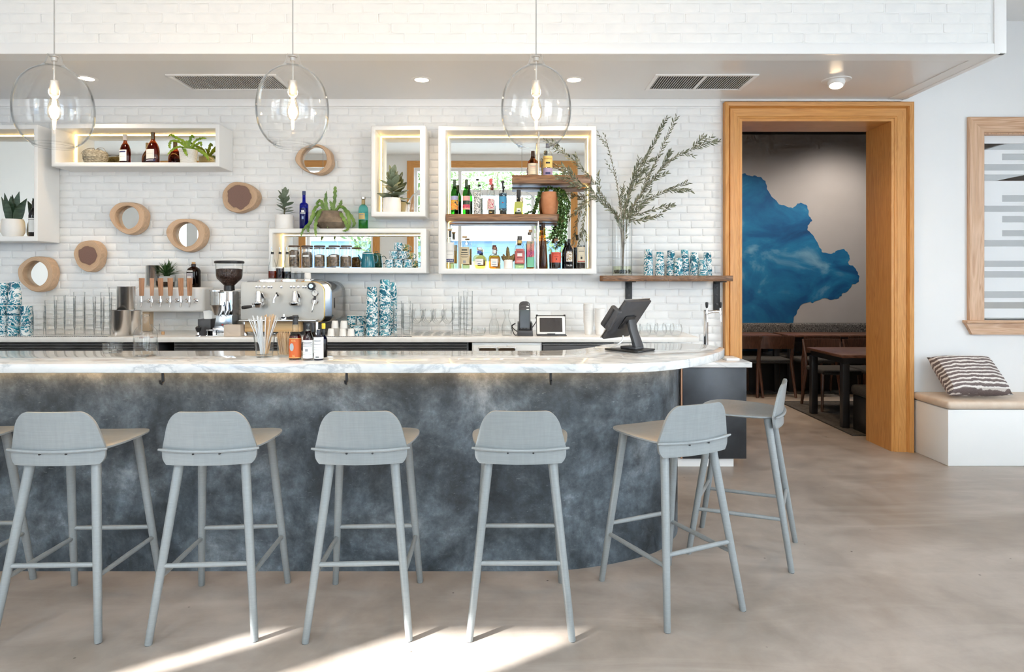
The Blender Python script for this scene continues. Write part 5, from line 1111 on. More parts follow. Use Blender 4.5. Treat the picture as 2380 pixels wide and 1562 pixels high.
# ferns with wavy fronds
fern_m = noisy('fern_frond', (0.065, 0.145, 0.025), (0.20, 0.32, 0.07), 14, 0.42, rnd=True); fern_y = noisy('fern_frond_bright', (0.13, 0.24, 0.012), (0.34, 0.46, 0.05), 14, 0.42, rnd=True)
def frond(t, Y, pts, w, mat, seed, z0, x0):
    rnd = random.Random(seed); dy = pts[0][2] if len(pts[0]) > 2 else 0
    ctrl = []
    for i, p in enumerate(pts):
        yy = Y + (p[2] if len(p) > 2 else 0.0); ctrl.append((PX(p[0], yy)-x0, yy-Y, PZ(p[1], yy)-z0))
    sp = smooth_poly(ctrl, 8); n = len(sp)
    wd = [M(w/2, Y)*(0.35+0.65*math.sin(PI*min(1.0, (i/(n-1))*0.86+0.10)))*(1 if i < n-3 else 0.4) for i in range(n)]
    blade(sp, wd, (0.1, -1, 0.6), 0.22, 0.22, 9, seed).build('frond', mat, t, angle=80)
Y = 5.25; z0 = ZJT; x0 = PX(770, Y)
t = thing('potted_fern', 'wavy fern spilling from a brown clay bowl', 'plant', (x0, Y, z0+0.0006))
r, h = M(38, Y), M(41, Y)
clay = noisy('brown_clay', (0.13, 0.095, 0.065), (0.26, 0.20, 0.14), 14, 0.75, bstr=0.3, bd=0.003)
MB().lathe([(0, 0), (r*0.62, 0), (r*0.86, h*0.17), (r, h*0.34), (r*0.88, h*0.58), (r*0.66, h*0.86), (r*0.62, h*0.92), (r*0.66, h), (r*0.60, h), (r*0.55, h*0.88), (0, h*0.85)], 36).build('bowl', clay, t, angle=60)
for i, p in enumerate([[(762, 496), (757, 470), (759, 444)], [(774, 494), (778, 465), (779, 440), (779, 433)], [(778, 494), (790, 478), (795, 464)], [(760, 496, 0), (745, 478, -.03), (732, 486, -.08), (722, 515, -.10), (705, 535, -.11), (699, 552, -.11)],
                       [(764, 496, 0), (748, 489, -.05), (737, 508, -.09), (733, 530, -.11), (735, 552, -.11)], [(768, 494, 0), (767, 488, -.06), (765, 508, -.09), (761, 530, -.10)], [(760, 492), (746, 468), (738, 472), (737, 478)],
                       [(776, 492, 0), (792, 480, -.02), (806, 495, -.05), (812, 520, -.07), (806, 535, -.10), (795, 537, -.11)], [(778, 492, 0), (795, 482, .02), (815, 502, .01), (824, 520, 0), (818, 529, 0)], [(774, 494, 0), (790, 496, -.04), (802, 515, -.07), (806, 531, -.08)], [(770, 494), (772, 480), (766, 466)], [(756, 494, 0), (745, 490, -.04), (728, 505, -.08), (716, 530, -.11), (719, 541, -.11)]]):
    frond(t, Y, p, 8, fern_m, 40+i, z0, x0)
Y = 5.25; z0 = ZU; x0 = PX(438, Y)
t = thing('potted_fern', 'bright green fern in a ribbed white pot in the long box', 'plant', (x0, Y, z0+0.0006))
r, h = M(20.5, Y), M(32, Y); prof = [(0, 0), (r*0.80, 0)]
for k in range(15): prof += [(r*(0.84+0.16*k/15)*1.0, h*(0.03+k/15.5)), (r*(0.84+0.16*k/15)*0.965, h*(0.03+(k+0.6)/15.5))]
prof += [(r, h), (r*0.92, h), (r*0.9, h*0.8), (0, h*0.8)]
MB().lathe(prof, 32).build('ribbed_pot', ceramic, t, angle=20)
for i, p in enumerate([[(436, 346), (428, 330), (412, 322), (398, 314), (391, 318)], [(438, 346), (441, 332), (446, 316), (452, 322)], [(434, 346), (420, 332), (400, 328), (394, 338), (396, 346)], [(442, 346), (455, 328), (470, 322), (480, 323)], [(432, 347, 0), (418, 342, -.04), (402, 348, -.07), (388, 362, -.09)], [(436, 347, 0), (428, 344, -.06), (431, 354, -.08), (436, 364, -.08)],
                       [(444, 346, 0), (456, 338, 0.02), (466, 332, 0.02), (468, 342, 0.02)], [(446, 347, 0), (460, 348, -.03), (474, 358, -.05), (488, 374, -.06)], [(440, 346), (438, 334), (432, 326)], [(446, 347, 0), (464, 352, .03), (480, 362, .05), (484, 374, .05)]]):
    frond(t, Y, p, 7, fern_y, 60+i, z0, x0)
# woven pot with twigs
Y = 5.26; t = thing('woven_planter', 'round grey woven planter with dry twigs', 'planter', (PX(222, Y), Y, ZU+0.0006)); r, h = M(25.5, Y), M(31, Y)
basket = noisy('woven_rope', (0.16, 0.14, 0.10), (0.50, 0.46, 0.36), 60, 0.85, vs=(1, 1, 2.2), bstr=0.8, bd=0.004)
prof = [(0, 0), (r*0.74, 0)] + [q for k in range(9) for q in ((r*(0.80+0.22*math.sin(PI*(0.12+0.7*k/9))), h*(0.04+k*0.104)), (r*(0.77+0.22*math.sin(PI*(0.12+0.7*k/9))), h*(0.09+k*0.104)))] + [(r*0.62, h), (r*0.55, h*0.98), (0, h*0.8)]
MB().lathe(prof, 32).build('basket', basket, t, angle=60)
rnd = random.Random(8)
for k in range(7):
    a = rnd.uniform(0, 2*PI); l = rnd.uniform(0.05, 0.13)
    MB().tube(smooth_poly([(0, 0, h*0.8), (0.02*math.cos(a), 0.015*math.sin(a), h+0.02), (l*math.cos(a), 0.3*l*math.sin(a), h+0.03*rnd.random()), (l*1.3*math.cos(a), 0.3*l*math.sin(a), h-0.02)], 5), 0.0016, 5).build('twig', stem_m, t)
# small spiky plant on the tap box
Y = 5.34; t = thing('spiky_plant', 'small spiky green plant in a glass pot on the tap box', 'plant', (PX(388, Y), Y, TBZ+0.0006)); r, h = M(19, Y), M(27, Y)
MB().lathe([(0, 0.003), (r*0.82, 0), (r*0.86, 0.004), (r, h), (r*0.95, h), (r*0.8, 0.006), (0, 0.006)], 28).build('glass_pot', thin, t)
MB().lathe([(0, 0.007), (r*0.78, 0.007), (r*0.84, h*0.45), (0, h*0.45)], 24).build('dark_soil', soil, t)
MB().lathe([(0, h*0.46), (r*0.85, h*0.46), (r*0.93, h*0.93), (0, h*0.93)], 24).build('pale_gravel', pm('pale_gravel', (0.60, 0.60, 0.58), 0.8), t)
spike_m = noisy('spike_leaf', (0.02, 0.06, 0.018), (0.06, 0.14, 0.04), 20, 0.4, rnd=True); rnd = random.Random(12)
sm = blade([(0, 0, 0), (0, 0.12, 0.35), (0, 0.30, 0.70), (0, 0.5, 1.0)], [0.06, 0.075, 0.05, 0.004], (0, -1, 0.4), 0.4)
sme = sm.build('leaf', spike_m, t, angle=70)
for k in range(58):
    o = sme if k == 0 else link('leaf', sme.data, t); a = k*2.39996; el = 0.05 + 1.25*((k % 29)/29)
    o.rotation_euler = (Matrix.Rotation(a, 3, 'Z') @ Matrix.Rotation(0.35-el, 3, 'X')).to_euler(); s = rnd.uniform(0.10, 0.14); o.scale = (s, s, s); o.location = (0.016*math.sin(-a)*-1, 0.016*math.cos(a), h*0.9)
# cactus
Y = Yb; t = thing('potted_cactus', 'small brown green cactus in a white pot', 'plant', (PX(1181.5, Y), Y, ZB+0.0006)); r, h = M(10.8, Y), M(21, Y)
pot([(0, 0), (r*0.9, 0), (r, 0.003), (r, h-0.002), (r*0.95, h), (r*0.85, h-0.002), (0, h*0.85)], ceramic, t, segs=28)
cact = noisy('cactus_skin', (0.10, 0.085, 0.025), (0.34, 0.24, 0.09), 90, 0.8, bstr=0.8, bd=0.003)
for (dx, dy, hh, rr, tl) in ((0.0, 0.0, 0.118, 0.017, -0.05), (-0.022, -0.010, 0.06, 0.013, -0.35), (0.024, -0.008, 0.062, 0.013, 0.4), (0.002, -0.024, 0.05, 0.013, 0.0), (-0.030, 0.008, 0.048, 0.011, -0.6), (0.032, 0.010, 0.045, 0.011, 0.6), (0.014, -0.022, 0.045, 0.011, 0.25), (-0.012, -0.024, 0.040, 0.010, -0.2)):
    prof = [(rr*0.7, 0)] + [(rr*math.sin(PI*(0.25+0.70*k/8))**0.6, hh*k/8) for k in range(1, 8)] + [(0, hh)]
    b = MB(); b.lathe(prof, 14); b.v = [(v[0]*(1+0.10*math.cos(9*math.atan2(v[1], v[0]))), v[1]*(1+0.10*math.cos(9*math.atan2(v[1], v[0]))), v[2]) for v in b.v]
    o = b.build('cactus_stem', cact, t, angle=70); o.location = (dx, dy, h*0.9); o.rotation_euler = (0.1, tl, 0)
# trailing plant in terracotta
Y = 5.235; t = thing('trailing_plant', 'dark green trailing plant in a terracotta pot', 'plant', (PX(1277.5, Y), Y, ZM+0.0006)); r, h = M(21, Y), M(52, Y); x0, z0 = t.location.x, t.location.z
terra = noisy('terracotta', (0.56, 0.23, 0.10), (0.66, 0.30, 0.15), 14, 0.75)
MB().lathe([(0, 0), (r*0.70, 0), (r*0.82, h*0.12), (r*0.95, h*0.45), (r, h*0.75), (r*0.97, h), (r*0.90, h), (r*0.90, h*0.85), (0, h*0.85)], 32).build('pot', terra, t, angle=50)
MB().lathe([(0, h*0.86), (r*0.9, h*0.86)], 20).build('soil', soil, t)
vine_m = noisy('vine_leaf', (0.018, 0.062, 0.012), (0.085, 0.165, 0.030), 40, 0.35)
def vine(pts, seed, dens=520, s=0.0125):
    rnd = random.Random(seed); ctrl = [(PX(p[0], Y+p[2])-x0, p[2], PZ(p[1], Y+p[2])-z0) for p in pts]; sp = [Vector(v) for v in smooth_poly(ctrl, 8)]
    v = MB().tube(sp, 0.0014, 5).build('vine_stem', pm('vine_stem_%d' % seed, (0.08, 0.10, 0.03), 0.6), t); lf = MB()
    for a, b in zip(sp, sp[1:]):
        for k in range(max(1, int((b-a).length*dens))):
            p = a + (b-a)*rnd.random() + Vector((rnd.uniform(-1,1), rnd.uniform(-1,1), rnd.uniform(-1,1)))*0.008; d = Vector((rnd.uniform(-1,1), rnd.uniform(-1,0.6), rnd.uniform(-0.8,0.8))).normalized(); e = d.cross(Vector((rnd.uniform(-1,1), 1, rnd.uniform(-1,1)))).normalized(); u = d.cross(e)*0.2*s
            q = s*rnd.uniform(0.7, 1.2); lf.add([p, p+d*q*0.4+e*q*0.5+u, p+d*q+e*q*0.3, p+d*q*1.15, p+d*q-e*q*0.3, p+d*q*0.4-e*q*0.5+u], [(0,1,2,3), (0,3,4,5)])
    lf.build('leaves', vine_m, v, angle=80)['kind'] = 'stuff'
vine([(1268, 447, 0), (1258, 440, -.02), (1252, 455, -.05), (1247, 475, -.06), (1240, 490, -.05), (1222, 497, -.04)], 1)
vine([(1274, 447, 0), (1262, 438, 0), (1256, 450, -.03), (1250, 470, -.05), (1243, 488, -.04)], 2)
vine([(1288, 447, 0), (1298, 438, -.04), (1304, 455, -.085), (1303, 490, -.095), (1299, 530, -.10), (1297, 550, -.10)], 3)
vine([(1290, 447, 0), (1306, 442, -.03), (1316, 460, -.08), (1318, 495, -.095), (1316, 530, -.10), (1311, 565, -.10)], 4)
vine([(1286, 447, 0), (1300, 440, -.04), (1311, 452, -.085), (1312, 490, -.10), (1308, 525, -.105), (1304, 572, -.10)], 5)
vine([(1292, 447, 0), (1308, 446, -.03), (1322, 470, -.08), (1320, 500, -.095)], 6)
vine([(1290, 447, 0), (1304, 444, -.05), (1306, 480, -.10), (1300, 520, -.10), (1284, 548, -.10), (1279, 556, -.10)], 7, 380)
vine([(1270, 446, 0), (1278, 436, -.02), (1288, 440, -.04), (1296, 450, -.06), (1300, 470, -.08)], 8)

# ================================================================ JARS, TEAPOT, MUGS IN THE LOW BOX
tea = noisy('dried_tea', (0.05, 0.035, 0.022), (0.28, 0.19, 0.11), 55, 0.9, bstr=0.6, bd=0.004, rnd=True)
for i, (px, lv, nm) in enumerate(((684, 0.86, 'leftmost glass tea jar with a dark lid, full to the top'), (714, 0.72, 'second glass tea jar from the oil bottles'), (743, 0.64, 'third glass tea jar, middle one of the row'), (777, 0.66, 'fourth glass tea jar, second from the teapot'), (805, 0.58, 'glass tea jar next to the teal teapot'))):
    Y = 5.245; t = thing('tea_jar', nm, 'jar', (PX(px, Y), Y, ZJ+0.0006), group='glass tea jars in the low box'); r, h = M(12.6, Y), M(48, Y)
    MB().lathe([(0, 0.004), (r*0.96, 0), (r, 0.004), (r, h), (r-0.003, h), (r-0.003, 0.008), (0, 0.008)], 28).build('glass_jar', clear, t, angle=50)
    MB().lathe([(0, 0.009), (r*0.90, 0.009), (r*0.90, h*lv*0.92), (r*0.5, h*lv), (0, h*lv*0.97)], 22).build('dried_tea', tea, t, angle=50)['kind'] = 'stuff'
    MB().lathe([(0, h), (r*1.02, h), (r*1.04, h+0.003), (r*1.04, h+0.009), (r*0.98, h+0.012), (0, h+0.012)], 28).build('lid', pm('dark_wood_lid_%d' % i, (0.10, 0.055, 0.035), 0.5), t, angle=50)
    MB().arc(r*1.012, h*0.52, h*0.60, 64, 8).build('label', print_white, t)
Y = 5.245; t = thing('teapot', 'teal enamel teapot with a white rim', 'teapot', (PX(855, Y), Y, ZJ+0.0006), 0); r, h = M(16.0, Y), M(33, Y)
MB().lathe([(0, 0), (r*0.98, 0), (r, 0.004), (r*0.93, h*0.45), (r*0.80, h*0.97), (r*0.78, h), (0, h)], 32).build('body', teal, t, angle=50)
MB().lathe([(r*0.80, h*0.97), (r*0.84, h*0.985), (r*0.84, h*1.01), (r*0.78, h*1.02)], 32).build('rim', print_white, t)
MB().lathe([(r*0.79, h*1.015), (r*0.74, h*1.06), (r*0.45, h*1.13), (0, h*1.15)], 28).build('lid', teal, t)
MB().tube([(-r*0.22, 0, h*1.12), (-r*0.2, 0, h*1.24), (0, 0, h*1.28), (r*0.2, 0, h*1.24), (r*0.22, 0, h*1.12)], 0.0028, 8).build('lid_knob', teal, t)
MB().tube([(-r*0.78, 0, h*0.42), (-r*1.05, 0, h*0.58), (-r*1.42, 0, h*0.92)], [0.011, 0.008, 0.0045], 10).build('spout', teal, t)
MB().tube(smooth_poly([(r*0.80, 0, h*0.86), (r*1.15, -0.003, h*0.92), (r*1.45, -0.003, h*0.75), (r*1.40, -0.003, h*0.45), (r*0.98, 0, h*0.32)], 5), 0.0032, 8).build('handle', teal, t)
def mug_proto():
    t = thing('enamel_mug', 'mug', 'mug', group='teal swirl enamel mugs'); r, h = 0.041, 0.075
    MB().lathe([(0, 0.002), (r*0.94, 0), (r, 0.004), (r, h), (r-0.0025, h), (r-0.0025, 0.006), (0, 0.006)], 28).build('cup', teal_swirl, t, angle=50)
    MB().lathe([(r, h-0.0005), (r+0.0018, h+0.0008), (r, h+0.002), (r-0.0028, h+0.0008), (r-0.0025, h-0.0005)], 28).build('rim', print_white, t)
    MB().tube(smooth_poly([(r*0.97, 0, h*0.82), (r*1.45, 0, h*0.80), (r*1.62, 0, h*0.52), (r*1.40, 0, h*0.26), (r*0.97, 0, h*0.22)], 4), 0.0042, 8).build('handle', teal_swirl, t)
    return t
mug0 = mug_proto(); mug_used = []
def mug(x, y, z, label, sc=1.0, rz=0.0, flip=False, group='teal swirl enamel mugs'):
    o = copy_tree(mug0) if mug_used else mug0; mug_used.append(1)
    o.location = (x, y, z + (0.077*sc if flip else 0)+0.0006); o.scale = (sc,)*3; o.rotation_euler = (PI if flip else 0, 0, rz); o['label'] = label; o['group'] = group; return o
Y = 5.25; zz = M(19.4, Y); sc_ = zz/0.078
for i, px in enumerate((905.5, 927, 948.5)): mug(PX(px, Y), Y, ZJ, 'teal swirl mug, %s of the bottom row of the mug pyramid' % ('left', 'middle', 'right')[i], sc_, R(-25), group='mug pyramid in the low box')
for i, px in enumerate((915.5, 937)): mug(PX(px, Y), Y, ZJ+zz+0.001, 'teal swirl mug, %s of the second row of the mug pyramid' % ('left', 'right')[i], sc_, R(-25), group='mug pyramid in the low box')
mug(PX(926, Y), Y, ZJ+2*zz+0.002, 'single teal swirl mug on top of the mug pyramid', sc_, R(-25), group='mug pyramid in the low box')

# ================================================================ TALL TEAL CUPS ON THE WALL SHELF AND COUNTER
CUPH = 0.112
def cup_mesh():
    b = MB().lathe([(0, CUPH), (0.0285, CUPH), (0.0300, CUPH-0.003), (0.0385, 0.004), (0.0398, 0.002), (0.0398, 0.0), (0.0372, 0.0), (0.0280, CUPH-0.004), (0, CUPH-0.004)], 28)
    o = b.build('enamel_tumbler', teal_swirl, None, angle=40); return o
cup0 = cup_mesh(); cup_used = []
NTH = ['first', 'second', 'third', 'fourth', 'fifth', 'sixth', 'seventh', 'eighth', 'ninth', 'tenth', 'eleventh', 'twelfth']
def cup_stack(px, Y, z0, top, label, group, step=0.0165, sc=1.0):
    H = PZ(top, Y)-z0; n = max(1, 1+int(round((H-CUPH*sc)/(step*sc)))); step = (H-CUPH*sc)/(n-1) if n > 1 else 0
    for k in range(n):
        o = cup0 if not cup_used else cup0.copy()
        if cup_used: C.objects.link(o)
        cup_used.append(1); o.location = (PX(px, Y)+random.uniform(-1, 1)*0.0006, Y, z0+0.0008+k*step); o.rotation_euler = (0, 0, random.uniform(0, 6.28)); o.scale = (sc,)*3
        tag(o, label % (('only' if n == 1 else 'topmost' if k == n-1 else 'lowest' if k == 0 else NTH[k] + ' from bottom'),), 'cup', group)
GS = 'teal cup stacks on the wall shelf'
for i, (px, top, dy) in enumerate(((1507, 579.6, 0.06), (1533.5, 586, 0.06), (1559.5, 582.6, 0.08), (1577, 600, 0.03), (1591, 581, 0.10), (1614, 587, 0.08), (1634.5, 604.5, 0.03), (1644, 587, 0.11))):
    cup_stack(px, SHY+dy+0.02, ZW, top, 'upturned teal swirl cup, %%s in the %s stack on the wall shelf' % NTH[i], GS, sc=0.98)
GK = 'teal cup stacks on the back worktop'
cup_stack(864.5, 4.90, BACK_Z, 667, 'upturned teal swirl cup, %s in the shorter front stack right of the machine', GK, sc=1.17, step=0.019)
cup_stack(894.5, 4.96, BACK_Z, 650, 'upturned teal swirl cup, %s in the tallest stack right of the machine', GK, sc=1.24, step=0.019)
cup_stack(911, 5.16, BACK_Z, 656, 'upturned teal swirl cup, %s in the rear stack right of the machine', GK, sc=1.08, step=0.022)
for i, (px, lv, Y) in enumerate(((818, 1, 5.06), (840, 1, 5.06), (822, 0, 5.06), (844, 0, 5.06), (834, 0, 4.93))):
    s_ = (0.92, 0.92, 0.92, 0.92, 1.0)[i]
    mug(PX(px, Y), Y, BACK_Z+lv*0.0735, ('teal mug stacked left beside the white espresso cups', 'teal mug stacked right beside the white espresso cups', 'lower left teal mug behind the white espresso cups', 'lower right teal mug behind the front teal mug', 'front teal mug with its handle toward the tall cup stack')[i], s_, R(-70 if i == 4 else 140), group='mugs on the worktop')
# left end mugs
for r_ in range(3):
    for i, px in enumerate((5, 31, 61)):
        if r_ == 2 and i == 0: px = 3
        mug(PX(px + (0, 1, -1)[r_], 4.93), 4.93 + (0.0, 0.002, 0.004)[r_], BACK_Z + r_*0.0765, 'teal swirl mug, %s of the %s row at the left end of the worktop' % (('left', 'middle', 'right')[i], ('bottom', 'middle', 'top')[r_]), 0.985, R(150), group='mugs at the left end of the worktop')
cup_stack(8, 5.07, BACK_Z, 658, 'upturned teal swirl cup, %s in the leftmost stack behind the mugs', GK, sc=1.2, step=0.022)
cup_stack(34, 5.07, BACK_Z, 656, 'upturned teal swirl cup, %s in the second stack behind the mugs', GK, sc=1.2, step=0.022)

# ================================================================ CLEAR GLASSES
def tumbler_mesh(name, r0, r1, h, base=0.010, w=0.0022, flute=False):
    rm = r0 + (r1-r0)*0.35
    b = MB().lathe([(0, 0.0), (r0*0.95, 0.0), (r0, 0.003), (rm, h*0.52), (r1*0.97, h*0.60), (r1, h-0.004), (r1+0.0010, h-0.002), (r1+0.0005, h), (r1-w*0.5, h+0.0006), (r1-w-0.0006, h-0.001), (r1-w, h-0.004), (r1*0.97-w, h*0.60), (rm-w, h*0.52), (r0-w, base), (r0*0.6, base-0.002), (0, base)], 24)
    o = b.build(name, thin, None, angle=40); return o
gl_used = {}
def put(proto, x, y, z, label, group, cat='glass', flip=False, h=0.0, sc=1.0):
    k = proto.name; o = proto if k not in gl_used else proto.copy()
    if k in gl_used: C.objects.link(o)
    gl_used[k] = 1; o.location = (x, y, z+(h if flip else 0)+0.0006); o.rotation_euler = (PI if flip else 0, 0, random.uniform(0, 6)); o.scale = (sc,)*3; tag(o, label, cat, group); return o
tum = tumbler_mesh('stacking_tumbler', 0.0325, 0.0385, 0.105)
def gstack(px, top, Y, label, group, proto=tum, h=0.105, step=0.042, sc=1.0):
    H = PZ(top, Y)-BACK_Z; n = max(1, 1+int(round((H-h*sc)/(step*sc)))); st_ = (H-h*sc)/(n-1) if n > 1 else 0
    for k in range(n): put(proto, PX(px, Y)+random.uniform(-1,1)*0.001, Y, BACK_Z+k*st_, label % ('topmost' if k == n-1 else 'lowest' if k == 0 else NTH[k] + ' from bottom'), group, h=h*sc, sc=sc)
GT = 'stacked clear tumblers on the worktop'
for i, (px, top, Y) in enumerate(((90, 711, 4.87), (118, 698.6, 4.87), (139, 687, 4.99), (162, 688.6, 4.90), (184, 679, 4.95), (209, 690, 4.88), (229, 690, 4.97), (247, 680, 4.90), (266, 668, 5.05))):
    gstack(px, top, Y, 'clear tumbler, %%s in the %s glass stack from the left' % NTH[i], GT)
for i, (px, top, Y) in enumerate(((925, 705, 4.90), (943, 700, 5.03), (948, 706, 4.86))):
    gstack(px, top, Y, 'clear tumbler, %%s in the %s glass stack beside the teal cups' % NTH[i], GT, step=0.05)
for i, (px, top, Y) in enumerate(((1061, 689, 4.87), (1076, 679, 5.02), (1088, 677, 4.88))):
    gstack(px, top, Y, 'clear tumbler, %%s in the %s stack left of the carafes' % ('front left', 'rear', 'tall right')[i], GT, sc=0.94)
# stemmed glasses
def wine_mesh():
    b = MB().lathe([(0, 0.002), (0.034, 0.0), (0.033, 0.003), (0.006, 0.008), (0.004, 0.016), (0.004, 0.075), (0.010, 0.083), (0.033, 0.105), (0.040, 0.135), (0.036, 0.175), (0.033, 0.192), (0.0318, 0.192), (0.0348, 0.172), (0.0385, 0.135), (0.031, 0.107), (0.006, 0.087), (0, 0.086)], 22)
    return b.build('wine_glass', thin, None, angle=50)
wg = wine_mesh()
k = 0
for row, Y in enumerate((4.95, 5.08, 5.21)):
    for i in range(4):
        put(wg, PX(968 + 24*i + row*3, Y), Y, BACK_Z, 'clear stemmed glass, %s of the %s row between the tumbler stacks' % (NTH[i], ('front', 'middle', 'rear')[row]), 'stemmed glasses on the worktop')
sw = MB().lathe([(0, 0.0), (0.026, 0.0), (0.030, 0.003), (0.043, 0.030), (0.045, 0.055), (0.038, 0.085), (0.0365, 0.0855), (0.043, 0.055), (0.041, 0.032), (0.024, 0.008), (0, 0.008)], 22).build('stemless_glass', clear, None, angle=50)
for i, (px, Y) in enumerate(((1476, 4.95), (1499, 4.86), (1516, 5.0), (1535, 4.86), (1553, 5.0), (1571, 4.88))):
    put(sw, PX(px, Y), Y, BACK_Z, 'clear stemless glass, %s from the left behind the screen' % NTH[i], 'stemless glasses behind the screen', sc=1.05)
lowg = MB().lathe([(0, 0.0), (0.044, 0.0), (0.046, 0.003), (0.048, 0.048), (0.0465, 0.049), (0.0455, 0.048), (0.043, 0.012), (0, 0.012)], 32).build('rocks_glass', thick, None, angle=50)
tag(lowg, 'low clear glass tumbler on the marble bar left of the water bottle', 'glass'); lowg.location = (PX(262, 3.42), 3.42, BAR_Z+0.0006)
# glass bowl, carafes
fl = MB(); N = 40; prof = [(0, 0), (0.040, 0.0), (0.050, 0.012), (0.056, 0.035), (0.054, 0.058), (0.051, 0.058), (0.053, 0.036), (0.047, 0.014), (0, 0.006)]; fl.lathe(prof, N)
fl.v = [(v[0]*(1+0.05*math.cos(12*math.atan2(v[1], v[0]))), v[1]*(1+0.05*math.cos(12*math.atan2(v[1], v[0]))), v[2]) for v in fl.v]
o = tag(fl.build('cut_glass_bowl', clear, None, angle=50), 'small cut glass bowl right of the tumbler stacks', 'bowl'); o.location = (PX(1112, 4.95), 4.95, BACK_Z+0.0006)
for px, Y, lab in ((1148, 5.05, 'clear glass carafe farther from the phone dock'), (1178, 4.93, 'clear glass carafe beside the phone dock')):
    o = MB().lathe([(0, 0.002), (0.034, 0), (0.038, 0.006), (0.040, 0.04), (0.036, 0.08), (0.020, 0.120), (0.015, 0.150), (0.022, 0.190), (0.027, 0.200), (0.0255, 0.200), (0.0135, 0.152), (0.0185, 0.12), (0.034, 0.08), (0.038, 0.04), (0.034, 0.008), (0, 0.008)], 28).build('carafe', clear, None, angle=50); tag(o, lab, 'carafe'); o.location = (PX(px, Y), Y, BACK_Z+0.0006)
# white espresso cups
ec = MB().lathe([(0, 0.057), (0.018, 0.057), (0.022, 0.054), (0.0255, 0.03), (0.0265, 0.0), (0.0245, 0.0), (0.021, 0.05), (0, 0.052)], 24).build('espresso_cup', ceramic, None, angle=50)
for i, (px, lv, Y) in enumerate(((769.5, 0, 4.88), (782, 0, 4.97), (797, 0, 4.88), (816, 0, 4.88), (778.5, 1, 4.90), (799, 1, 4.89))):
    put(ec, PX(px, Y), Y, BACK_Z+lv*0.0578, 'white upturned espresso cup, %s' % ('leftmost of the bottom row', 'rear one of the bottom row', 'third of the bottom row', 'rightmost of the bottom row beside the teal mug', 'left one stacked on top', 'right one stacked on top')[i], 'white espresso cups')
# paper cups
pc = MB().lathe([(0, 0.0), (0.028, 0.0), (0.040, 0.10), (0.042, 0.101), (0.042, 0.104), (0.039, 0.104), (0.027, 0.002)], 28).build('paper_cup', ceramic, None, angle=50)
for i, (px, n, Y) in enumerate(((1368, 12, 5.02), (1394, 9, 4.99))):
    for k in range(n): put(pc, PX(px, Y), Y, BACK_Z+k*0.0125, 'white paper cup, %s in the %s cup sleeve left of the screen' % ('topmost' if k == n-1 else 'lowest' if k == 0 else NTH[k] + ' from bottom', ('taller', 'shorter')[i]), 'paper cup stacks')

# ================================================================ BEER TAP BOX
TY = 5.24
tx0, tx1, tz0, tz1 = PX(315, TY), PX(474, TY), PZ(725, TY), PZ(668, TY)
tb = thing('beer_tap_box', 'white rounded tap box with six wooden tap handles', 'beer tap', ((tx0+tx1)/2, TY, tz0)); w = (tx1-tx0)/2
box_part('housing', white_box, tb, (-w, w, 0, WALL_Y-TY-0.007, 0, tz1-tz0), bevel=0.022, bseg=4)
box_part('post', pm('pale_wood_post', (0.62, 0.46, 0.30), 0.5), tb, (-w+0.02, -w+0.075, 0.06, 0.13, BACK_Z-tz0+0.001, 0.01), bevel=0.004)
beech = wood('beech_handle', (0.52, 0.26, 0.14), (0.62, 0.34, 0.20), (0.48, 0.23, 0.12), 'Z', 1.5, 0.45)
for px in (329, 353, 374, 396, 421, 441):
    x = PX(px, TY-0.10) - tb.location.x; zz = lambda y: PZ(y, TY-0.10)-tz0
    f = thing('faucet', None, None); f.parent = tb
    zm = zz(700)
    x2 = x + 0.0  # shank runs straight back to the box
    MB().lathe([(0.019, 0), (0.019, 0.004), (0.012, 0.008), (0, 0.008)], 18).build('collar', chrome, f).matrix_local = Matrix.Translation((x2, -0.0005, zm)) @ Matrix.Rotation(R(90), 4, 'X')
    MB().tube([(x2, 0, zm), (x2, -0.045, zm), (x2, -0.075, zm), (x2, -0.10, zm)], [0.009, 0.008, 0.010, 0.010], 12).tube([(x2, -0.10, zm-0.008), (x2, -0.10, zm+0.012), (x2, -0.10, zz(688))], [0.0115, 0.011, 0.006], 12).tube([(x2, -0.088, zm-0.002), (x2, -0.104, zm-0.022), (x2, -0.112, zz(714))], [0.009, 0.008, 0.0075], 12).build('spout', chrome, f)
    h = MB().prism([(-0.0195, 0), (0, -0.0195), (0.0195, 0), (0, 0.0195)], 0, 1, lambda a, b, c: (a*(0.9+0.22*c), b*(0.9+0.22*c), c*(zz(646)-zz(687)))).build('tap_handle', beech, f, smooth=False, bevel=0.0012); h.location = (x2, -0.10, zz(687.5)); h.rotation_euler = (0, random.uniform(-0.03, 0.03), random.uniform(-0.5, 0.4))

# ================================================================ STEEL CANISTERS
def canister(px, Y, z0, w, top, label):
    r, h = M(w/2, Y), PZ(top, Y)-z0; o = MB().lathe([(0, 0.001), (r*0.97, 0.0), (r, 0.003), (r, h-0.002), (r+0.0012, h), (r-0.001, h), (r-0.002, 0.004), (0, 0.004)], 36).build('steel_canister', steel, None, angle=50)
    tag(o, label, 'canister', 'steel canisters'); o.location = (PX(px, Y), Y, z0+0.0006); return z0+h
za = canister(279, 4.90, BACK_Z, 39, 721, 'lower front steel canister left of the tap box')
canister(309, 5.0, BACK_Z, 34, 721.5, 'lower steel canister partly under the tap box')
canister(293, 4.95, za+0.001, 38, 666, 'upper steel canister stacked on the two lower ones')
canister(355, 5.33, TBZ, 30, 617, 'tall steel cup on top of the tap box')

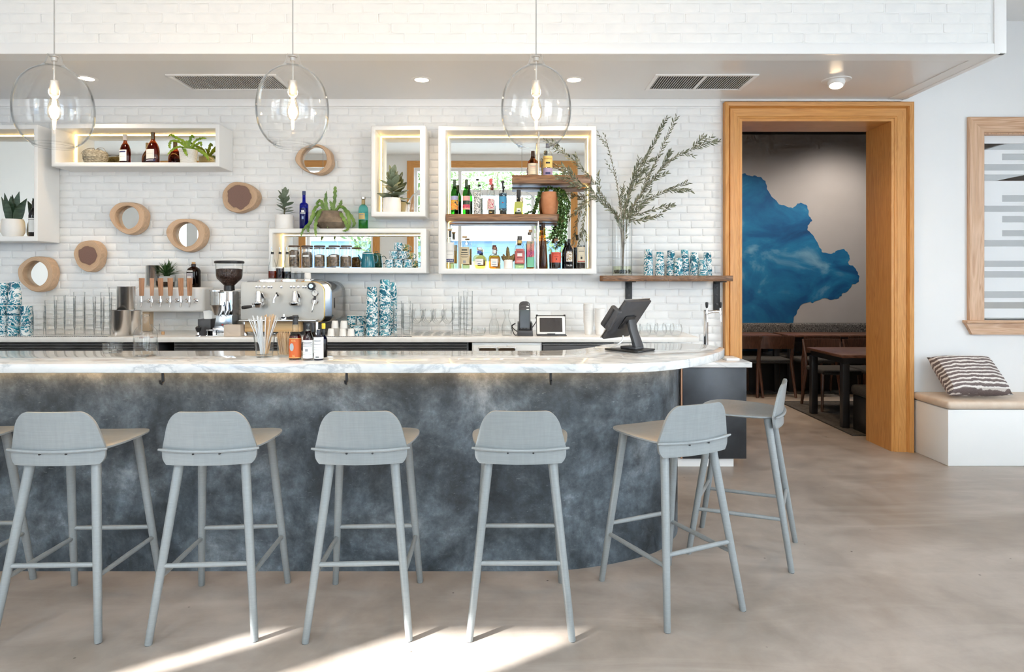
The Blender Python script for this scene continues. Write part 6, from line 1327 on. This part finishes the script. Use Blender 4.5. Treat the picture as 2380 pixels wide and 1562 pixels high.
# ================================================================ GRINDER
Y = 5.0; gx = PX(533, Y); g = thing('coffee_grinder', 'coffee grinder with a clear hopper of dark beans', 'grinder', (gx, Y, BACK_Z+0.0006)); zz = lambda y: PZ(y, Y)-BACK_Z; q = Y/F
MB().lathe([(0, zz(612.5)), (32*q, zz(612.5)), (32.5*q, zz(611)), (32.5*q, zz(608)), (30*q, zz(606.5)), (0, zz(606.5))], 36).build('hopper_lid', black_plastic, g, angle=40)
MB().lathe([(30*q, zz(612)), (29*q, zz(640)), (27*q, zz(648)), (10*q, zz(665))], 36).build('hopper', clear, g, angle=60)
bean_m = noisy('coffee_beans', (0.014, 0.007, 0.005), (0.06, 0.026, 0.018), 90, 0.4, bstr=1.0, bd=0.006)
MB().lathe([(9.5*q, zz(665)), (26*q, zz(648)), (28*q, zz(640)), (28.5*q, zz(626)), (20*q, zz(624.5)), (0, zz(625.5))], 32).build('coffee_beans', bean_m, g, angle=60)['kind'] = 'stuff'
MB().lathe([(0, zz(675)), (12*q, zz(675)), (11.5*q, zz(664)), (0, zz(664))], 28).build('collar', black_plastic, g, angle=40)
box_part('body', chrome, g, (M(-28, Y)+0.03, M(17, Y), -0.07, 0.10, zz(752), zz(675)), bevel=0.012, bseg=3)
MB().prism([(-0.075, zz(760)), (0.065, zz(760)), (0.062, zz(732)), (-0.058, zz(732))], -0.095, 0.10, lambda x, z, y: (x, y, z)).build('base', pm('pale_steel', (0.62, 0.68, 0.74), 0.2, 0.8), g, recalc=True, bevel=0.004)
box_part('foot', steel, g, (-0.085, 0.075, -0.10, 0.11, 0.0, zz(759.5)), bevel=0.004)
MB().lathe([(0, zz(676)), (12.5*q, zz(676)), (13*q, zz(678)), (13*q, zz(708)), (0, zz(708.5))], 28, at=(M(-19, Y), -0.085, 0)).build('dosing_chamber', bt_clear, g, angle=40)
MB().lathe([(13.5*q, zz(708)), (12*q, zz(712)), (4*q, zz(731)), (0, zz(731))], 28, at=(M(-19, Y), -0.085, 0)).build('dosing_funnel', nickel, g, angle=40)
MB().lathe([(0, zz(674)), (14*q, zz(674)), (14*q, zz(677)), (0, zz(677))], 28, at=(M(-19, Y), -0.085, 0)).build('chamber_lid', steel, g, angle=40)
for dx in (-4, 8): MB().tube([(M(dx, Y), -0.09, zz(700)), (M(dx+1, Y), -0.10, zz(720)), (M(dx-4, Y), -0.105, zz(733))], [0.006, 0.008, 0.006], 10).build('doser_lever', chrome, g)
for dx in (-3, 7): MB().lathe([(0.006, 0), (0.006, 0.003), (0, 0.004)], 12).build('button', pm('red_button_%d' % dx, (0.5, 0.02, 0.02), 0.3), g).matrix_local = Matrix.Translation((M(dx, Y), -0.0955, zz(753))) @ Matrix.Rotation(R(90), 4, 'X')

# ================================================================ ESPRESSO MACHINE
EY = 4.90; em = thing('espresso_machine', 'two group steel espresso machine with a cream front plate', 'espresso machine', (PX(656, EY), EY, BACK_Z+0.0006)); ex = em.location.x
ez = lambda y: PZ(y, EY)-BACK_Z; exx = lambda px: PX(px, EY)-ex
plate_m = pm('satin_steel_plate', (0.52, 0.51, 0.48), 0.45, 0.35)
def rrect(x0, z0, x1, z1, rads, n=6):
    pts = []
    for (cx_, cz_, a0, r) in ((x1-rads[1], z0+rads[1], -90, rads[1]), (x1-rads[2], z1-rads[2], 0, rads[2]), (x0+rads[3], z1-rads[3], 90, rads[3]), (x0+rads[0], z0+rads[0], 180, rads[0])):
        for k in range(n+1): a = R(a0+90*k/n); pts.append((cx_+r*math.cos(a), cz_+r*math.sin(a)))
    return pts
pl2 = rrect(exx(560), ez(748), exx(753), ez(656), (0.03, 0.045, 0.075, 0.03))
MB().prism(pl2, -0.004, 0.008, lambda x, z, y: (x, y, z)).build('front_plate', plate_m, em, recalc=True, bevel=0.001, angle=30)
gp = [(x, -0.003, z) for x, z in pl2 if x > exx(600) or z > ez(662)]
MB().tube([(x, 0.004, z) for x, z in pl2[0:14]] + [(exx(700), 0.004, ez(655.5))], 0.005, 8).build('brass_edge', pm('brass', (0.80, 0.55, 0.22), 0.25, 1.0), em)
body = rrect(exx(566), ez(750), exx(770), ez(654), (0.03, 0.05, 0.09, 0.03))
MB().prism(body, 0.02, 0.42, lambda x, z, y: (x, y, z)).build('body', pm('dark_chrome', (0.36, 0.35, 0.34), 0.15, 1.0), em, recalc=True, bevel=0.006, angle=30)
MB().tube([(exx(757), 0.10, ez(688)), (exx(768), 0.08, ez(695)), (exx(769), 0.08, ez(715)), (exx(766), 0.08, ez(722))], [0.010, 0.012, 0.010, 0.006], 8).build('side_grip', black_plastic, em)
MB().prism([(exx(597), ez(656)), (exx(722), ez(656)), (exx(720), ez(648.5)), (exx(602), ez(648.5))], 0.005, 0.36, lambda x, z, y: (x, y, z)).build('cup_tray', chrome, em, recalc=True, bevel=0.002)
woodp = wood('ash_panel', (0.62, 0.38, 0.17), (0.74, 0.50, 0.26), (0.58, 0.34, 0.15), 'X', 1.0, 0.4)
box_part('wood_panel', woodp, em, (exx(570), exx(700), -0.012, 0.05, ez(771), ez(746)), bevel=0.002)
box_part('drip_tray', steel, em, (exx(566), exx(742), -0.09, 0.05, ez(746), ez(742)), bevel=0.003)
box_part('chassis', dark_plastic, em, (exx(575), exx(752), 0.05, 0.38, ez(774), ez(750)), bevel=0.004)
for px in (567, 735): MB().lathe([(0.018, 0), (0.018, 0.02), (0.012, 0.03), (0.012, ez(748))], 16, at=(exx(px), 0.02, 0)).build('foot', chrome, em)
bz = ez(667)
for px in (597, 604, 614.5, 625, 631.5, 654.5, 677, 684, 694, 705, 711):
    MB().lathe([(0.0095, 0), (0.0095, 0.004), (0.007, 0.005), (0, 0.005)], 16).build('button', steel, em).matrix_local = Matrix.Translation((exx(px), -0.0045, bz)) @ Matrix.Rotation(R(90), 4, 'X')
kn = MB(); kp = [(0.028*(1+0.07*math.cos(10*2*PI*k/40))*math.cos(2*PI*k/40), 0.028*(1+0.07*math.cos(10*2*PI*k/40))*math.sin(2*PI*k/40)) for k in range(40)]
kn.prism(kp, 0, 0.03).build('steam_knob', black_plastic, em, recalc=True, bevel=0.003).matrix_local = Matrix.Translation((exx(726), -0.005, ez(665))) @ Matrix.Rotation(R(90), 4, 'X')
MB().lathe([(0.017, 0), (0.015, 0.002), (0, 0.002)], 20).build('knob_cap', chrome, em).matrix_local = Matrix.Translation((exx(726), -0.0355, ez(665))) @ Matrix.Rotation(R(90), 4, 'X')
for px, py in ((733, 681), (733, 700)):
    ga = MB().lathe([(0.026, 0), (0.027, 0.008), (0.022, 0.012), (0.021, 0.006)], 28).build('gauge', chrome, em); ga.matrix_local = Matrix.Translation((exx(px), -0.005, ez(py))) @ Matrix.Rotation(R(90), 4, 'X')
    MB().lathe([(0, 0.005), (0.0215, 0.005)], 24).build('dial', print_white, ga); MB().box(-0.001, 0.001, -0.002, 0.016, 0.0055, 0.0065).build('needle', print_black, ga).rotation_euler = (0, 0, 0.4)
for px in (608, 692):
    gr = thing('group_head', None, None); gr.parent = em; gr.location = (exx(px), 0, 0)
    MB().lathe([(0, ez(676)), (0.019, ez(676)), (0.022, ez(679)), (0.026, ez(698)), (0.030, ez(702)), (0, ez(702))], 20, at=(-0.003, -0.050, 0)).build('chamber', chrome, gr, angle=45)
    MB().tube([(0.026, -0.004, ez(692)), (0.030, -0.045, ez(690)), (0.022, -0.055, ez(681))], [0.014, 0.011, 0.008], 10).build('neck', chrome, gr)
    MB().lathe([(0, ez(708)), (0.041, ez(709)), (0.045, ez(706)), (0.045, ez(703)), (0.038, ez(701.5)), (0, ez(701.5))], 28, at=(-0.004, -0.055, 0)).build('collar', chrome, gr, angle=45)
    MB().box(-0.018, 0.02, -0.02, -0.003, ez(706), ez(694)).build('bracket', chrome, gr, bevel=0.004)
pf = thing('portafilter', None, None); pf.parent = em; pf.location = (exx(592), 0, 0)
MB().lathe([(0, ez(714)), (0.025, ez(714)), (0.032, ez(709)), (0, ez(709))], 24, at=(exx(608)-exx(592)-0.004, -0.055, 0)).build('basket', chrome, pf)
MB().tube([(0.030, -0.075, ez(711)), (0.012, -0.105, ez(711.5))], [0.007, 0.007], 10).build('neck', chrome, pf)
MB().tube([(0.014, -0.100, ez(711.5)), (0.0, -0.125, ez(712)), (-0.014, -0.155, ez(712.5)), (-0.022, -0.17, ez(713))], [0.010, 0.013, 0.014, 0.012], 12).build('handle', black_plastic, pf)
MB().tube([(exx(736), -0.02, ez(688)), (exx(737), -0.05, ez(694)), (exx(733), -0.06, ez(712)), (exx(730), -0.06, ez(725))], [0.006, 0.006, 0.005, 0.007], 8).build('steam_wand', chrome, em)
MB().tube([(exx(737), -0.05, ez(688)), (exx(736), -0.056, ez(697))], 0.009, 8).build('wand_grip', black_plastic, em)
MB().tube([(exx(646), -0.004, ez(681)), (exx(650), -0.05, ez(684)), (exx(644), -0.06, ez(692)), (exx(643), -0.06, ez(703))], [0.007, 0.009, 0.008, 0.010], 10).build('hot_water_tap', chrome, em)
MB().tube([(exx(648), -0.05, ez(680)), (exx(653), -0.058, ez(688))], 0.006, 8).build('tap_lever', black_plastic, em)
tp2 = thing('bottomless_portafilter', 'portafilter with black handle lying on the drip tray', 'portafilter', (PX(668, EY-0.05), EY-0.05, BACK_Z+ez(742)+0.001))
MB().lathe([(0, 0), (0.028, 0.0), (0.030, 0.004), (0.030, 0.022), (0.0, 0.022)], 24, at=(-0.03, 0.01, 0)).lathe([(0.008, 0.022), (0.006, 0.04), (0, 0.041)], 14, at=(-0.03, 0.01, 0)).build('basket', chrome, tp2)
MB().tube([(0.0, 0.005, 0.012), (0.02, 0.0, 0.013), (0.06, -0.008, 0.014), (0.085, -0.012, 0.014)], [0.007, 0.011, 0.0135, 0.010], 12).build('handle', black_plastic, tp2)
# bottles with pourers and cups on the machine
MZ = BACK_Z + ez(648.5) + 0.001
for i, (px, lm, lab) in enumerate(((633, (0.48, 0.13, 0.01), 'syrup bottle with amber syrup and a metal pourer, leftmost on the machine'), (651, (0.14, 0.015, 0.03), 'syrup bottle with dark red syrup and a white neck label on the machine'), (667.5, (0.11, 0.015, 0.03), 'syrup bottle with dark syrup, rightmost on the machine'))):
    Y = EY+0.12; H = PZ(588, Y)-MZ
    t = bottle(lab, px, 588, 18, Y, MZ, [(0, 0.006), (0.92, 0), (1, 0.03), (1, 0.42), (0.90, 0.52), (0.62, 0.68), (0.42, 0.80), (0.38, 0.88), (0.38, 0.97), (0.42, 1.0)], bt_clear, ((0.30, 0.42, 0.28)[i], liquid('syrup_%d' % i, lm)), [(0.95, 1.04, 0.36, black_plastic)], [(0.40, 0.46, 120, print_white)] if i == 1 else (), name='syrup_bottle', group='syrup bottles on the machine')
    MB().tube([(0, 0, H*1.03), (0, 0, H*1.10), (-0.006, -0.004, H*1.22)], [0.004, 0.003, 0.0022], 8).build('pour_spout', chrome, t)
for i, px in enumerate((680, 696)): put(tum, PX(px, EY+0.14), EY+0.14, MZ, 'small clear glass %s on the espresso machine' % ('beside the syrup bottles', 'beside the white cup')[i], 'glasses on the machine', sc=0.55)
o = tag(MB().lathe([(0, 0.048), (0.020, 0.048), (0.024, 0.045), (0.027, 0.0), (0.025, 0.0), (0.021, 0.04), (0, 0.042)], 24).build('espresso_cup', ceramic, None, angle=50), 'white cup upturned on top of the espresso machine', 'cup'); o.location = (PX(715, EY+0.14), EY+0.14, MZ)
# small things left of the machine
t = thing('napkin_box', 'dark grey napkin box with a white tissue', 'napkin box', (PX(483, 4.95), 4.95, BACK_Z+0.0006))
bw, bh = M(17, 4.95), M(38, 4.95)
box_part('box', dark_plastic, t, (-bw, bw*0.75, -0.045, 0.06, 0, bh), bevel=0.003)
MB().add([(-0.028, 0, bh), (0.026, 0.01, bh), (0.04, 0.0, bh+0.058), (-0.03, -0.012, bh+0.06), (0.002, -0.014, bh), (0.006, 0.015, bh+0.064)], [(0, 4, 5, 3), (4, 1, 2, 5)]).build('tissue', print_white, t)
t = thing('tamper', 'black handled tamper lying at the worktop edge', 'tamper', (PX(461, 4.84), 4.84, BACK_Z+0.0006)); MB().lathe([(0, 0), (0.022, 0), (0.022, 0.008), (0.010, 0.014), (0.008, 0.03)], 20).build('base', chrome, t); MB().lathe([(0.008, 0.03), (0.017, 0.045), (0.021, 0.066), (0.012, 0.076), (0, 0.077)], 20).build('handle', black_plastic, t)
t = thing('knock_scale', 'small steel tamping stand on a tray before the grinder', 'stand', (PX(496, 4.86), 4.86, BACK_Z+0.0006)); box_part('tray', steel, t, (-0.09, 0.10, -0.03, 0.08, 0, 0.006), bevel=0.002); box_part('stand', chrome, t, (-0.05, 0.03, -0.01, 0.05, 0.04, 0.05), bevel=0.002); box_part('leg', chrome, t, (-0.05, -0.044, -0.01, 0.05, 0.006, 0.04)); box_part('leg', chrome, t, (0.024, 0.03, -0.01, 0.05, 0.006, 0.04))
tag(MB().box(-M(19.5, 4.86), M(19.5, 4.86), -0.03, 0.05, 0, M(27, 4.86)).build('knock_box', pm('beige_box', (0.62, 0.52, 0.43), 0.5), None, bevel=0.006, bseg=3), 'beige knock box below the grinder', 'box').location = (PX(543, 4.86), 4.86, BACK_Z+0.0006)
tag(MB().lathe([(0, 0), (0.011, 0), (0.012, 0.012), (0.011, 0.024), (0, 0.024)], 14).build('cork_stopper', cork), 'small cork lying on the worktop right of the water bottle', 'cork').location = (PX(379, 5.0), 5.0, BACK_Z+0.0006)
put(tum, PX(362, 5.05), 5.05, BACK_Z, 'small clear glass under the tap box beside the cork', 'glasses under the tap box', sc=0.75)
# drip mats on the worktop
for x0_, x1_, lab in ((-40, 262, 'perforated drip mat under the mugs and tumblers'), (755, 960, 'perforated drip mat under the espresso cups and teal stacks')):
    a, b = PX(x0_, 4.86), PX(x1_, 4.86); t = thing('drip_mat', lab, 'drip mat', ((a+b)/2, 4.80, BACK_Z)); 
    box_part('mat', steel, t, (-(b-a)/2, (b-a)/2, 0.0, 0.012, 0.0002, 0.004), smooth=False)
    hm = MB().box(-0.004, 0.004, -0.0008, 0.0, 0.0008, 0.0032); me = None
    for k in range(int((b-a)/0.016)):
        if me is None: o = hm.build('slot', black_plastic, t, smooth=False); me = o.data
        else: o = link('slot', me, t)
        o.location = (-(b-a)/2+0.012+0.016*k, 0, 0)

# ================================================================ STRAWS AND STICKS ON THE BAR
Y = 3.22; t = thing('straw_glass', 'clear glass holding clear plastic straws and wooden stirrers', 'glass', (PX(614.5, Y), Y, BAR_Z+0.0006))
r, h = M(24.5, Y), M(53, Y); tall = MB().lathe([(0, 0.0), (r*0.72, 0.0), (r*0.74, 0.004), (r, h), (r-0.003, h), (r*0.70, 0.012), (0, 0.012)], 28).build('glass', clear, t, angle=50)
straw_m = pm('frosted_straw', (0.80, 0.82, 0.84), 0.35, 0.0, Alpha=0.55); stick_m = wood('birch_stick', (0.60, 0.38, 0.20), (0.72, 0.50, 0.30), (0.55, 0.33, 0.16), 'Z', 2.0, 0.6); rnd = random.Random(21)
for k in range(26):
    a, b = rnd.uniform(-0.018, 0.010), rnd.uniform(-0.02, 0.02); lx = M(rnd.uniform(-34, -4), Y) if k < 20 else M(rnd.uniform(4, 28), Y)
    o = tag(MB().tube([(a*0.8, b*0.8, 0.016), (lx, b*1.3, M(rnd.uniform(84, 96), Y))], 0.0028, 7, caps=False).build('plastic_straw', straw_m, None), 'clear plastic straw among those in the straw glass', 'straw', 'clear straws in the straw glass'); o.location = t.location
for k in range(22):
    a, b = rnd.uniform(-0.004, 0.020), rnd.uniform(-0.02, 0.02); lx = M(rnd.uniform(-6, 22), Y)
    o = tag(MB().tube([(a, b*0.8, 0.016), (lx, b*1.4+0.02, M(rnd.uniform(92, 99), Y))], 0.0021, 6).build('wooden_stirrer', stick_m, None), 'wooden stirrer among those in the straw glass', 'stirrer', 'wooden stirrers in the straw glass'); o.location = t.location
Y = 3.26; t = thing('stirrer_jar', 'squat clear glass packed with wooden coffee stirrers', 'glass', (PX(661, Y), Y, BAR_Z+0.0006))
r, h = M(17.5, Y), M(42, Y); MB().lathe([(0, 0.0), (r*0.80, 0.0), (r*0.82, 0.004), (r, h), (r-0.003, h), (r*0.78, 0.008), (0, 0.008)], 28).build('glass', clear, t, angle=50)
for k in range(46):
    a, q = rnd.uniform(0, 2*PI), math.sqrt(rnd.random()); x_, y_ = 0.72*r*q*math.cos(a), 0.72*r*q*math.sin(a)
    o = tag(MB().tube([(x_*0.95+0.004, y_*0.9, 0.010), (x_*1.30-0.006, y_*1.2, M(rnd.uniform(51, 57), Y))], 0.0022, 6).build('wooden_stirrer', stick_m, None), 'wooden stirrer among those in the squat jar', 'stirrer', 'wooden stirrers in the squat jar'); o.location = t.location

# ================================================================ POINT OF SALE SCREEN ON THE BAR
pos = thing('point_of_sale_screen', 'black touch screen terminal on an angled stand', 'screen', (PX(1464, 3.50), 3.50, BAR_Z+0.0006))
bs = [(-0.135, 0.03), (0.02, -0.125), (0.14, 0.01), (0.03, 0.10)]
MB().prism(bs, 0, 0.010).build('base_plate', black_plastic, pos, recalc=True, bevel=0.004)
MB().prism([(-0.05, 0.02), (0.02, -0.055), (0.075, -0.005), (0.01, 0.06)], 0.010, 0.024).build('foot', dark_plastic, pos, recalc=True, bevel=0.004)
Vv = Vector((0.437, -0.40, 0.81)).normalized(); U = Vector((0.68, 0.74, 0)).normalized(); Nn = U.cross(Vv).normalized()
arm0, arm1 = Vector((0.035, -0.005, 0.02)), Vector((0.0, -0.015, 0.185))
hw = U*0.036; vs = []
for p, wd, th in ((arm0+Vector((0.01, 0, 0)), 1.15, 0.022), (arm0+(arm1-arm0)*0.55, 1.0, 0.018), (arm1, 0.95, 0.020), (arm1+Vector((-0.035, 0.02, 0.018)), 0.9, 0.02)):
    d = Vector((U.y, -U.x, 0))*th; vs += [p-hw*wd-d*0.5, p+hw*wd-d*0.5, p+hw*wd+d*0.5, p-hw*wd+d*0.5]
fs = [(4*k+j, 4*k+(j+1) % 4, 4*k+4+(j+1) % 4, 4*k+4+j) for k in range(3) for j in range(4)] + [(0,1,2,3), (15,14,13,12)]
MB().add(vs, fs).build('arm', dark_plastic, pos, recalc=True, bevel=0.004)
sc0 = Vector((PX(1457, 3.47)-pos.location.x, -0.03, PZ(742, 3.47)-BAR_Z)); mat3 = Matrix((U, Vv, Nn)).transposed()
def oriented(o, c): o.matrix_local = Matrix.Translation(c) @ mat3.to_4x4(); return o
oriented(box_part('screen', dark_plastic, pos, (-0.125, 0.125, -0.125, 0.125, -0.010, 0.008), bevel=0.006), sc0)
oriented(box_part('silver_bezel', steel, pos, (-0.128, 0.128, -0.128, 0.128, -0.014, -0.009), bevel=0.003), sc0)
oriented(box_part('display', black_plastic, pos, (-0.115, 0.115, -0.115, 0.115, -0.016, -0.0145)), sc0)
oriented(box_part('back_cover', black_plastic, pos, (-0.05, 0.05, -0.055, 0.03, 0.008, 0.016), bevel=0.004), sc0)
oriented(box_part('card_reader', dark_plastic, pos, (-0.155, -0.125, -0.06, 0.07, -0.045, 0.02), bevel=0.010, bseg=3), sc0)
oriented(box_part('reader_slot', black_plastic, pos, (-0.158, -0.150, -0.05, 0.06, -0.02, -0.012)), sc0)
cx0 = pos.location.x
cpts = [(1448, 780, 3.47), (1447, 790, 3.47), (1437, 800, 3.46), (1418, 808, 3.52), (1400, 814, 3.58), (1384, 815, 3.62)]
cp = [(PX(a, y)-cx0, y-3.50, max(PZ(b, y)-BAR_Z, 0.005)) for a, b, y in cpts]
MB().tube(smooth_poly(cp, 6), 0.0042, 8).build('cable', print_white, pos)

# ================================================================ PHONE DOCK AND TABLET
Y = 4.88; dk = thing('phone_dock', 'black charging dock holding handheld terminals', 'charging dock', (PX(1220.5, Y), Y, BACK_Z+0.0006)); q = Y/F; zz = lambda y: PZ(y, Y)-BACK_Z
MB().prism([(-18.5*q, 0.0), (18.5*q, 0.0), (17.5*q, M(13, Y)), (-17.5*q, M(13, Y))], -0.02, 0.20, lambda x, z, y: (x, y, z)).build('cradle', dark_plastic, dk, recalc=True, bevel=0.004)
for s in (-1, 1): box_part('cradle_side', dark_plastic, dk, (s*15.5*q-0.006, s*15.5*q+0.006, 0.0, 0.20, M(12.8, Y), M(30, Y)), bevel=0.004)
HT = thing
for i in range(4):
    y0 = 0.012+0.045*i; hh = zz(714)-M(14, Y)+ (0, 0.020, 0.030, 0.040)[i]
    p = thing('handheld_terminal', 'black handheld terminal, %s in the charging dock' % ('front one with its screen visible', 'second from the front', 'third from the front', 'rearmost')[i], 'handheld terminal', dk.location+Vector((-0.002, y0, M(14, Y))), 0, 'handheld terminals in the dock'); p.rotation_euler = (R(-7), 0, 0)
    MB().prism(rrect(-13.2*q, 0, 13.2*q, hh, (0.006, 0.006, 0.028, 0.034), 5), 0, 0.028, lambda x, z, y: (x, y, z)).build('case', dark_plastic, p, recalc=True, bevel=0.004)
    box_part('sticker', print_white, p, (4*q, 10*q, -0.0008, -0.0001, hh-0.022, hh-0.014))
    if i == 0:
        box_part('screen', pm('phone_screen', (0.012, 0.016, 0.024), 0.06), p, (-10.8*q, 10.8*q, -0.001, -0.0001, 0.016, hh-0.024))
        for dx in (-7.5, 0, 7.5): box_part('key', print_grey, p, (dx*q-0.003, dx*q+0.003, -0.0014, -0.0009, 0.008, 0.012))
MB().tube(smooth_poly([(-0.06, 0.05, 0.03), (-0.085, 0.03, 0.05), (-0.10, 0.04, 0.075), (-0.075, 0.06, 0.09), (-0.10, 0.10, 0.06), (-0.08, 0.05, 0.006), (-0.05, 0.03, 0.01)], 5), 0.0035, 7).build('cable', black_plastic, dk)
MB().tube(smooth_poly([(0.055, 0.05, 0.06), (0.075, 0.08, 0.085), (0.09, 0.10, 0.11), (0.085, 0.12, 0.135)], 5), 0.0035, 7).build('cable', black_plastic, dk)
Y = 4.89; tbx = thing('tablet', 'white tablet in a grey case leaning on the worktop', 'tablet', (PX(1281, Y), Y, BACK_Z+0.0006)); tw, th = M(33, Y), M(44, Y)
tf = thing('frame', None, None); tf.parent = tbx; tf.rotation_euler = (R(-22), 0, R(0)); tf.location = (0, 0.0, 0.012)
box_part('bezel', print_white, tf, (-tw, tw, -0.004, 0.004, 0, th), bevel=0.003)
box_part('screen', pm('grey_screen', (0.055, 0.050, 0.050), 0.12), tf, (-tw*0.80, tw*0.80, -0.0052, -0.0041, th*0.12, th*0.90))
MB().box(-tw*1.04, tw*1.04, 0.004, 0.012, -0.004, th*1.08).build('case', dark_plastic, tf, bevel=0.004)
for s in (-1, 1): box_part('corner_clip', black_plastic, tf, (s*tw*0.98-0.008, s*tw*0.98+0.008, -0.006, 0.012, th*1.0, th*1.09), bevel=0.003)
box_part('stand', dark_plastic, tbx, (-tw*1.0, tw*1.08, -0.03, 0.08, 0, 0.008), bevel=0.002); box_part('clip', dark_plastic, tbx, (-0.03, 0.03, -0.02, -0.006, 0.008, 0.02), bevel=0.002)

# ================================================================ TAP TOWER ON THE LOW CABINET
Y = 5.08; tt = thing('tap_tower', 'chrome tap tower with two black handles', 'beer tap', (PX(1640.5, Y), Y, LZ+0.0006)); zz = lambda y: PZ(y, Y)-LZ; q = Y/F
MB().lathe([(0, 0), (0.036, 0), (0.036, 0.006), (0.02, 0.014), (0.0175, 0.03), (0.0175, zz(728)), (0.022, zz(724)), (0.022, zz(720)), (0, zz(719))], 24).build('column', chrome, tt, angle=45)
MB().tube(smooth_poly([(0, 0, zz(727)), (0.05, 0.0, zz(725)), (0.085, 0.0, zz(724)), (PX(1673, Y)-tt.location.x, 0.0, zz(724.5))], 5), [0.016, 0.015, 0.014, 0.0125, 0.012, 0.012, 0.012, 0.012, 0.012, 0.012, 0.012, 0.012, 0.012, 0.012, 0.012, 0.012], 12).build('arm', chrome, tt)
for px, y0 in ((1640, -0.03), (1673, -0.012)):
    x = PX(px, Y)-tt.location.x; f = thing('faucet', None, None); f.parent = tt; f.location = (x, y0, 0)
    MB().tube([(0, 0, zz(729)), (0, 0, zz(716))], [0.011, 0.006], 12).tube([(0, 0, zz(727)), (0, -0.012, zz(733)), (0, -0.014, zz(748))], [0.008, 0.007, 0.0055], 10).tube([(0, 0.03 if px < 1650 else 0.01, zz(725)), (0, 0, zz(725))], 0.009, 10).build('spout', chrome, f)
    MB().lathe([(0.005, zz(717)), (0.010, zz(713)), (0.0125, zz(706)), (0.010, zz(702.5)), (0, zz(702))], 16).build('handle', black_plastic, f)
